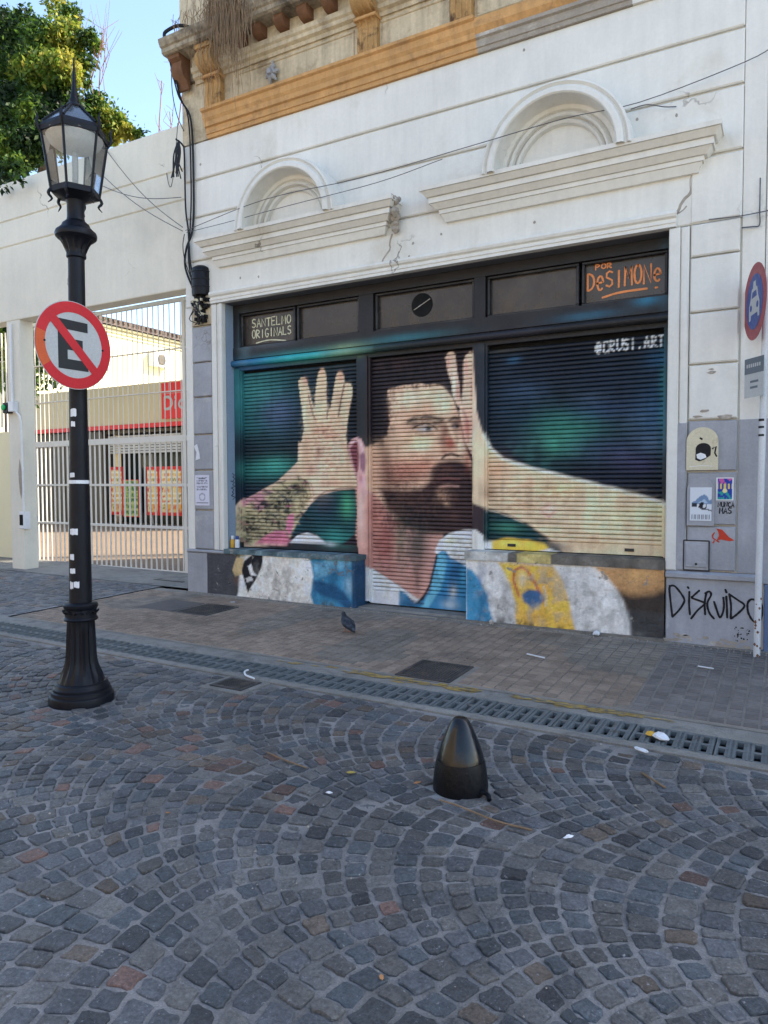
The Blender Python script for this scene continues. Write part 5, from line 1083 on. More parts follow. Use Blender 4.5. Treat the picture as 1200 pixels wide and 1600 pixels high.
# round vent
w = MB(); cx, cz = -3.72, 3.655
w.poly([(cx+.135*math.cos(a), cz+.135*math.sin(a)) for a in np.linspace(0, 2*math.pi, 33)[:-1]], YF+.05, .006)
v_ = part(w, 'round_vent', M['void'])
w = MB(); w.tube([(cx-.10, YF+.036, cz-.05), (cx+.11, YF+.036, cz+.055)], .006, 5); w.build('vent_flap_edge', M['raw'], v_)
def _arc(cx,cy,rx,ry,a0,a1,n=10): return [(cx+rx*math.cos(math.radians(a0+(a1-a0)*i/n)),cy+ry*math.sin(math.radians(a0+(a1-a0)*i/n))) for i in range(n+1)]
GL={'A':[[(0,0),(.5,1),(1,0)],[(.2,.38),(.8,.38)]],
'B':[[(0,0),(0,1),(.7,.95),(.8,.72),(0,.52),(.9,.4),(.85,.08),(0,0)]],
'C':[_arc(.55,.5,.5,.5,50,310)],'D':[[(0,0),(0,1)],[(0,1)]+_arc(.1,.5,.85,.5,85,-85)+[(0,0)]],
'E':[[(.9,1),(0,1),(0,0),(.9,0)],[(0,.52),(.7,.52)]],'G':[_arc(.55,.5,.5,.5,50,340)+[(.55,.42)]],
'I':[[(.5,0),(.5,1)]],'L':[[(0,1),(0,0),(.85,0)]],'M':[[(0,0),(.08,1),(.5,.35),(.92,1),(1,0)]],
'N':[[(0,0),(0,1),(.95,0),(.95,1)]],'O':[_arc(.5,.5,.48,.5,90,450,14)],'P':[[(0,0),(0,1)],[(0,1)]+_arc(.1,.74,.75,.26,85,-85)+[(0,.48)]],
'R':[[(0,0),(0,1)],[(0,1)]+_arc(.1,.74,.75,.26,85,-85)+[(0,.48),(.95,0)]],
'S':[[(.9,.9),(.5,1),(.1,.88),(.1,.62),(.85,.4),(.9,.14),(.5,0),(.05,.1)]],
'T':[[(0,1),(1,1)],[(.5,1),(.5,0)]],'U':[[(0,1),(.05,.25),(.5,0),(.95,.25),(1,1)]],
'@':[_arc(.5,.5,.5,.5,-30,300,14),_arc(.5,.5,.22,.25,0,360,8),[(.72,.5),(.75,.3),(.95,.25)]],
'.':[[(.35,.0),(.45,.08)]],
'e':[[(.05,.4),(.9,.45)]+_arc(.5,.4,.42,.42,5,310,10)],'i':[[(.5,0),(.5,.62)],[(.5,.88),(.52,.94)]],
'a':[_arc(.45,.35,.42,.35,0,360,12),[(.87,.72),(.87,0)]],
}

def write(s, x, z, h, wx, stroke_w, y, m, name, parent, jit=.06, slope=0., widths=None):
    g = MB()
    for k, ch in enumerate(s):
        sc = h*random.uniform(1-jit, 1+jit); dz = random.uniform(-jit, jit)*h*.6
        for st in GL.get(ch, []):
            pts = [(x+px_*wx*.76, z+slope*(x)+dz+pz*sc) for px_, pz in st]
            if len(pts) > 2 and len(pts) < 8: pts = smoothline(pts, 2) if ch not in 'MNAEFTL' else pts
            g.ribbon(pts, stroke_w, y=y)
        x += wx if ch != ' ' else wx*.5
    return g.build(name, m, parent)
write('SANTELMO', -6.235, 3.66, .105, .082, .017, YF+.048, M['spraywhite'], 'sprayed_lettering', B)
write('ORIGINALS', -6.235, 3.52, .105, .073, .016, YF+.048, M['spraywhite'], 'sprayed_lettering', B)
g = MB(); g.ribbon(smoothline([(-6.17, 3.455), (-5.95, 3.475), (-5.68, 3.442)], 5), .016, y=YF+.048); part(g, 'sprayed_lettering', M['spraywhite'])
write('DeSIMONe', -1.82, 3.565, .17, .092, .021, YF+.048, M['sprayorange'], 'sprayed_lettering', B, jit=.12, slope=0)
write('POR', -1.74, 3.765, .05, .058, .013, YF+.048, M['sprayorange'], 'sprayed_lettering', B)
g = MB(); g.ribbon(smoothline([(-1.67, 3.475), (-1.5, 3.505), (-1.24, 3.51)], 5), .022, y=YF+.048); g.ribbon([(-1.16, 3.508), (-1.14, 3.508)], .02, y=YF+.048); part(g, 'sprayed_lettering', M['sprayorange'])
# faint rubbed-out writing on the panels
mf = mat('rubbed_writing', (.075, .066, .058), .5, .3, 20, bump=0)
write('MURALES', -5.3, 3.66, .10, .09, .012, YF+.048, mf, 'rubbed_lettering', B, jit=.1) if False else None

def shutter(x0, x1, z0, z1, y, step=.0165, barh=.10):
    sh = MB(); sh.box(x0-.004, x1+.004, y+.05, y+.06, z0, z1+.05)
    root = part(sh, 'roller_shutter', M['void'])
    pitch = .0475; nsl = int((z1-z0-barh)/pitch); pr = [(.016, .0), (.004, .004), (.0, .014), (.001, .028), (.008, .040), (.018, .0455)]
    nx = int((x1-x0)/step)+1; xs = np.linspace(x0, x1, nx); zs = []
    allP = []
    for k in range(nsl):
        zb = z0+barh+k*pitch
        for dy, dz in pr: allP.append(np.stack([xs, np.full(nx, zb+dz)], 1))
    cols = paint(np.concatenate(allP), 'S').reshape(nsl, len(pr), nx, 3)
    joint_shade = np.array([.42, .82, 1.0, 1.0, .95, .60])              # joint shadow painted in: paint darkened at each slat's edges
    cols = cols*joint_shade[None, :, None, None]
    for k in range(nsl):
        zb = z0+barh+k*pitch; mb = MB(); off = random.uniform(-.0012, .0012)
        for j, (dy, dz) in enumerate(pr):
            mb.v += [(x, y+dy+off, zb+dz) for x in xs]; mb.c += [tuple(c) for c in cols[k, j]]
        mb.f = grid_faces(nx, len(pr)); mb.build('slat', M['mural'], root, smooth=60)
    painted_box('bottom_bar', x0, x1, y-.012, y+.03, z0+.004, z0+barh, S_, M['mural'], root, .02)
    return root
shutter(-6.398, -4.556, .735, 3.10, YF+.03)
shutter(-4.414, -3.048, .13, 3.10, YF+.03, barh=.16)
r3 = shutter(-2.914, -1.05, .855, 3.10, YF+.03, barh=.11)
for x in (-2.66, -1.42):
    g = MB(); g.cbox(x, x+.09, YF+.002, YF+.018, .895, .925, .004); g.build('pull_handle', M['dark'], r3)
g = MB()
for x, z0, z1 in ((-3.075, 2.1, 2.9), (-4.40, .2, 3.05)): pass
g.cbox(-3.082, -3.052, YF-.01, YF+.03, 2.12, 2.78, .006); o = part(g, 'lock_plate', M['mural']) if False else None
# side rails of the door shutter
for x, z0 in ((-4.40, .15), (-3.055, .15), (-2.905, .86), (-1.052, .86), (-6.39, .81), (-4.565, .81)):
    painted_box('guide_rail', x-.014, x+.014, YF-.012, YF+.05, z0, 3.10, S_, M['mural'], B, .03)
# stall risers
bl = painted_box('stall_riser', -6.808, -4.46, D-.03, D+.50, -.05, .665, Bl, M['muralwall'], B, .018, rough=.008)
def ledge(x0, x1, y0, y1, z0, z1, fn, seed):
    o = painted_box('stone_ledge', x0, x1, y0, y1, z0, z1, fn, M['muralwall'], B, .02, rough=.014, seed=seed); return o
def lc(P): c = np.tile(lin((92, 112, 116)), (len(P), 1)); n = vnoise(P[:, 0], P[:, 1], 9, 4)[:, None]; return np.clip(c*(.5+1.1*n)+.1*(vnoise(P[:, 0], P[:, 1], 25, 6)[:, None] > .75), .01, .7)
def lc2(P): 
    c = np.where((P[:, :1] < -2.55), lin((200, 198, 190)), lin((118, 112, 102))); c = np.where((P[:, :1] < -2.1) & (P[:, :1] > -2.45), lin((205, 185, 120)), c)
    n = vnoise(P[:, 0], P[:, 1], 11, 4)[:, None]; return np.clip(c*(.6+.7*n), .01, .7)
ledge(-6.50, -4.44, D-.045, D+.24, .668, .728, lc, 2)
br = painted_box('stall_riser', -3.04, -1.003, D-.03, D+.50, -.05, .755, Bl, M['muralwall'], B, .018, rough=.008)
ledge(-3.05, -1.0, D-.045, D+.24, .758, .85, lc2, 5)
w = MB()                                                          # grey door step
w.cbox(-4.46, -3.04, D+.02, D+.6, -.02, .115, .012); part(w, 'door_step', M['concrete'])
painted_box('foot_rail', -6.8, -1.0, D-.06, D-.02, gz(-4, D)-.03, gz(-4, D)+.022, lambda P: np.tile(lin((120, 116, 108)), (len(P), 1)), M['muralwall'], B, .2, rough=.01)
# meter covers and letter flap on the right pilaster
def meter(x0, x1, z0, z1, m, y):
    cx = .5*(x0+x1); r = .5*(x1-x0); w = MB(); w.poly([(x0, z0), (x1, z0)]+arcp(cx, z1-.13, r, .13, 0, 180, 14), y, .022); return part(w, 'meter_cover', m)
m1 = meter(-.822, -.552, 1.705, 2.10, M['creambox'], D-.012)
w = MB(); w.poly([(x+.022, z) for x, z in arcp(-.70, 1.90, .065, .055, 0, 180, 10)]+[(-.743, 1.86), (-.745, 1.80), (-.71, 1.785), (-.67, 1.80), (-.615, 1.84)], D-.034, .002)
w.ribbon([(-.60, 1.90), (-.57, 1.92), (-.58, 1.86), (-.565, 1.83)], .014, y=D-.034); w.ribbon([(-.705, 2.0), (-.69, 1.99)], .016, y=D-.034)
w.build('stencil_face', M['spray'], m1)
w = MB(); w.poly([(-.735, 1.85), (-.70, 1.865), (-.66, 1.85), (-.65, 1.82), (-.70, 1.80), (-.73, 1.815)], D-.037, .0015); w.ribbon([(-.79, 1.735), (-.7, 1.745), (-.6, 1.74)], .006, y=D-.037); w.build('stencil_beard', M['plastic'], m1)
m2 = meter(-.812, -.578, 1.19, 1.645, M['grey'], D-.012)
def print_panel(name, x0, x1, z0, z1, y, fn, parent, nx=30, nz=36, tilt=0.):
    X, Z = np.meshgrid(np.linspace(x0, x1, nx), np.linspace(z0, z1, nz)); u = ((X-x0)/(x1-x0)).ravel(); v = ((Z-z0)/(z1-z0)).ravel()
    c = fn(u, v); w = MB(); Y = y-.003-.004*np.sin(u*3)*v*.6
    w.v = list(zip((X+tilt*(Z-z0)).ravel(), Y.ravel() if hasattr(Y, 'ravel') else Y, Z.ravel())); w.f = grid_faces(nx, nz); w.c = [tuple(k) for k in np.clip(c, 0, 1)]
    e = [(x0, y+.001, z0), (x1, y+.001, z0), (x1+tilt*(z1-z0), y+.001, z1), (x0+tilt*(z1-z0), y+.001, z1)]
    o = w.build(name, M['print'], parent); return o
def wave(u, v):
    c = np.tile(lin((205, 210, 215)), (len(u), 1)); n = vnoise(u, v, 9, 3)
    ridge = .80-.55*np.abs(u-.62)+.12*(n-.5); c[(v < ridge) & (v > .50) ] = lin((110, 135, 165)); c[(v < ridge-.15) & (v > .52)] = lin((165, 185, 205))
    c[(np.abs(u-.2) < .13) & (np.abs(v-.46) < .06)] = lin((40, 45, 55)); d = ((u-.6)/.18)**2+((v-.45)/.12)**2; c[(d < 1) & (n > .4)] = lin((30, 30, 36))
    c[(np.abs(v-.40+.2*(u-.5)) < .02) & (u > .4)] = lin((40, 40, 46)); c[(v < .18) & (v > .05) & (u > .07) & (u < .93) & ((u*23).astype(int) % 2 == 0)] = lin((60, 66, 80)); return c
print_panel('wave_sticker', -.785, -.600, 1.235, 1.545, D-.036, wave, m2)
# wheat-pasted sheets
def evt(u, v):
    n = vnoise(u, v, 12, 9); c = np.tile(lin((36, 62, 150)), (len(u), 1)); c = np.where((v < .38)[:, None] & (n > .5)[:, None], lin((40, 150, 140)), c)
    c = np.where(((v > .72) & (n > .55))[:, None], lin((190, 90, 150)), c); c = np.where(((v > .5) & (v < .74) & ((u*9).astype(int) % 2 == 0) & (u > .1) & (u < .9))[:, None], lin((215, 190, 110)), c)
    d = ((u-.5)/.13)**2+((v-.42)/.09)**2; c = np.where((d < 1)[:, None], lin((225, 215, 150)), c); b = (u < .07) | (u > .93) | (v < .05) | (v > .95); c[b] = lin((215, 215, 215)); return c
bp = thing('event_poster', (-.49, D-.02, 1.42), 'small blue and teal event poster above the black NUNCA MAS tag', 'poster')
print_panel('sheet', -.566, -.420, 1.425, 1.635, D-.014, evt, bp)
def notice(u, v):
    c = np.tile(lin((206, 204, 216)), (len(u), 1)); row = (v*20).astype(int); t = (row % 2 == 0) & (u > .12) & (u < .88) & (v > .45) & (v < .92) & (vnoise(u, v, 40, 3) > .35)
    c[t] = lin((120, 120, 130)); c[(v > .86) & (u > .25) & (u < .75) & (v < .90)] = lin((60, 60, 66)); d = ((u-.5)/.22)**2+((v-.28)/.13)**2; c[(d < 1) & (d > .5)] = lin((150, 150, 160)); c[(v < .10) & (v > .07) & (u > .1) & (u < .9)] = lin((90, 90, 96)); return c
np_ = thing('paper_notice', (-6.9, D-.03, 1.3), 'white printed notice pasted on the grey quoins beside the left shutter', 'notice')
print_panel('sheet', -7.02, -6.76, 1.30, 1.71, D-.021, notice, np_)
tp = thing('torn_paper', (-6.95, D-.03, 2.0), 'torn scrap of white paper stuck on a grey quoin above the printed notice', 'paper scrap')
part(MB().poly([(-7.03, 2.10), (-6.97, 2.13), (-6.93, 2.0), (-6.92, 1.93), (-7.0, 1.91), (-6.98, 2.02)], D-.022, .005), 'scrap', M['paper'], tp)
w = MB(); w.box(-.832, -.618, D-.03, D-.011, .775, 1.045); w.cbox(-.815, -.635, D-.042, D-.031, .80, 1.02, .004)
fb = part(w, 'meter_door', M['grey'])
w = MB(); w.lathe([(.012, 0), (.012, .004)], 0, 0, 10); o = w.build('door_lock', M['dark'])
o.data.transform(Matrix.Translation((-.725, D-.046, .83))@Matrix.Rotation(math.pi/2, 4, 'X')); attach(o, fb)
w = MB(); x0, x1, z0, z1 = -.835, -.616, .77, 1.048
for a, b in (((x0, z0), (x0, z1)), ((x0, z1), (x1, z1)), ((x1, z1), (x1, z0)), ((x1, z0), (x0, z0))): w.ribbon([a, b], .012, y=D-.0305)
w.build('door_gap', M['dark'], fb)
# tags on the wall
P_ = lambda pts: pts
def tagline(strokes, wd, y, m, name):
    g = MB()
    for st in strokes: g.ribbon(smoothline(st, 4) if len(st) > 2 else st, wd, y=y)
    return part(g, name, m)
DIS = [[(-0.948,0.61),(-0.956,0.576),(-0.942,0.442),(-0.927,0.32)],[(-0.956,0.607),(-0.915,0.612),(-0.873,0.571),(-0.825,0.496),(-0.83,0.451),(-0.87,0.381),(-0.927,0.314)],[(-0.795,0.609),(-0.787,0.597)],[(-0.78,0.566),(-0.781,0.455),(-0.772,0.35)],[(-0.694,0.583),(-0.749,0.524),(-0.754,0.507),(-0.658,0.476),(-0.652,0.454),(-0.707,0.395),(-0.762,0.312)],[(-0.634,0.566),(-0.647,0.466),(-0.641,0.362)],[(-0.644,0.559),(-0.609,0.58),(-0.594,0.547),(-0.625,0.467),(-0.606,0.381),(-0.566,0.33)],[(-0.568,0.488),(-0.542,0.409),(-0.517,0.345),(-0.493,0.391),(-0.484,0.457),(-0.49,0.533)],[(-0.474,0.607),(-0.465,0.58)],[(-0.466,0.545),(-0.459,0.437),(-0.456,0.349)],[(-0.442,0.569),(-0.426,0.462),(-0.427,0.343)],[(-0.442,0.566),(-0.374,0.52),(-0.315,0.471),(-0.372,0.391),(-0.424,0.343)],[(-0.222,0.526),(-0.259,0.534),(-0.287,0.505),(-0.291,0.451),(-0.276,0.388),(-0.237,0.333),(-0.191,0.343),(-0.173,0.419),(-0.184,0.503),(-0.222,0.526)]]
tagline(DIS, .019, D-.031, M['spray'], 'sprayed_tag')

tagline([[( -.575, 1.125), (-.59, 1.10), (-.585, 1.075), (-.565, 1.06)], [(-.575, 1.05), (-.585, 1.03)], [(-.555, 1.055), (-.535, 1.04)]], .012, D-.012, M['sprayred'], 'stencil_scarf')
part(MB().poly([(-.56, 1.165), (-.51, 1.155), (-.455, 1.09), (-.405, 1.06), (-.45, 1.052), (-.52, 1.065), (-.555, 1.055), (-.535, 1.10), (-.545, 1.14)], D-.0125, .003), 'stencil_scarf', M['sprayred'])
write('NUNCA', -.548, 1.365, .042, .028, .009, D-.0125, M['spray'], 'marker_tag', B)
write('MAS', -.535, 1.305, .052, .036, .010, D-.0125, M['spray'], 'marker_tag', B)
g = MB(); rr = random.Random(5)
for st in ([(-6.49, 2.0), (-6.49, 1.9)],): pass
w = MB()
for k in range(7):
    z = 1.70-.05*k; pts = [(-6.4945, D+.10+.05*rr.random(), z+.03), (-6.4945, D+.16+.03*rr.random(), z+.01), (-6.4945, D+.10+.05*rr.random(), z-.02)]; w.tube(pts, .005, 4)
part(w, 'marker_tag', M['spray'])
w = MB()                                                          # peppered holes low on the plinth
for i in range(34):
    x = random.uniform(-.40, -.27); z = random.uniform(.13, .27); r = random.uniform(.003, .008)
    w.poly([(x+r*math.cos(a), z+r*math.sin(a)) for a in np.linspace(0, 5.2, 6)], D-.03, .0015)
part(w, 'drill_hole', M['void'])

# dry creeper hanging off the balcony
w = MB()
for i in range(420):
    x = random.gauss(-6.02, .20); y = D-.40+random.uniform(-.05, .04); z1 = 7.35+random.uniform(0, .75); ln = abs(random.gauss(.55, .3))+.1
    p = [(x, y+.05, z1)]; xx = x
    for k in range(4): xx += random.gauss(0, .03); p.append((xx, y-.03*math.sin(k)+random.uniform(-.02, .02), z1-ln*(k+1)/4))
    w.tube(p, [.004, .004, .003, .003, .002], 3)
for i in range(40):
    x = random.uniform(-6.95, -5.4); p = [(x, D-.33, 7.36), (x+random.gauss(0, .04), D-.36, 7.43+random.random()*.05), (x+random.gauss(0, .06), D-.38, 7.5+random.random()*.1)]; w.tube(p, .004, 3)
o = w.build('dry_creeper', M['twig']); rebase(o, (-6.0, D-.4, 7.36)); tag(o, 'brown dried creeper hanging in a curtain over the balcony edge', 'dead plant')
# cable loop lying on the balcony end
o = MB().tube(smoothline([(-7.14, D-.33, 7.37), (-7.16, D-.30, 7.47), (-7.0, D-.25, 7.53), (-6.85, D-.2, 7.5), (-6.75, D-.15, 7.42)], 5), .022, 7).build('coiled_hose', M['cable']); rebase(o, (-7.0, D-.25, 7.37)); tag(o, 'loop of thick black hose resting on the crumbling balcony corner', 'hose')

# electricity box and cables on the left corner
EB = thing('junction_box', (-6.86, D-.06, 4.0), 'black electricity junction box with burnt open terminals on the building corner', 'junction box')
w = MB(); w.lathe([(.125, 4.10), (.13, 4.14), (.13, 4.42), (.12, 4.46), (.07, 4.49)], -6.86, D-.02, 16, ell=.9); w.build('cover', M['iron'], EB, smooth=40)
w = MB()
for z in (4.2, 4.3, 4.4): w.lathe([(.133, z), (.138, z+.008), (.133, z+.016)], -6.86, D-.02, 16, ell=.9)
w.build('rib', M['cable'], EB)
w = MB()
for i in range(46):
    x = -6.86+random.gauss(0, .05); z = random.uniform(3.76, 4.12); w.box(x-.018, x+.018, D-.045-random.random()*.04, D-.005, z-.022, z+.022)
w.build('terminals', M['void'], EB)
w = MB()
for i in range(16):
    x = -6.86+random.gauss(0, .035); z = random.uniform(3.8, 4.05); w.box(x-.01, x+.01, D-.10, D-.03, z-.016, z+.016)
w.build('fuse', M['creambox'], EB)
w = MB()
for i in range(8):
    w.tube(smoothline([(-6.86+random.gauss(0, .05), D-.07, 4.08), (-6.9+random.gauss(0, .09), D-.1, 3.95), (-6.86+random.gauss(0, .09), D-.09, 3.8), (-6.86+random.gauss(0, .07), D-.05, 3.72)], 4), .006, 5)
w.build('loose_wire', M['cable'], EB)
cg = 'cables clipped down the corner of the building'
cdat = [('thick black cable, outermost of the bundle running down the building corner', [(-7.12, D-.22, 7.15), (-7.10, D-.1, 6.7), (-6.98, D-.04, 6.4), (-6.96, D-.03, 5.5), (-6.99, D-.03, 5.0), (-7.1, D-.04, 4.75), (-7.12, D-.04, 4.5), (-6.95, D-.05, 4.15)], .014),
        ('black cable beside the outermost one down the building corner', [(-7.15, D-.25, 7.17), (-7.12, D-.13, 6.75), (-7.02, D-.05, 6.45), (-7.0, D-.035, 5.6), (-7.02, D-.04, 5.05), (-7.06, D-.04, 4.8), (-7.04, D-.05, 4.5), (-6.97, D-.05, 4.2)], .010),
        ('slack thin cable bowing out from under the balcony corner', [(-7.16, D-.2, 7.17), (-7.20, D-.15, 6.8), (-7.17, D-.1, 6.5), (-7.10, D-.05, 6.3)], .006),
        ('stiff dark conduit with a bent head on the building corner', [(-7.2, D-.1, 6.2), (-7.12, D-.06, 6.12), (-7.10, D-.05, 6.0), (-7.10, D-.04, 5.3), (-7.06, D-.04, 5.0), (-7.02, D-.05, 4.55), (-6.93, D-.05, 4.25)], .012),
        ('thin loose cable curling left of the junction box', [(-7.12, D-.05, 4.95), (-7.15, D-.05, 4.8), (-7.11, D-.06, 4.6), (-7.0, D-.05, 4.3), (-6.95, D-.05, 4.0), (-7.02, D-.06, 3.85)], .006)]
for lb, pts, r in cdat:
    o = MB().tube(smoothline(pts, 6), r, 6).build('cable', M['cable'], smooth=60); rebase(o, pts[0]); tag(o, lb, 'cable', cg)
w = MB()
for i in range(12): w.tube(smoothline([(-7.13, D-.12, 6.16), (-7.16+random.gauss(0, .03), D-.14, 5.98), (-7.17+random.gauss(0, .05), D-.12, 5.75-.1*random.random())], 4), .009, 5)
o = w.build('cable_bundle', M['cable']); rebase(o, (-7.13, D-.1, 6.16)); tag(o, 'frayed bunch of cut black cables hanging at the building corner', 'cables')
wires = [('thin wire sagging across both arched hoods from the corner bracket', [(-7.05, D-.08, 4.95), (-6.3, D-.2, 4.90), (-5.2, D-.34, 4.86), (-4.0, D-.30, 4.90), (-3.2, D-.3, 4.98)], .004),
         ('wire climbing from the left hood to the upper right across the facade', [(-7.05, D-.10, 4.97), (-5.5, D-.36, 4.99), (-4.2, D-.33, 4.98), (-2.8, D-.35, 5.02), (-1.9, D-.34, 5.06), (-1.25, D-.15, 5.13), (-.38, D-.05, 5.30), (-.1, D-.05, 5.40)], .0045),
         ('short frayed wire hooked above the right shelf', [(-1.35, D-.06, 5.13), (-1.2, D-.09, 5.12), (-1.05, D-.05, 5.08), (-.95, D-.02, 5.07)], .005),
         ('wire running level off the right pilaster', [(-.66, D-.03, 3.985), (-.4, D-.03, 3.97), (-.1, D-.03, 3.98)], .005),
         ('wire bent down the wall beside the right pilaster', [(-.25, D-.01, 4.28), (-.25, D-.01, 4.0), (-.25, D-.01, 3.87), (-.30, D-.01, 3.865), (-.39, D-.01, 3.87)], .006)]
for lb, pts, r in wires:
    o = MB().tube(smoothline(pts, 5), r, 5).build('wire', M['greycable']); rebase(o, pts[0]); tag(o, lb, 'wire')
for lb, a, b in (('upper of two thin wires stretched from the corner over the street wall', (-7.1, D-.1, 5.02), (-9.05, 7.59, 6.63)), ('lower of two thin wires stretched from the corner over the street wall', (-7.1, D-.1, 4.97), (-9.45, 7.59, 6.55)), ('faint wire from the corner across the top of the street wall', (-7.12, D-.1, 5.42), (-9.3, 7.59, 6.2)), ('thin wire hanging in the sky beside the balcony corner', (-7.16, D-.1, 6.4), (-8.05, 7.75, 6.64))):
    A = np.array(a); Bb = np.array(b); pts = [tuple(A+(Bb-A)*t+np.array([0, 0, -.35*math.sin(math.pi*t)*(2.2 if 'sky' in lb else .3)])) for t in np.linspace(0, 1, 12)]
    o = MB().tube(pts, .0055, 5).build('wire', M['greycable']); rebase(o, a); tag(o, lb, 'wire')

# ------------------------------------------------------------------ neighbouring house on the right
NB = thing('neighbour_house', (1.2, D, 0), 'white house wall with a blue painted plinth at the right edge', 'house')
w = MB(); w.box(-.195, 6.0, D+.03, D+3, 0, 9.5); w.build('wall', M['white'], NB)
w = MB(); w.cbox(-.16, 6.0, D-.02, D+.03, -.05, .67, .006); w.build('plinth', M['bluewall'], NB)
w = MB(); w.cbox(-.19, 6.0, D+.0, D+.03, .675, 2.16, .004); w.build('dado', M['grey'], NB)

# ------------------------------------------------------------------ street wall with the gateway
GW = thing('street_wall', (-9.5, 7.6, 0), 'tall cream street wall over the gateway with two long grooves', 'wall')
gy0, gy1 = 7.60, 7.85
zc = [4.365, 5.59, 5.615, 6.015, 6.035, 6.66]
w = MB(); w.box(-15.5, -7.175, gy0+.02, gy1, 4.36, 6.65); w.build('wall', M['whitegate'], GW)
for z0, z1 in ((4.36, 5.588), (5.612, 6.01), (6.038, 6.66)):
    w = MB(); w.cbox(-15.5, -7.176, gy0, gy0+.025, z0, z1, .012); w.build('render_course', M['whitegate'], GW)
w = MB(); w.cbox(-11.64, -11.28, gy0-.0, gy1, -.05, 4.358, .012); pl = w.build('pillar', M['whitegate'], GW)
w = MB(); w.poly([(-11.36, 2.02), (-11.33, 1.9), (-11.30, 1.75), (-11.29, 1.62), (-11.31, 1.48), (-11.34, 1.35), (-11.37, 1.45), (-11.39, 1.62), (-11.40, 1.8)], gy0, .004); w.build('fallen_plaster', M['raw'], pl)
w = MB(); w.box(-15.5, -15.1, gy0, gy1, -.05, 4.358); w.build('pillar', M['whitegate'], GW)
# pipes, lamp box and lock box on the pillar
EL = thing('gate_control_box', (-11.45, gy0-.05, 2.9), 'white box with a green light and grey conduit on the gate pillar', 'control box')
w = MB(); w.cbox(-11.50, -11.36, gy0-.10, gy0-.005, 2.82, 2.99, .01); w.build('box', M['plastic'], EL)
w = MB(); w.cbox(-11.66, -11.52, gy0-.09, gy0-.0, 2.80, 2.98, .01); w.build('lamp_housing', M['iron'], EL)
w = MB(); w.lathe([(.045, 0), (.05, .02), (.03, .035)], 0, 0, 12); o = w.build('green_lamp', M['green']); o.data.transform(Matrix.Translation((-11.62, gy0-.09, 2.90))@Matrix.Rotation(math.pi/2, 4, 'X')); attach(o, EL)
w = MB(); w.tube(smoothline([(-11.46, gy0-.04, 4.30), (-11.46, gy0-.04, 3.6), (-11.455, gy0-.04, 3.0)], 3), .02, 8); w.tube(smoothline([(-11.43, gy0-.04, 2.82), (-11.33, gy0-.05, 2.80), (-11.25, gy0-.05, 2.70), (-11.25, gy0-.03, 2.4), (-11.25, gy0-.02, 1.15)], 4), .016, 7); w.build('conduit', M['plastic'], EL)
w = MB(); w.cbox(-11.33, -11.20, gy0-.06, gy0+.06, .84, 1.13, .01); w.build('lower_box', M['plastic'], EL)
w = MB(); w.box(-11.31, -11.22, gy0-.064, gy0-.058, .90, 1.08); w.build('lock', M['void'], EL)

# ------------------------------------------------------------------ the barred gate
YG = 8.55
GT = thing('barred_gate', (-10, YG, .15), 'white tubular steel gate with tall bars in front of the supermarket yard', 'gate')
bar = MB().box(-.011, .011, -.011, .011, 0, 2.2).build('lower_bar', M['gate']); thin = MB().box(-.006, .006, -.006, .006, 0, 2.2).build('upper_bar', M['gate'])
x = -12.5; k = 0; first = True
while x < -7.3:
    z = gz(x, YG)+.02
    for src, zz, y in ((bar, z, YG), (thin, 2.36, YG)):
        if first:
            src.parent = GT; src.location = Vector((x, y, zz))-wpos(GT)
        else: place_copy(src, GT, (x, y, zz))
    first = False; x += .1235
for z, t_, nm in ((2.33, .05, 'middle_rail'), (1.58, .016, 'rail'), (.88, .016, 'rail'), (.13, .03, 'bottom_rail'), (3.78, .008, 'rail'), (3.10, .008, 'rail'), (4.55, .03, 'top_rail')):
    w = MB(); dz = -.0075*0
    w.hexa([(-12.55, YG-.022, z-t_), (-7.2, YG-.022, z-t_-(.02 if z < 2 else 0)), (-7.2, YG+.022, z-t_-(.02 if z < 2 else 0)), (-12.55, YG+.022, z-t_)], [(-12.55, YG-.022, z+t_), (-7.2, YG-.022, z+t_), (-7.2, YG+.022, z+t_), (-12.55, YG+.022, z+t_)])
    w.build(nm, M['gate'], GT)
for x in (-8.47+.0, -12.42): 
    w = MB(); w.box(x-.03, x+.03, YG-.028, YG+.028, gz(x, YG), 4.58); w.build('gate_post', M['gate'], GT)
w = MB(); w.box(-7.34, -7.18, 7.9, 8.1, 0, 4.4); o = w.build('gate_jamb', M['gate'], GT)
# short fence left of the pillar
FN = thing('side_fence', (-13.2, YG, .15), 'section of white barred fence left of the gate pillar', 'fence')
fb_ = None; x = -15.0
while x < -12.65:
    if fb_ is None: fb_ = MB().box(-.01, .01, -.01, .01, 0, 1.9).build('bar', M['gate']); fb_.parent = FN; fb_.location = Vector((x, YG, 2.6))-wpos(FN)
    else: place_copy(fb_, FN, (x, YG, 2.6))
    x += .125
w = MB(); w.box(-15.1, -12.6, YG-.05, YG+.05, .1, 2.6); w.build('low_wall', M['yellowwall'], FN)

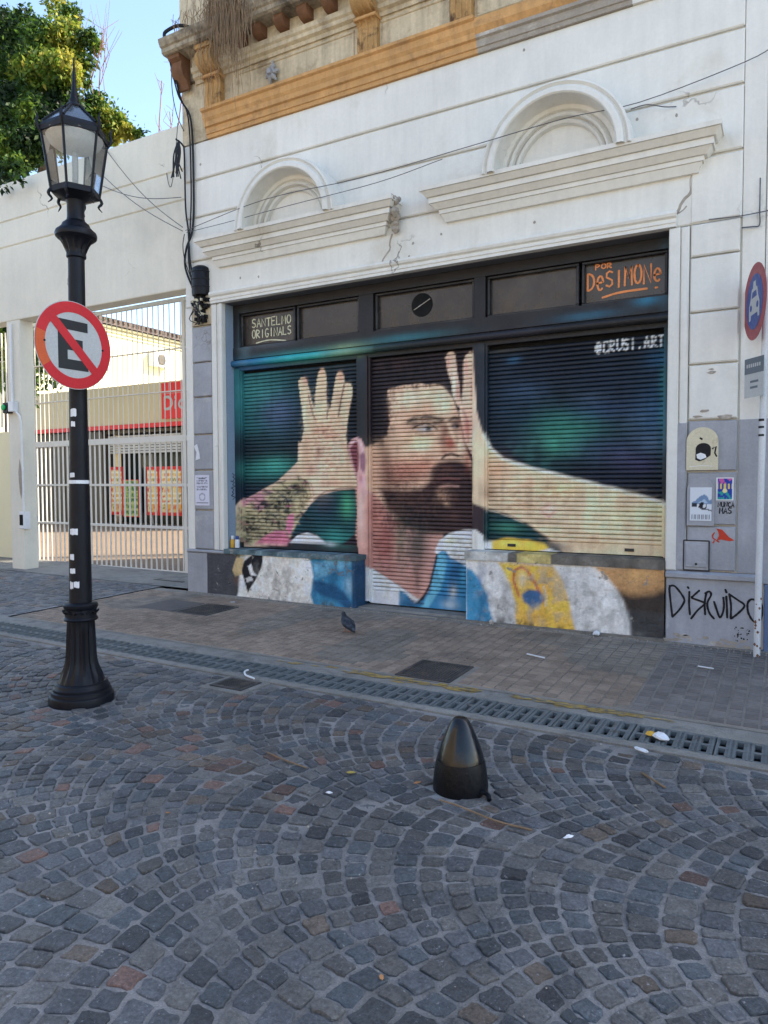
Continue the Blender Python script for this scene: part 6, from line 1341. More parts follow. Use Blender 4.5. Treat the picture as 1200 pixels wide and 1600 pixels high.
# ------------------------------------------------------------------ supermarket yard
def ground_sheet(name, x0, x1, y0, y1, dz, m, nx=24, ny=10, label=None):
    X, Y = np.meshgrid(np.linspace(x0, x1, nx), np.linspace(y0, y1, ny)); w = MB()
    w.v = [(a, b, gz(a, b)+dz) for a, b in zip(X.ravel(), Y.ravel())]; w.c = [(1, 1, 1)]*len(w.v); w.f = grid_faces(nx, ny)
    o = w.build(name, m); tag(o, kind='structure'); return o
g_ = MB()
g_.add([(-3000, -3000, -.25), (3000, -3000, -.25), (3000, 3000, -.25), (-3000, 3000, -.25)], [(0, 1, 2, 3)]); o = g_.build('ground', M['concrete']); tag(o, kind='structure')
ground_sheet('yard_paving', -40, -7.17, 8.58, 34, .0, M['courtyard'], 30, 24)
ground_sheet('gate_apron', -24, -7.17, 7.42, 8.578, .012, M['concrete'], 30, 6)
YS = 16.7
ST = thing('supermarket', (-19, YS, .15), 'supermarket shopfront behind the gate with red Dia sign and red awning edge', 'shop')
w = MB(); w.box(-26, -14.2, YS+.02, YS+7, 3.42, 4.86); w.build('fascia', M['beige'], ST)
w = MB(); w.box(-24.6, -14.2, YS-.05, YS+.3, 3.42, 3.56); w.build('red_strip', M['shopred'], ST)
w = MB(); w.box(-25.5, -20.55, YS+.1, YS+.6, .1, 3.40); w.box(-16.85, -14.2, YS+.1, YS+.6, .1, 3.40); w.build('wall', M['brown'], ST)
for i in range(12):
    x = -24.4+i*.33
    MB().cbox(x, x+.30, YS+.03, YS+.098, .2, 3.38, .01).build('wall_panel', M['brown'], ST)
for i in range(3): MB().cbox(-16.8+i*.34, -16.5+i*.34, YS+.03, YS+.098, .2, 3.38, .01).build('wall_panel', M['brown'], ST)
w = MB(); w.box(-20.55, -16.85, YS+.9, YS+1.0, .1, 3.4); w.build('shop_window', M['glassdark'], ST)
w = MB(); w.box(-20.55, -16.85, YS+.2, YS+1.0, 3.3, 3.4); w.build('soffit', M['brown'], ST)
for i in range(7): MB().cbox(-20.5, -16.9, YS+.3, YS+.36, 2.62+i*.09, 2.69+i*.09, .012).build('shutter_slat', M['galv'], ST)
for x in (-19.2, -18.65): MB().box(x-.03, x+.03, YS+.5, YS+.56, .15, 2.6).build('door_frame', M['galv'], ST)
def flyer(u, v):
    n1 = hsh(np.floor(u*4)*3.1+np.floor(v*9)*7.7); n2 = vnoise(u, v, 30, 2); c = np.tile(lin((225, 205, 150)), (len(u), 1))
    for t_, cc in ((.2, (200, 60, 40)), (.4, (230, 170, 60)), (.6, (120, 130, 70)), (.8, (220, 120, 70))): c[(n1 > t_) & (n2 > .45)] = lin(cc)
    c[((v*9) % 1 < .22)] = lin((238, 228, 200)); c[(v > .94) | (v < .05) | (u < .04) | (u > .96)] = lin((215, 45, 40)); return c
def greenf(u, v):
    c = np.where((vnoise(u, v, 14, 4) > .5)[:, None], lin((150, 175, 90)), lin((70, 110, 60))); c[((v*6) % 1 < .3)] = lin((185, 190, 130)); return c
for lb, x0, x1, z0, z1, f in (('narrow flyer poster left of the shop door', -20.25, -19.72, .56, 2.14, flyer), ('green produce poster in the shop door', -19.65, -18.95, .5, 1.7, greenf), ('narrow red and white flyer poster right of the shop door', -18.5, -18.02, .58, 2.12, flyer), ('wide flyer poster at the right of the shop window', -17.95, -16.95, .58, 2.12, flyer)):
    pt = thing('flyer_poster', (.5*(x0+x1), YS+.2, z0), lb, 'poster', 'flyer posters outside the supermarket')
    print_panel('sheet', x0, x1, z0, z1, YS+.2, f, pt, 24, 30)
    MB().box(x0-.03, x1+.03, YS+.202, YS+.24, z0-.03, z1+.03).build('frame', M['shopred'], pt)
w = MB(); w.box(-17.45, -15.9, YS-.12, YS+.02, 3.66, 4.79); sg = w.build('shop_sign', M['shopred'], ST)
g = MB()
for st, wd in (([(-17.3, 3.97), (-17.3, 4.33)], .09), (smoothline([(-17.3, 4.34), (-17.1, 4.32), (-16.98, 4.15), (-17.1, 3.98), (-17.3, 3.96)], 5), .09), ([(-16.83, 3.97), (-16.83, 4.2)], .09), ([(-16.83, 4.28), (-16.83, 4.34)], .09), (arcp(-16.55, 4.09, .13, .12, 30, 390, 14), .09), ([(-16.41, 3.97), (-16.41, 4.22)], .09)):
    g.ribbon(st, wd, y=YS-.125)
for a in (3.98, 4.42): pass
g.build('lettering', M['signwhite'], sg)
g = MB()
for z in (4.45,): g.ribbon([(-17.42, z), (-16.0, z)], .012, y=YS-.121)
for x in (-17.12, -16.8): g.ribbon([(x, 4.45), (x, 4.78)], .02, y=YS-.1215)
g.build('sign_joint', M['signwhite'], sg)
# sunlit side house running away from the street
SH_ = thing('side_house', (-24.6, 22, .1), 'sunlit pale yellow house with a brown tiled eave above the supermarket roof', 'house')
w = MB(); w.box(-32, -24.5, YS+.4, 42, .1, 8.1); w.build('wall', M['yellowwall'], SH_)
w = MB()
for i, (dx, z0, z1) in enumerate(((.06, 7.72, 7.78), (.10, 7.86, 7.93), (.16, 8.0, 8.08))): w.box(-24.5, -24.5+dx, YS+.4, 42, z0, z1)
w.build('cornice', M['yellowwall'], SH_)
w = MB(); w.hexa([(-32, YS+.2, 9.9), (-24.2, YS+.2, 8.10), (-24.2, 42, 8.10), (-32, 42, 9.9)], [(-32, YS+.2, 10.1), (-24.2, YS+.2, 8.26), (-24.2, 42, 8.26), (-32, 42, 10.1)]); w.build('roof', M['roof'], SH_)
w = MB()
for i in range(100):
    y = YS+.3+i*.25; w.tube([(-24.12, y, 8.27), (-24.9, y, 8.46)], .07, 6)
w.build('eave_tiles', M['roof'], SH_)['kind'] = 'stuff'
AC = thing('air_conditioner', (-24.3, 22.9, 6.8), 'small air conditioner unit on the sunlit yellow wall', 'air conditioner')
w = MB(); w.box(-24.5, -24.15, 22.55, 23.5, 6.75, 7.35); w.build('casing', M['plastic'], AC)
w = MB(); w.lathe([(.22, 0), (.24, .02), (.20, .03)], 0, 0, 16); o = w.build('fan_grille', M['brown']); o.data.transform(Matrix.Translation((-24.15, 23.0, 7.05))@Matrix.Rotation(math.pi/2, 4, 'Y')); attach(o, AC)
# low yellow wall and kerb left of the pillar
w = MB(); w.box(-30, -18.3, 11.6, 11.8, .1, 3.1); o = w.build('yard_wall', M['yellowwall']); rebase(o, (-24, 11.7, .1)); tag(o, 'low pale yellow yard wall with a dark base left of the gate pillar', 'wall')
MB().box(-30, -18.29, 11.58, 11.599, .1, .62).build('dark_base', M['brown'], o)

# ------------------------------------------------------------------ unseen houses across the street, added and stepped in height for warm bounce
OP = thing('opposite_houses', (-4, -9, 0), 'unseen row of pale houses across the street, added for warm bounced light', 'houses')
w = MB(); w.box(-45, -4, -14, -9.0, -.2, 9.0); w.box(-4, 22, -16, -11.0, -.2, 3.5); w.build('wall', mat('opposite_ochre', (.46, .37, .26), .9), OP)
for i in range(9):
    for z in (.6, 4.6):
        x = -42+i*4; w = MB(); w.box(x, x+1.3, -9.0, -8.96, z, z+2.3); w.build('window', M['glassdark'], OP)

# ------------------------------------------------------------------ trees
def leaves(name, blobs, n, size, parent, cols, seed, hollow=.35):
    r = np.random.default_rng(seed); vol = np.array([b[3]**2.2*b[4] for b in blobs]); idx = r.choice(len(blobs), n, p=vol/vol.sum())
    Bm = np.array([b[:4] for b in blobs]); ctr = Bm[idx, :3]; rad = Bm[idx, 3]
    d = r.normal(size=(n, 3)); d /= np.linalg.norm(d, axis=1)[:, None]; rr = rad*(hollow+(1-hollow)*r.random(n)**.6)*r.uniform(.82, 1.12, n)
    # clumping: pull leaves towards random twig ends
    tw = r.normal(size=(n//14+1, 3)); P = ctr+d*rr[:, None]
    ti = r.integers(0, n//14, n); base = P[(ti*14) % n]; near = np.linalg.norm(base-P, axis=1) < 99; mixv = (idx == idx[(ti*14) % n])
    P = np.where(mixv[:, None], base+r.normal(size=(n, 3))*.13, P)
    s = size*r.uniform(.6, 1.35, n); a = r.normal(size=(n, 3)); a /= np.linalg.norm(a, axis=1)[:, None]; a[:, 2] -= .35
    b = np.cross(a, r.normal(size=(n, 3))); b /= np.linalg.norm(b, axis=1)[:, None]
    c = np.cross(a, b); V = np.stack([P, P+a*s[:, None]*.55+b*s[:, None]*.30+c*s[:, None]*.06, P+a*s[:, None]*1.15, P+a*s[:, None]*.55-b*s[:, None]*.30+c*s[:, None]*.06], 1).reshape(-1, 3)
    me = bpy.data.meshes.new(name); me.vertices.add(4*n); me.vertices.foreach_set('co', V.ravel()); me.loops.add(4*n); me.loops.foreach_set('vertex_index', np.arange(4*n))
    me.polygons.add(n); me.polygons.foreach_set('loop_start', np.arange(n)*4); me.polygons.foreach_set('loop_total', np.full(n, 4)); me.update(); me.validate()
    cc = np.array([lin(c_) for c_ in cols]); yel = np.array([b_[5] for b_ in blobs])[idx]  # autumn yellow per blob, raised on the upper crown to paint in sunlight
    lump = vnoise(P[:, 0]+P[:, 1], P[:, 2], 1.7, seed); ff = np.clip(yel+(lump-.5)*1.0+r.normal(size=n)*.16, 0, .999)*(len(cols)-1); k = ff.astype(int); f = (ff-k)[:, None]
    cl = (cc[k]*(1-f)+cc[np.minimum(k+1, len(cols)-1)]*f)*r.uniform(.7, 1.3, n)[:, None]
    at = me.color_attributes.new('Col', 'FLOAT_COLOR', 'POINT'); at.data.foreach_set('color', np.hstack([np.repeat(cl, 4, 0), np.ones((4*n, 1))]).astype(np.float32).ravel())
    me.materials.append(M['leaf']); o = bpy.data.objects.new(name, me); COL.objects.link(o); attach(o, parent); o['kind'] = 'stuff'; return o
def limbs(parent, base, tips, r0, m=None):
    w = MB()
    for t_ in tips:
        b = np.array(base, float); t_ = np.array(t_, float); mid = b+(t_-b)*.5+np.array([random.gauss(0, .2), random.gauss(0, .2), .3])
        w.tube(smoothline([tuple(b), tuple(mid), tuple(t_)], 4), [r0*(1-.115*i) for i in range(9)], 7)
    return w.build('limb', m or M['bark'], parent)
GRN = [(28, 46, 22), (42, 66, 28), (62, 90, 34), (90, 116, 40), (118, 132, 44), (158, 150, 60)]
T1 = thing('broad_tree', (-16.3, 10.8, .1), 'large leafy tree with yellow and green leaves spilling over the top of the street wall', 'tree')
MB().tube(smoothline([(-16.3, 10.8, .05), (-16.2, 10.75, 3), (-15.2, 10.4, 6.4)], 4), [.34-.02*i for i in range(9)], 10).build('trunk', M['bark'], T1)
TB = [(-14.83, 10.0, 11.07, 0.74, 1, 0.25), (-13.11, 9.6, 10.42, 0.5, 1, 0.62), (-12.78, 9.8, 10.56, 0.4, 1, 0.75), (-12.89, 10.0, 11.18, 0.21, 1, 0.5), (-12.36, 10.0, 10.54, 0.22, 0.8, 0.28), (-13.11, 9.4, 9.7, 0.55, 1, 0.6), (-12.33, 9.3, 9.56, 0.4, 1, 0.72), (-14.14, 9.3, 9.68, 0.76, 1, 0.3), (-13.2, 9.0, 8.8, 0.6, 1, 0.3), (-12.62, 9.0, 8.54, 0.5, 1, 0.2), (-12.53, 9.5, 9.04, 0.41, 1, 0.3), (-12.63, 9.9, 10.06, 0.27, 0.8, 0.6), (-12.62, 10.0, 9.79, 0.19, 0.7, 0.25), (-12.42, 10.2, 10.53, 0.14, 0.6, 0.25), (-12.41, 10.0, 10.11, 0.15, 0.6, 0.3), (-12.83, 8.6, 7.89, 0.42, 1, 0.12), (-12.44, 8.7, 7.95, 0.37, 1, 0.12), (-11.64, 7.7, 6.91, 0.21, 1, 0.1), (-11.56, 7.8, 7.07, 0.17, 1, 0.15), (-11.39, 7.45, 6.54, 0.09, 0.5, 0.15), (-12.16, 9.0, 8.13, 0.33, 1, 0.12), (-12.13, 9.4, 8.47, 0.24, 1, 0.35), (-15.91, 9.5, 10.52, 1.21, 1, 0.3), (-14.93, 9.0, 8.32, 0.77, 1, 0.2), (-14.37, 10.0, 11.64, 0.21, 0.6, 0.2), (-13.63, 10.2, 11.68, 0.26, 0.5, 0.6), (-10.93, 7.4, 6.53, 0.1, 0.5, 0.12), (-15.2, 10.0, 11.66, 0.34, 1, 0.2)]
TB2 = [(-13.19, 10.8, 9.78, 0.24, 1, 0.25), (-12.99, 10.8, 9.43, 0.27, 1, 0.35), (-12.67, 10.9, 9.36, 0.23, 1, 0.55), (-12.33, 10.9, 9.08, 0.16, 0.9, 0.72), (-12.8, 10.9, 9.12, 0.19, 1, 0.6), (-12.15, 11.0, 9.06, 0.11, 0.6, 0.55), (-11.9, 11.0, 9.02, 0.05, 0.3, 0.4), (-13.43, 10.9, 9.41, 0.27, 1, 0.3), (-13.26, 10.9, 10.08, 0.12, 0.5, 0.2)]

leaves('crown', TB, 60000, .088, T1, GRN, 5)
limbs(T1, (-15.2, 10.4, 6.3), [(-12.9, 9.8, 9.3), (-13.9, 10, 10.4), (-15.6, 10, 9.6), (-12.7, 9.4, 8.0), (-13.6, 8.9, 8.4)], .13)
w = MB()
for i in range(26):
    x = random.gauss(-12.5, .28); z = random.uniform(9.4, 10.2); w.tube([(x, 10.1, z), (x+random.gauss(.05, .15), 10.1, z+.5), (x+random.gauss(.1, .25), 10.1+random.gauss(0, .2), z+random.uniform(.7, 1.3))], [.009, .006, .003], 4)
w.build('bare_twigs', M['redtwig'], T1)
T2 = thing('small_tree', (-10.3, 10.8, .1), 'smaller yellowing tree peeping over the street wall right of the lantern', 'tree')
MB().tube([(-10.3, 10.8, .05), (-10.3, 10.8, 5.5), (-11.0, 11, 8.0)], [.14, .10, .05], 8).build('trunk', M['bark'], T2)
leaves('crown', TB2, 9000, .08, T2, GRN, 9)
limbs(T2, (-10.6, 11, 6.8), [(-11.9, 11, 8.6), (-11.0, 11, 8.4), (-10.5, 11, 8.1)], .05)
T3 = thing('bare_shrub', (-10.6, 10.5, .1), 'bare reddish twigs rising over the street wall beside the corner building', 'shrub')
w = MB()
for x, zt, lean in ((-10.95, 9.55, .05), (-10.45, 9.95, .28), (-10.6, 8.9, -.1), (-9.75, 8.6, -.2), (-9.35, 8.7, .25), (-9.1, 8.5, .4), (-9.6, 8.4, .3), (-10.1, 8.5, .5)):
    w.tube(smoothline([(-9.7+.05*x, 10.5, .1), (-9.7+.05*x, 10.5, 5.2), (x-lean*.3, 10.5, 7.9), (x+lean, 10.5, zt)], 4), [.03-.0018*i for i in range(13)], 5)
    for k in range(6): 
        zz = random.uniform(7.9, zt-.1); xx = x+lean*.3; w.tube([(xx, 10.5, zz), (xx+random.gauss(0, .14), 10.5, zz+.22), (xx+random.gauss(0, .2), 10.5, zz+.38)], [.008, .005, .003], 4)
w.build('twigs', M['redtwig'], T3)
T4 = thing('yard_tree', (-29, 24, .1), 'tree standing behind the yellow side house, seen through the gate top', 'tree')
MB().tube([(-27.8, 18.5, .0), (-27.8, 18.5, 7)], [.3, .2], 8).build('trunk', M['bark'], T4)
leaves('crown', [(-26.5, 17, 10.2, 1.5, 1, .55), (-24.6, 18.5, 9.6, 1.0, 1, .7), (-29, 17, 10.6, 2.2, 1, .3), (-23.6, 18.6, 9.6, .6, 1, .8), (-27, 15, 8.6, 1.4, 1, .6)], 6000, .2, T4, GRN, 21)
T5 = thing('fence_tree', (-20, 13.5, .1), 'leafy tree seen through the fence left of the gate pillar', 'tree')
MB().tube([(-20, 13.5, .0), (-20, 13.5, 5)], [.2, .12], 8).build('trunk', M['bark'], T5)
leaves('crown', [(-19.8, 13.4, 5.5, 1.5, 1, .5), (-21.5, 13.6, 6.4, 1.6, 1, .3), (-18.6, 13.4, 6.6, 1.3, 1, .45)], 5000, .17, T5, GRN, 23)

# ------------------------------------------------------------------ the street
def proj(p):
    q = Vector(p)-Vector((0, 0, 1.6)); w_ = q.dot(_d)
    if w_ < .2: return None
    return (600+FPX*q.dot(_r2)/w_, 800-FPX*q.dot(_u2)/w_, w_)
def vis_area(q):
    s = [proj(p) for p in q]
    if any(a is None for a in s): return 0
    cx = sum(a[0] for a in s)/4; cy = sum(a[1] for a in s)/4
    if not (-10 < cx < 1210 and 700 < cy < 1610): return 0
    return abs(sum(s[i][0]*s[(i+1) % 4][1]-s[(i+1) % 4][0]*s[i][1] for i in range(4)))/2
RD = ground_sheet('road', -26, 8, -9.2, 4.405, .0, M['mortar'], 35, 14)
def stone_color(x, y):
    t = random.random(); v = random.uniform(.72, 1.5)
    red = .10+.18*max(0, vnoise(np.array([x]), np.array([y]), .9, 4)[0]-.55)*3
    if t < red*.2: c = (.105, .066, .058)
    elif t < red*.55: c = (.088, .074, .064)
    elif t < .30: c = (.066, .074, .088)
    elif t < .55: c = (.075, .078, .084)
    elif t < .75: c = (.050, .062, .076)
    elif t < .9: c = (.090, .092, .095)
    else: c = (.040, .045, .055)
    return (c[0]*v*1.18, c[1]*v*1.10, c[2]*v*.97)
def stone(mb, q, zt, gap=.0075, col=None, hi=.009, detail=True):
    q = [Vector((p[0], p[1])) for p in q]; cen = sum(q, Vector((0, 0)))/4; per = []
    for i in range(4):
        a, b, p = q[i-1], q[i], q[(i+1) % 4]; ua = (a-b); up_ = (p-b); la, lp = ua.length, up_.length
        if la < 1e-4 or lp < 1e-4: return
        rr = random.uniform(.06, .17)
        ins = (cen-b).normalized()*gap*1.4
        per.append(b+ua*rr+ins+Vector((random.gauss(0, .003), random.gauss(0, .003))))
        per.append(b+up_*random.uniform(.06, .17)+ins+Vector((random.gauss(0, .003), random.gauss(0, .003))))
        if detail: per.append(b+up_*random.uniform(.4, .6)+(cen-b-up_*.5).normalized()*(gap+random.uniform(-.002, .006)))
    n = len(per); tx, ty = random.gauss(0, .03), random.gauss(0, .03); h = hi+random.uniform(-.003, .005)
    def Z(p, dz): return zt(p.x, p.y)+h+dz+(p.x-cen.x)*tx+(p.y-cen.y)*ty
    vs = []
    for sc, dz in ((1.02, -.03), (1.0, -.004), (.93, -.0004), (.58, .0005)):
        for p in per:
            r_ = cen+(p-cen)*sc; vs.append((r_.x, r_.y, Z(r_, dz)+(random.gauss(0, .0011) if sc < .99 else 0) if dz > -.02 else zt(r_.x, r_.y)-.02))
    vs.append((cen.x, cen.y, Z(cen, .002))); fs = []
    for k in range(3):
        for i in range(n): fs.append((k*n+i, k*n+(i+1) % n, (k+1)*n+(i+1) % n, (k+1)*n+i))
    for i in range(n): fs.append((3*n+i, 3*n+(i+1) % n, 4*n))
    mb.add(vs, fs, col)
R0 = 1.265/math.sqrt(2); stones = []
zr = lambda x, y: -.007*max(-26., min(8., x))
ybands = [2.335-1.265*2, 2.335-1.265, 2.335, 2.335+1.265]
def warp(x, y):                                                   # the setts were never laid dead true
    return (x+.03*math.sin(y*2.3+x*.7)+.02*math.sin(x*3.1+y*5), y+.035*math.sin(x*1.7+.6)+.02*math.sin(x*4.3+y*2))
for bi, yb in enumerate(ybands):
    yc = yb+1.265/2; pitch = .118; nx = int(18.5/pitch); nth = 14; phase = .05
    for i in range(nx):
        cx = -15.2+i*pitch+phase; k = nth+random.choice((-1, 0, 0, 1)); cuts = np.sort(np.concatenate([[-45, 45], 45*np.sign(np.arange(1, k)/k-.5)*np.abs((np.arange(1, k)/k)*2-1)**.93+rng.normal(0, .8, k-1)]))
        r_in, r_out = 0, pitch
        for sgn in ((-1, 1) if bi == 0 else (1,)):                     # square setts turned on their point close each cusp
            yy_ = yc+sgn*1.265/2; xx_ = cx+R0-R0*math.cos(math.pi/4); hq = pitch/2
            q = [warp(xx_, yy_), warp(xx_+hq, yy_-hq), warp(xx_+2*hq, yy_), warp(xx_+hq, yy_+hq)]
            if max(p[1] for p in q) < 4.39 and min(p[1] for p in q) > .8 and xx_ < 2.1: stones.append((vis_area([(p[0], p[1], zr(*p)) for p in q]), q, xx_+hq, yy_))
        for j in range(len(cuts)-1):
            a0, a1 = math.radians(cuts[j]), math.radians(cuts[j+1])
            q = []
            for a, dx in ((a0, r_out), (a1, r_out), (a1, r_in), (a0, r_in)):
                t_ = dx*math.cos(a); q.append(warp(cx+R0-R0*math.cos(a)+math.cos(a)*t_, yc+R0*math.sin(a)-math.sin(a)*t_))
            mx = sum(p[0] for p in q)/4; my = sum(p[1] for p in q)/4
            ymax = max(p[1] for p in q)
            if ymax > 4.395 or my < .75:
                if my > 4.36 or my < .75: continue
                q = [(p[0], min(p[1], 4.395)) for p in q]
            if mx > 2.2: continue
            if -3.93 < mx < -3.50 and 4.07 < my: continue
            if (mx+4.418)**2+(my-3.393)**2 < .23**2 or (mx+1.45)**2+(my-3.385)**2 < .16**2: continue
            a_ = vis_area([(p[0], p[1], zr(*p)) for p in q]); stones.append((a_, q, mx, my))
stones.sort(key=lambda s: -s[0])
BIG = MB()
for i, (a_, q, mx, my) in enumerate(stones):
    col = stone_color(mx, my); hi = .0075 if random.random() > .10 else .002
    if i < 300:
        m1_ = MB(); stone(m1_, q, zr, col=col, hi=hi); o = m1_.build('cobblestone', M['cobble'], RD, smooth=28)
    else: stone(BIG, q, zr, col=col, hi=hi, detail=a_ > 160)
o = BIG.build('cobblestones', M['cobble'], RD, smooth=28); o['kind'] = 'stuff'

# driveway setts in straight courses
DW = ground_sheet('driveway', -26, -7.87, 5.06, 7.45, .004, M['mortar'], 20, 6)
zd = lambda x, y: gz(x, y)
mb = MB(); yy = 5.10; row = 0
while yy < 7.34:
    h = random.uniform(.088, .105); x = -15+random.random()*.1
    while x < -7.99:
        l = random.uniform(.09, .17); x1 = min(x+l, -7.885); y_ = .03*math.sin(x*.8)+.02*math.sin(x*2.1+row)
        q = [(x, yy+y_), (x1, yy+y_), (x1, yy+h+y_), (x, yy+h+y_)]; stone(mb, q, zd, col=tuple(k*1.15 for k in stone_color(x, yy)), detail=False, hi=.008); x += l
    yy += h; row += 1
o = mb.build('setts', M['cobble'], DW, smooth=38); o['kind'] = 'stuff'
# concrete edging on both sides of the drain
def strip(name, x0, x1, y0, y1, dz, m, step=.45, h=.03):
    w = MB(); n = int((x1-x0)/step)+1; xs = np.linspace(x0, x1, n)
    for i in range(n-1):
        w.hexa([(xs[i], y0, gz(xs[i], y0)-.1), (xs[i+1], y0, gz(xs[i+1], y0)-.1), (xs[i+1], y1, gz(xs[i+1], y1)-.1), (xs[i], y1, gz(xs[i], y1)-.1)],
               [(xs[i], y0, gz(xs[i], y0)+dz), (xs[i+1], y0, gz(xs[i+1], y0)+dz), (xs[i+1], y1, gz(xs[i+1], y1)+dz), (xs[i], y1, gz(xs[i], y1)+dz)])
    o = w.build(name, m); tag(o, kind='structure'); return o
strip('gutter_edging', -26, 8, 4.41, 4.497, .012, M['concrete']); strip('gutter_edging', -26, 8, 4.838, 5.045, .010, M['concrete'])
strip('pavement_border', -7.86, -7.785, 5.06, 7.42, .02, mat('light_border', (.25, .24, .22), .9, .15, 5, bump=.4))
# the channel drain with its run of steel grates
DR = thing('channel_drain', (-5, 4.67, 0), 'long channel drain with slotted grey steel grates between road and pavement', 'drain')
w = MB(); w.box(-15, 2.6, 4.499, 4.836, -.14, -.06); w.build('channel', M['void'], DR)
gp = .095; L5 = gp*5; w = MB()
for y0, y1 in ((0, .026), (.150, .180), (.304, .330)): w.cbox(.003, L5-.003, y0, y1, -.03, .0, .001)
for k in range(5):
    for r_ in ((.026, .150), (.180, .304)):
        a = k*gp; w.box(a+.003 if k == 0 else a, a+.022, r_[0], r_[1], -.03, -.002); w.box(a+.058, a+gp-(.003 if k == 4 else 0), r_[0], r_[1], -.03, -.002)
    for xx in (.006, .076): w.box(k*gp+xx, k*gp+xx+.012, .004, .326, -.001, .004)
w.v = [(x, y, z) for x, y, z in w.v]
gsrc = w.build('grate', M['grate'])
gsrc.parent = DR; n_ = 0; x = -14.6
while x < 2.0:
    c = gsrc if n_ == 0 else gsrc.copy()
    if n_: COL.objects.link(c); c.parent = DR
    c.location = Vector((x, 4.502, -.007*x+.010+random.uniform(-.003, .003)))-wpos(DR); c.rotation_euler = (random.gauss(0, .004), .007, 0)
    x += L5; n_ += 1
# pavement
PV = ground_sheet('pavement', -7.785, 8, 5.06, 7.3, .008, M['grout'], 40, 8)
tiles = []; tx_, ty_ = .1005, .0840
def tilerow(x0, x1, y0, y1, kind):
    nx = int(round((x1-x0)/tx_)); ny = int((y1-y0)/ty_)
    for i in range(nx):
        for j in range(ny):
            a = x0+i*tx_; b = y0+j*ty_; m = (a+tx_/2, b+ty_/2)
            if -2.77 < m[0] < -2.26 and 5.07 < m[1] < 5.60: continue
            if -6.32 < m[0] < -5.78 and 6.08 < m[1] < 6.72: continue
            q = [(a, b), (a+tx_, b), (a+tx_, b+ty_), (a, b+ty_)]; tiles.append((vis_area([(p[0], p[1], gz(*p)) for p in q]), q, kind))
tilerow(-7.77, -4.76, 5.11, 7.20, 0); tilerow(-4.735, -1.755, 5.11, 7.20, 0); tilerow(-1.74, -.965, 5.11, 7.20, 0); tilerow(-.93, 3.5, 5.11, 7.24, 1)
tiles.sort(key=lambda t: -t[0]); TM = MB()
def tilebox(mb, q, kind):
    (a, b), (c, d) = q[0], q[2]; g = .0042 if kind == 0 else .0068; z = gz((a+c)/2, (b+d)/2)+.008; h = .0065+random.uniform(-.001, .0012); e = .003
    base = (.268, .205, .152) if kind == 0 else (.175, .155, .140); v = random.uniform(.82, 1.16); pt = vnoise(np.array([a]), np.array([b]), 1.4, 3)[0]
    if kind == 0 and pt > .66: base = (.215, .182, .145)
    col = tuple(k*v for k in base)
    sl = lambda x: z-.007*(x-(a+c)/2)
    vs = [(a+g, b+g+.002, z-.004), (c-g, b+g+.002, z-.004), (c-g, d-g-.002, z-.004), (a+g, d-g-.002, z-.004)]+[(p[0], p[1], sl(p[0])+h+.02*(p[1]-(b+d)/2)) for p in ((a+g+e, b+g+e+.002), (c-g-e, b+g+e+.002), (c-g-e, d-g-e-.002), (a+g+e, d-g-e-.002))]
    mb.add(vs, [(4, 5, 6, 7), (0, 1, 5, 4), (1, 2, 6, 5), (2, 3, 7, 6), (3, 0, 4, 7)], col)
for i, (a_, q, kd) in enumerate(tiles):
    if i < 300: m1_ = MB(); tilebox(m1_, q, kd); m1_.build('tile', M['tile'], PV)
    else: tilebox(TM, q, kd)
o = TM.build('tiles', M['tile'], PV); o['kind'] = 'stuff'
strip('threshold_strip', -7.17, 3, 7.205, 7.30, .022, M['concrete'])
# worn yellow kerb paint
w = MB()
def ypatch(x0, x1, n, ys=.0):
    for i in range(n):
        x = random.uniform(x0, x1); y = random.gauss(4.985+ys, .022); r = random.uniform(.015, .05)
        pts = [(x+r*1.8*random.uniform(.5, 1)*math.cos(a), y+r*.55*random.uniform(.5, 1)*math.sin(a)) for a in np.linspace(0, 5.6, 9)]
        zz = .0125+.0004*(i % 12); w.add([(p[0], min(p[1], 5.04), gz(p[0], p[1])+zz) for p in pts], [tuple(range(9))])
ypatch(-3.2, -2.0, 85); ypatch(-1.75, -.9, 75); ypatch(-3.9, -3.2, 8); ypatch(-.9, -.6, 6)
o = w.build('yellow_kerb_paint', M['yellow']); tag(o, 'worn yellow paint along the kerb edge', kind='stuff')
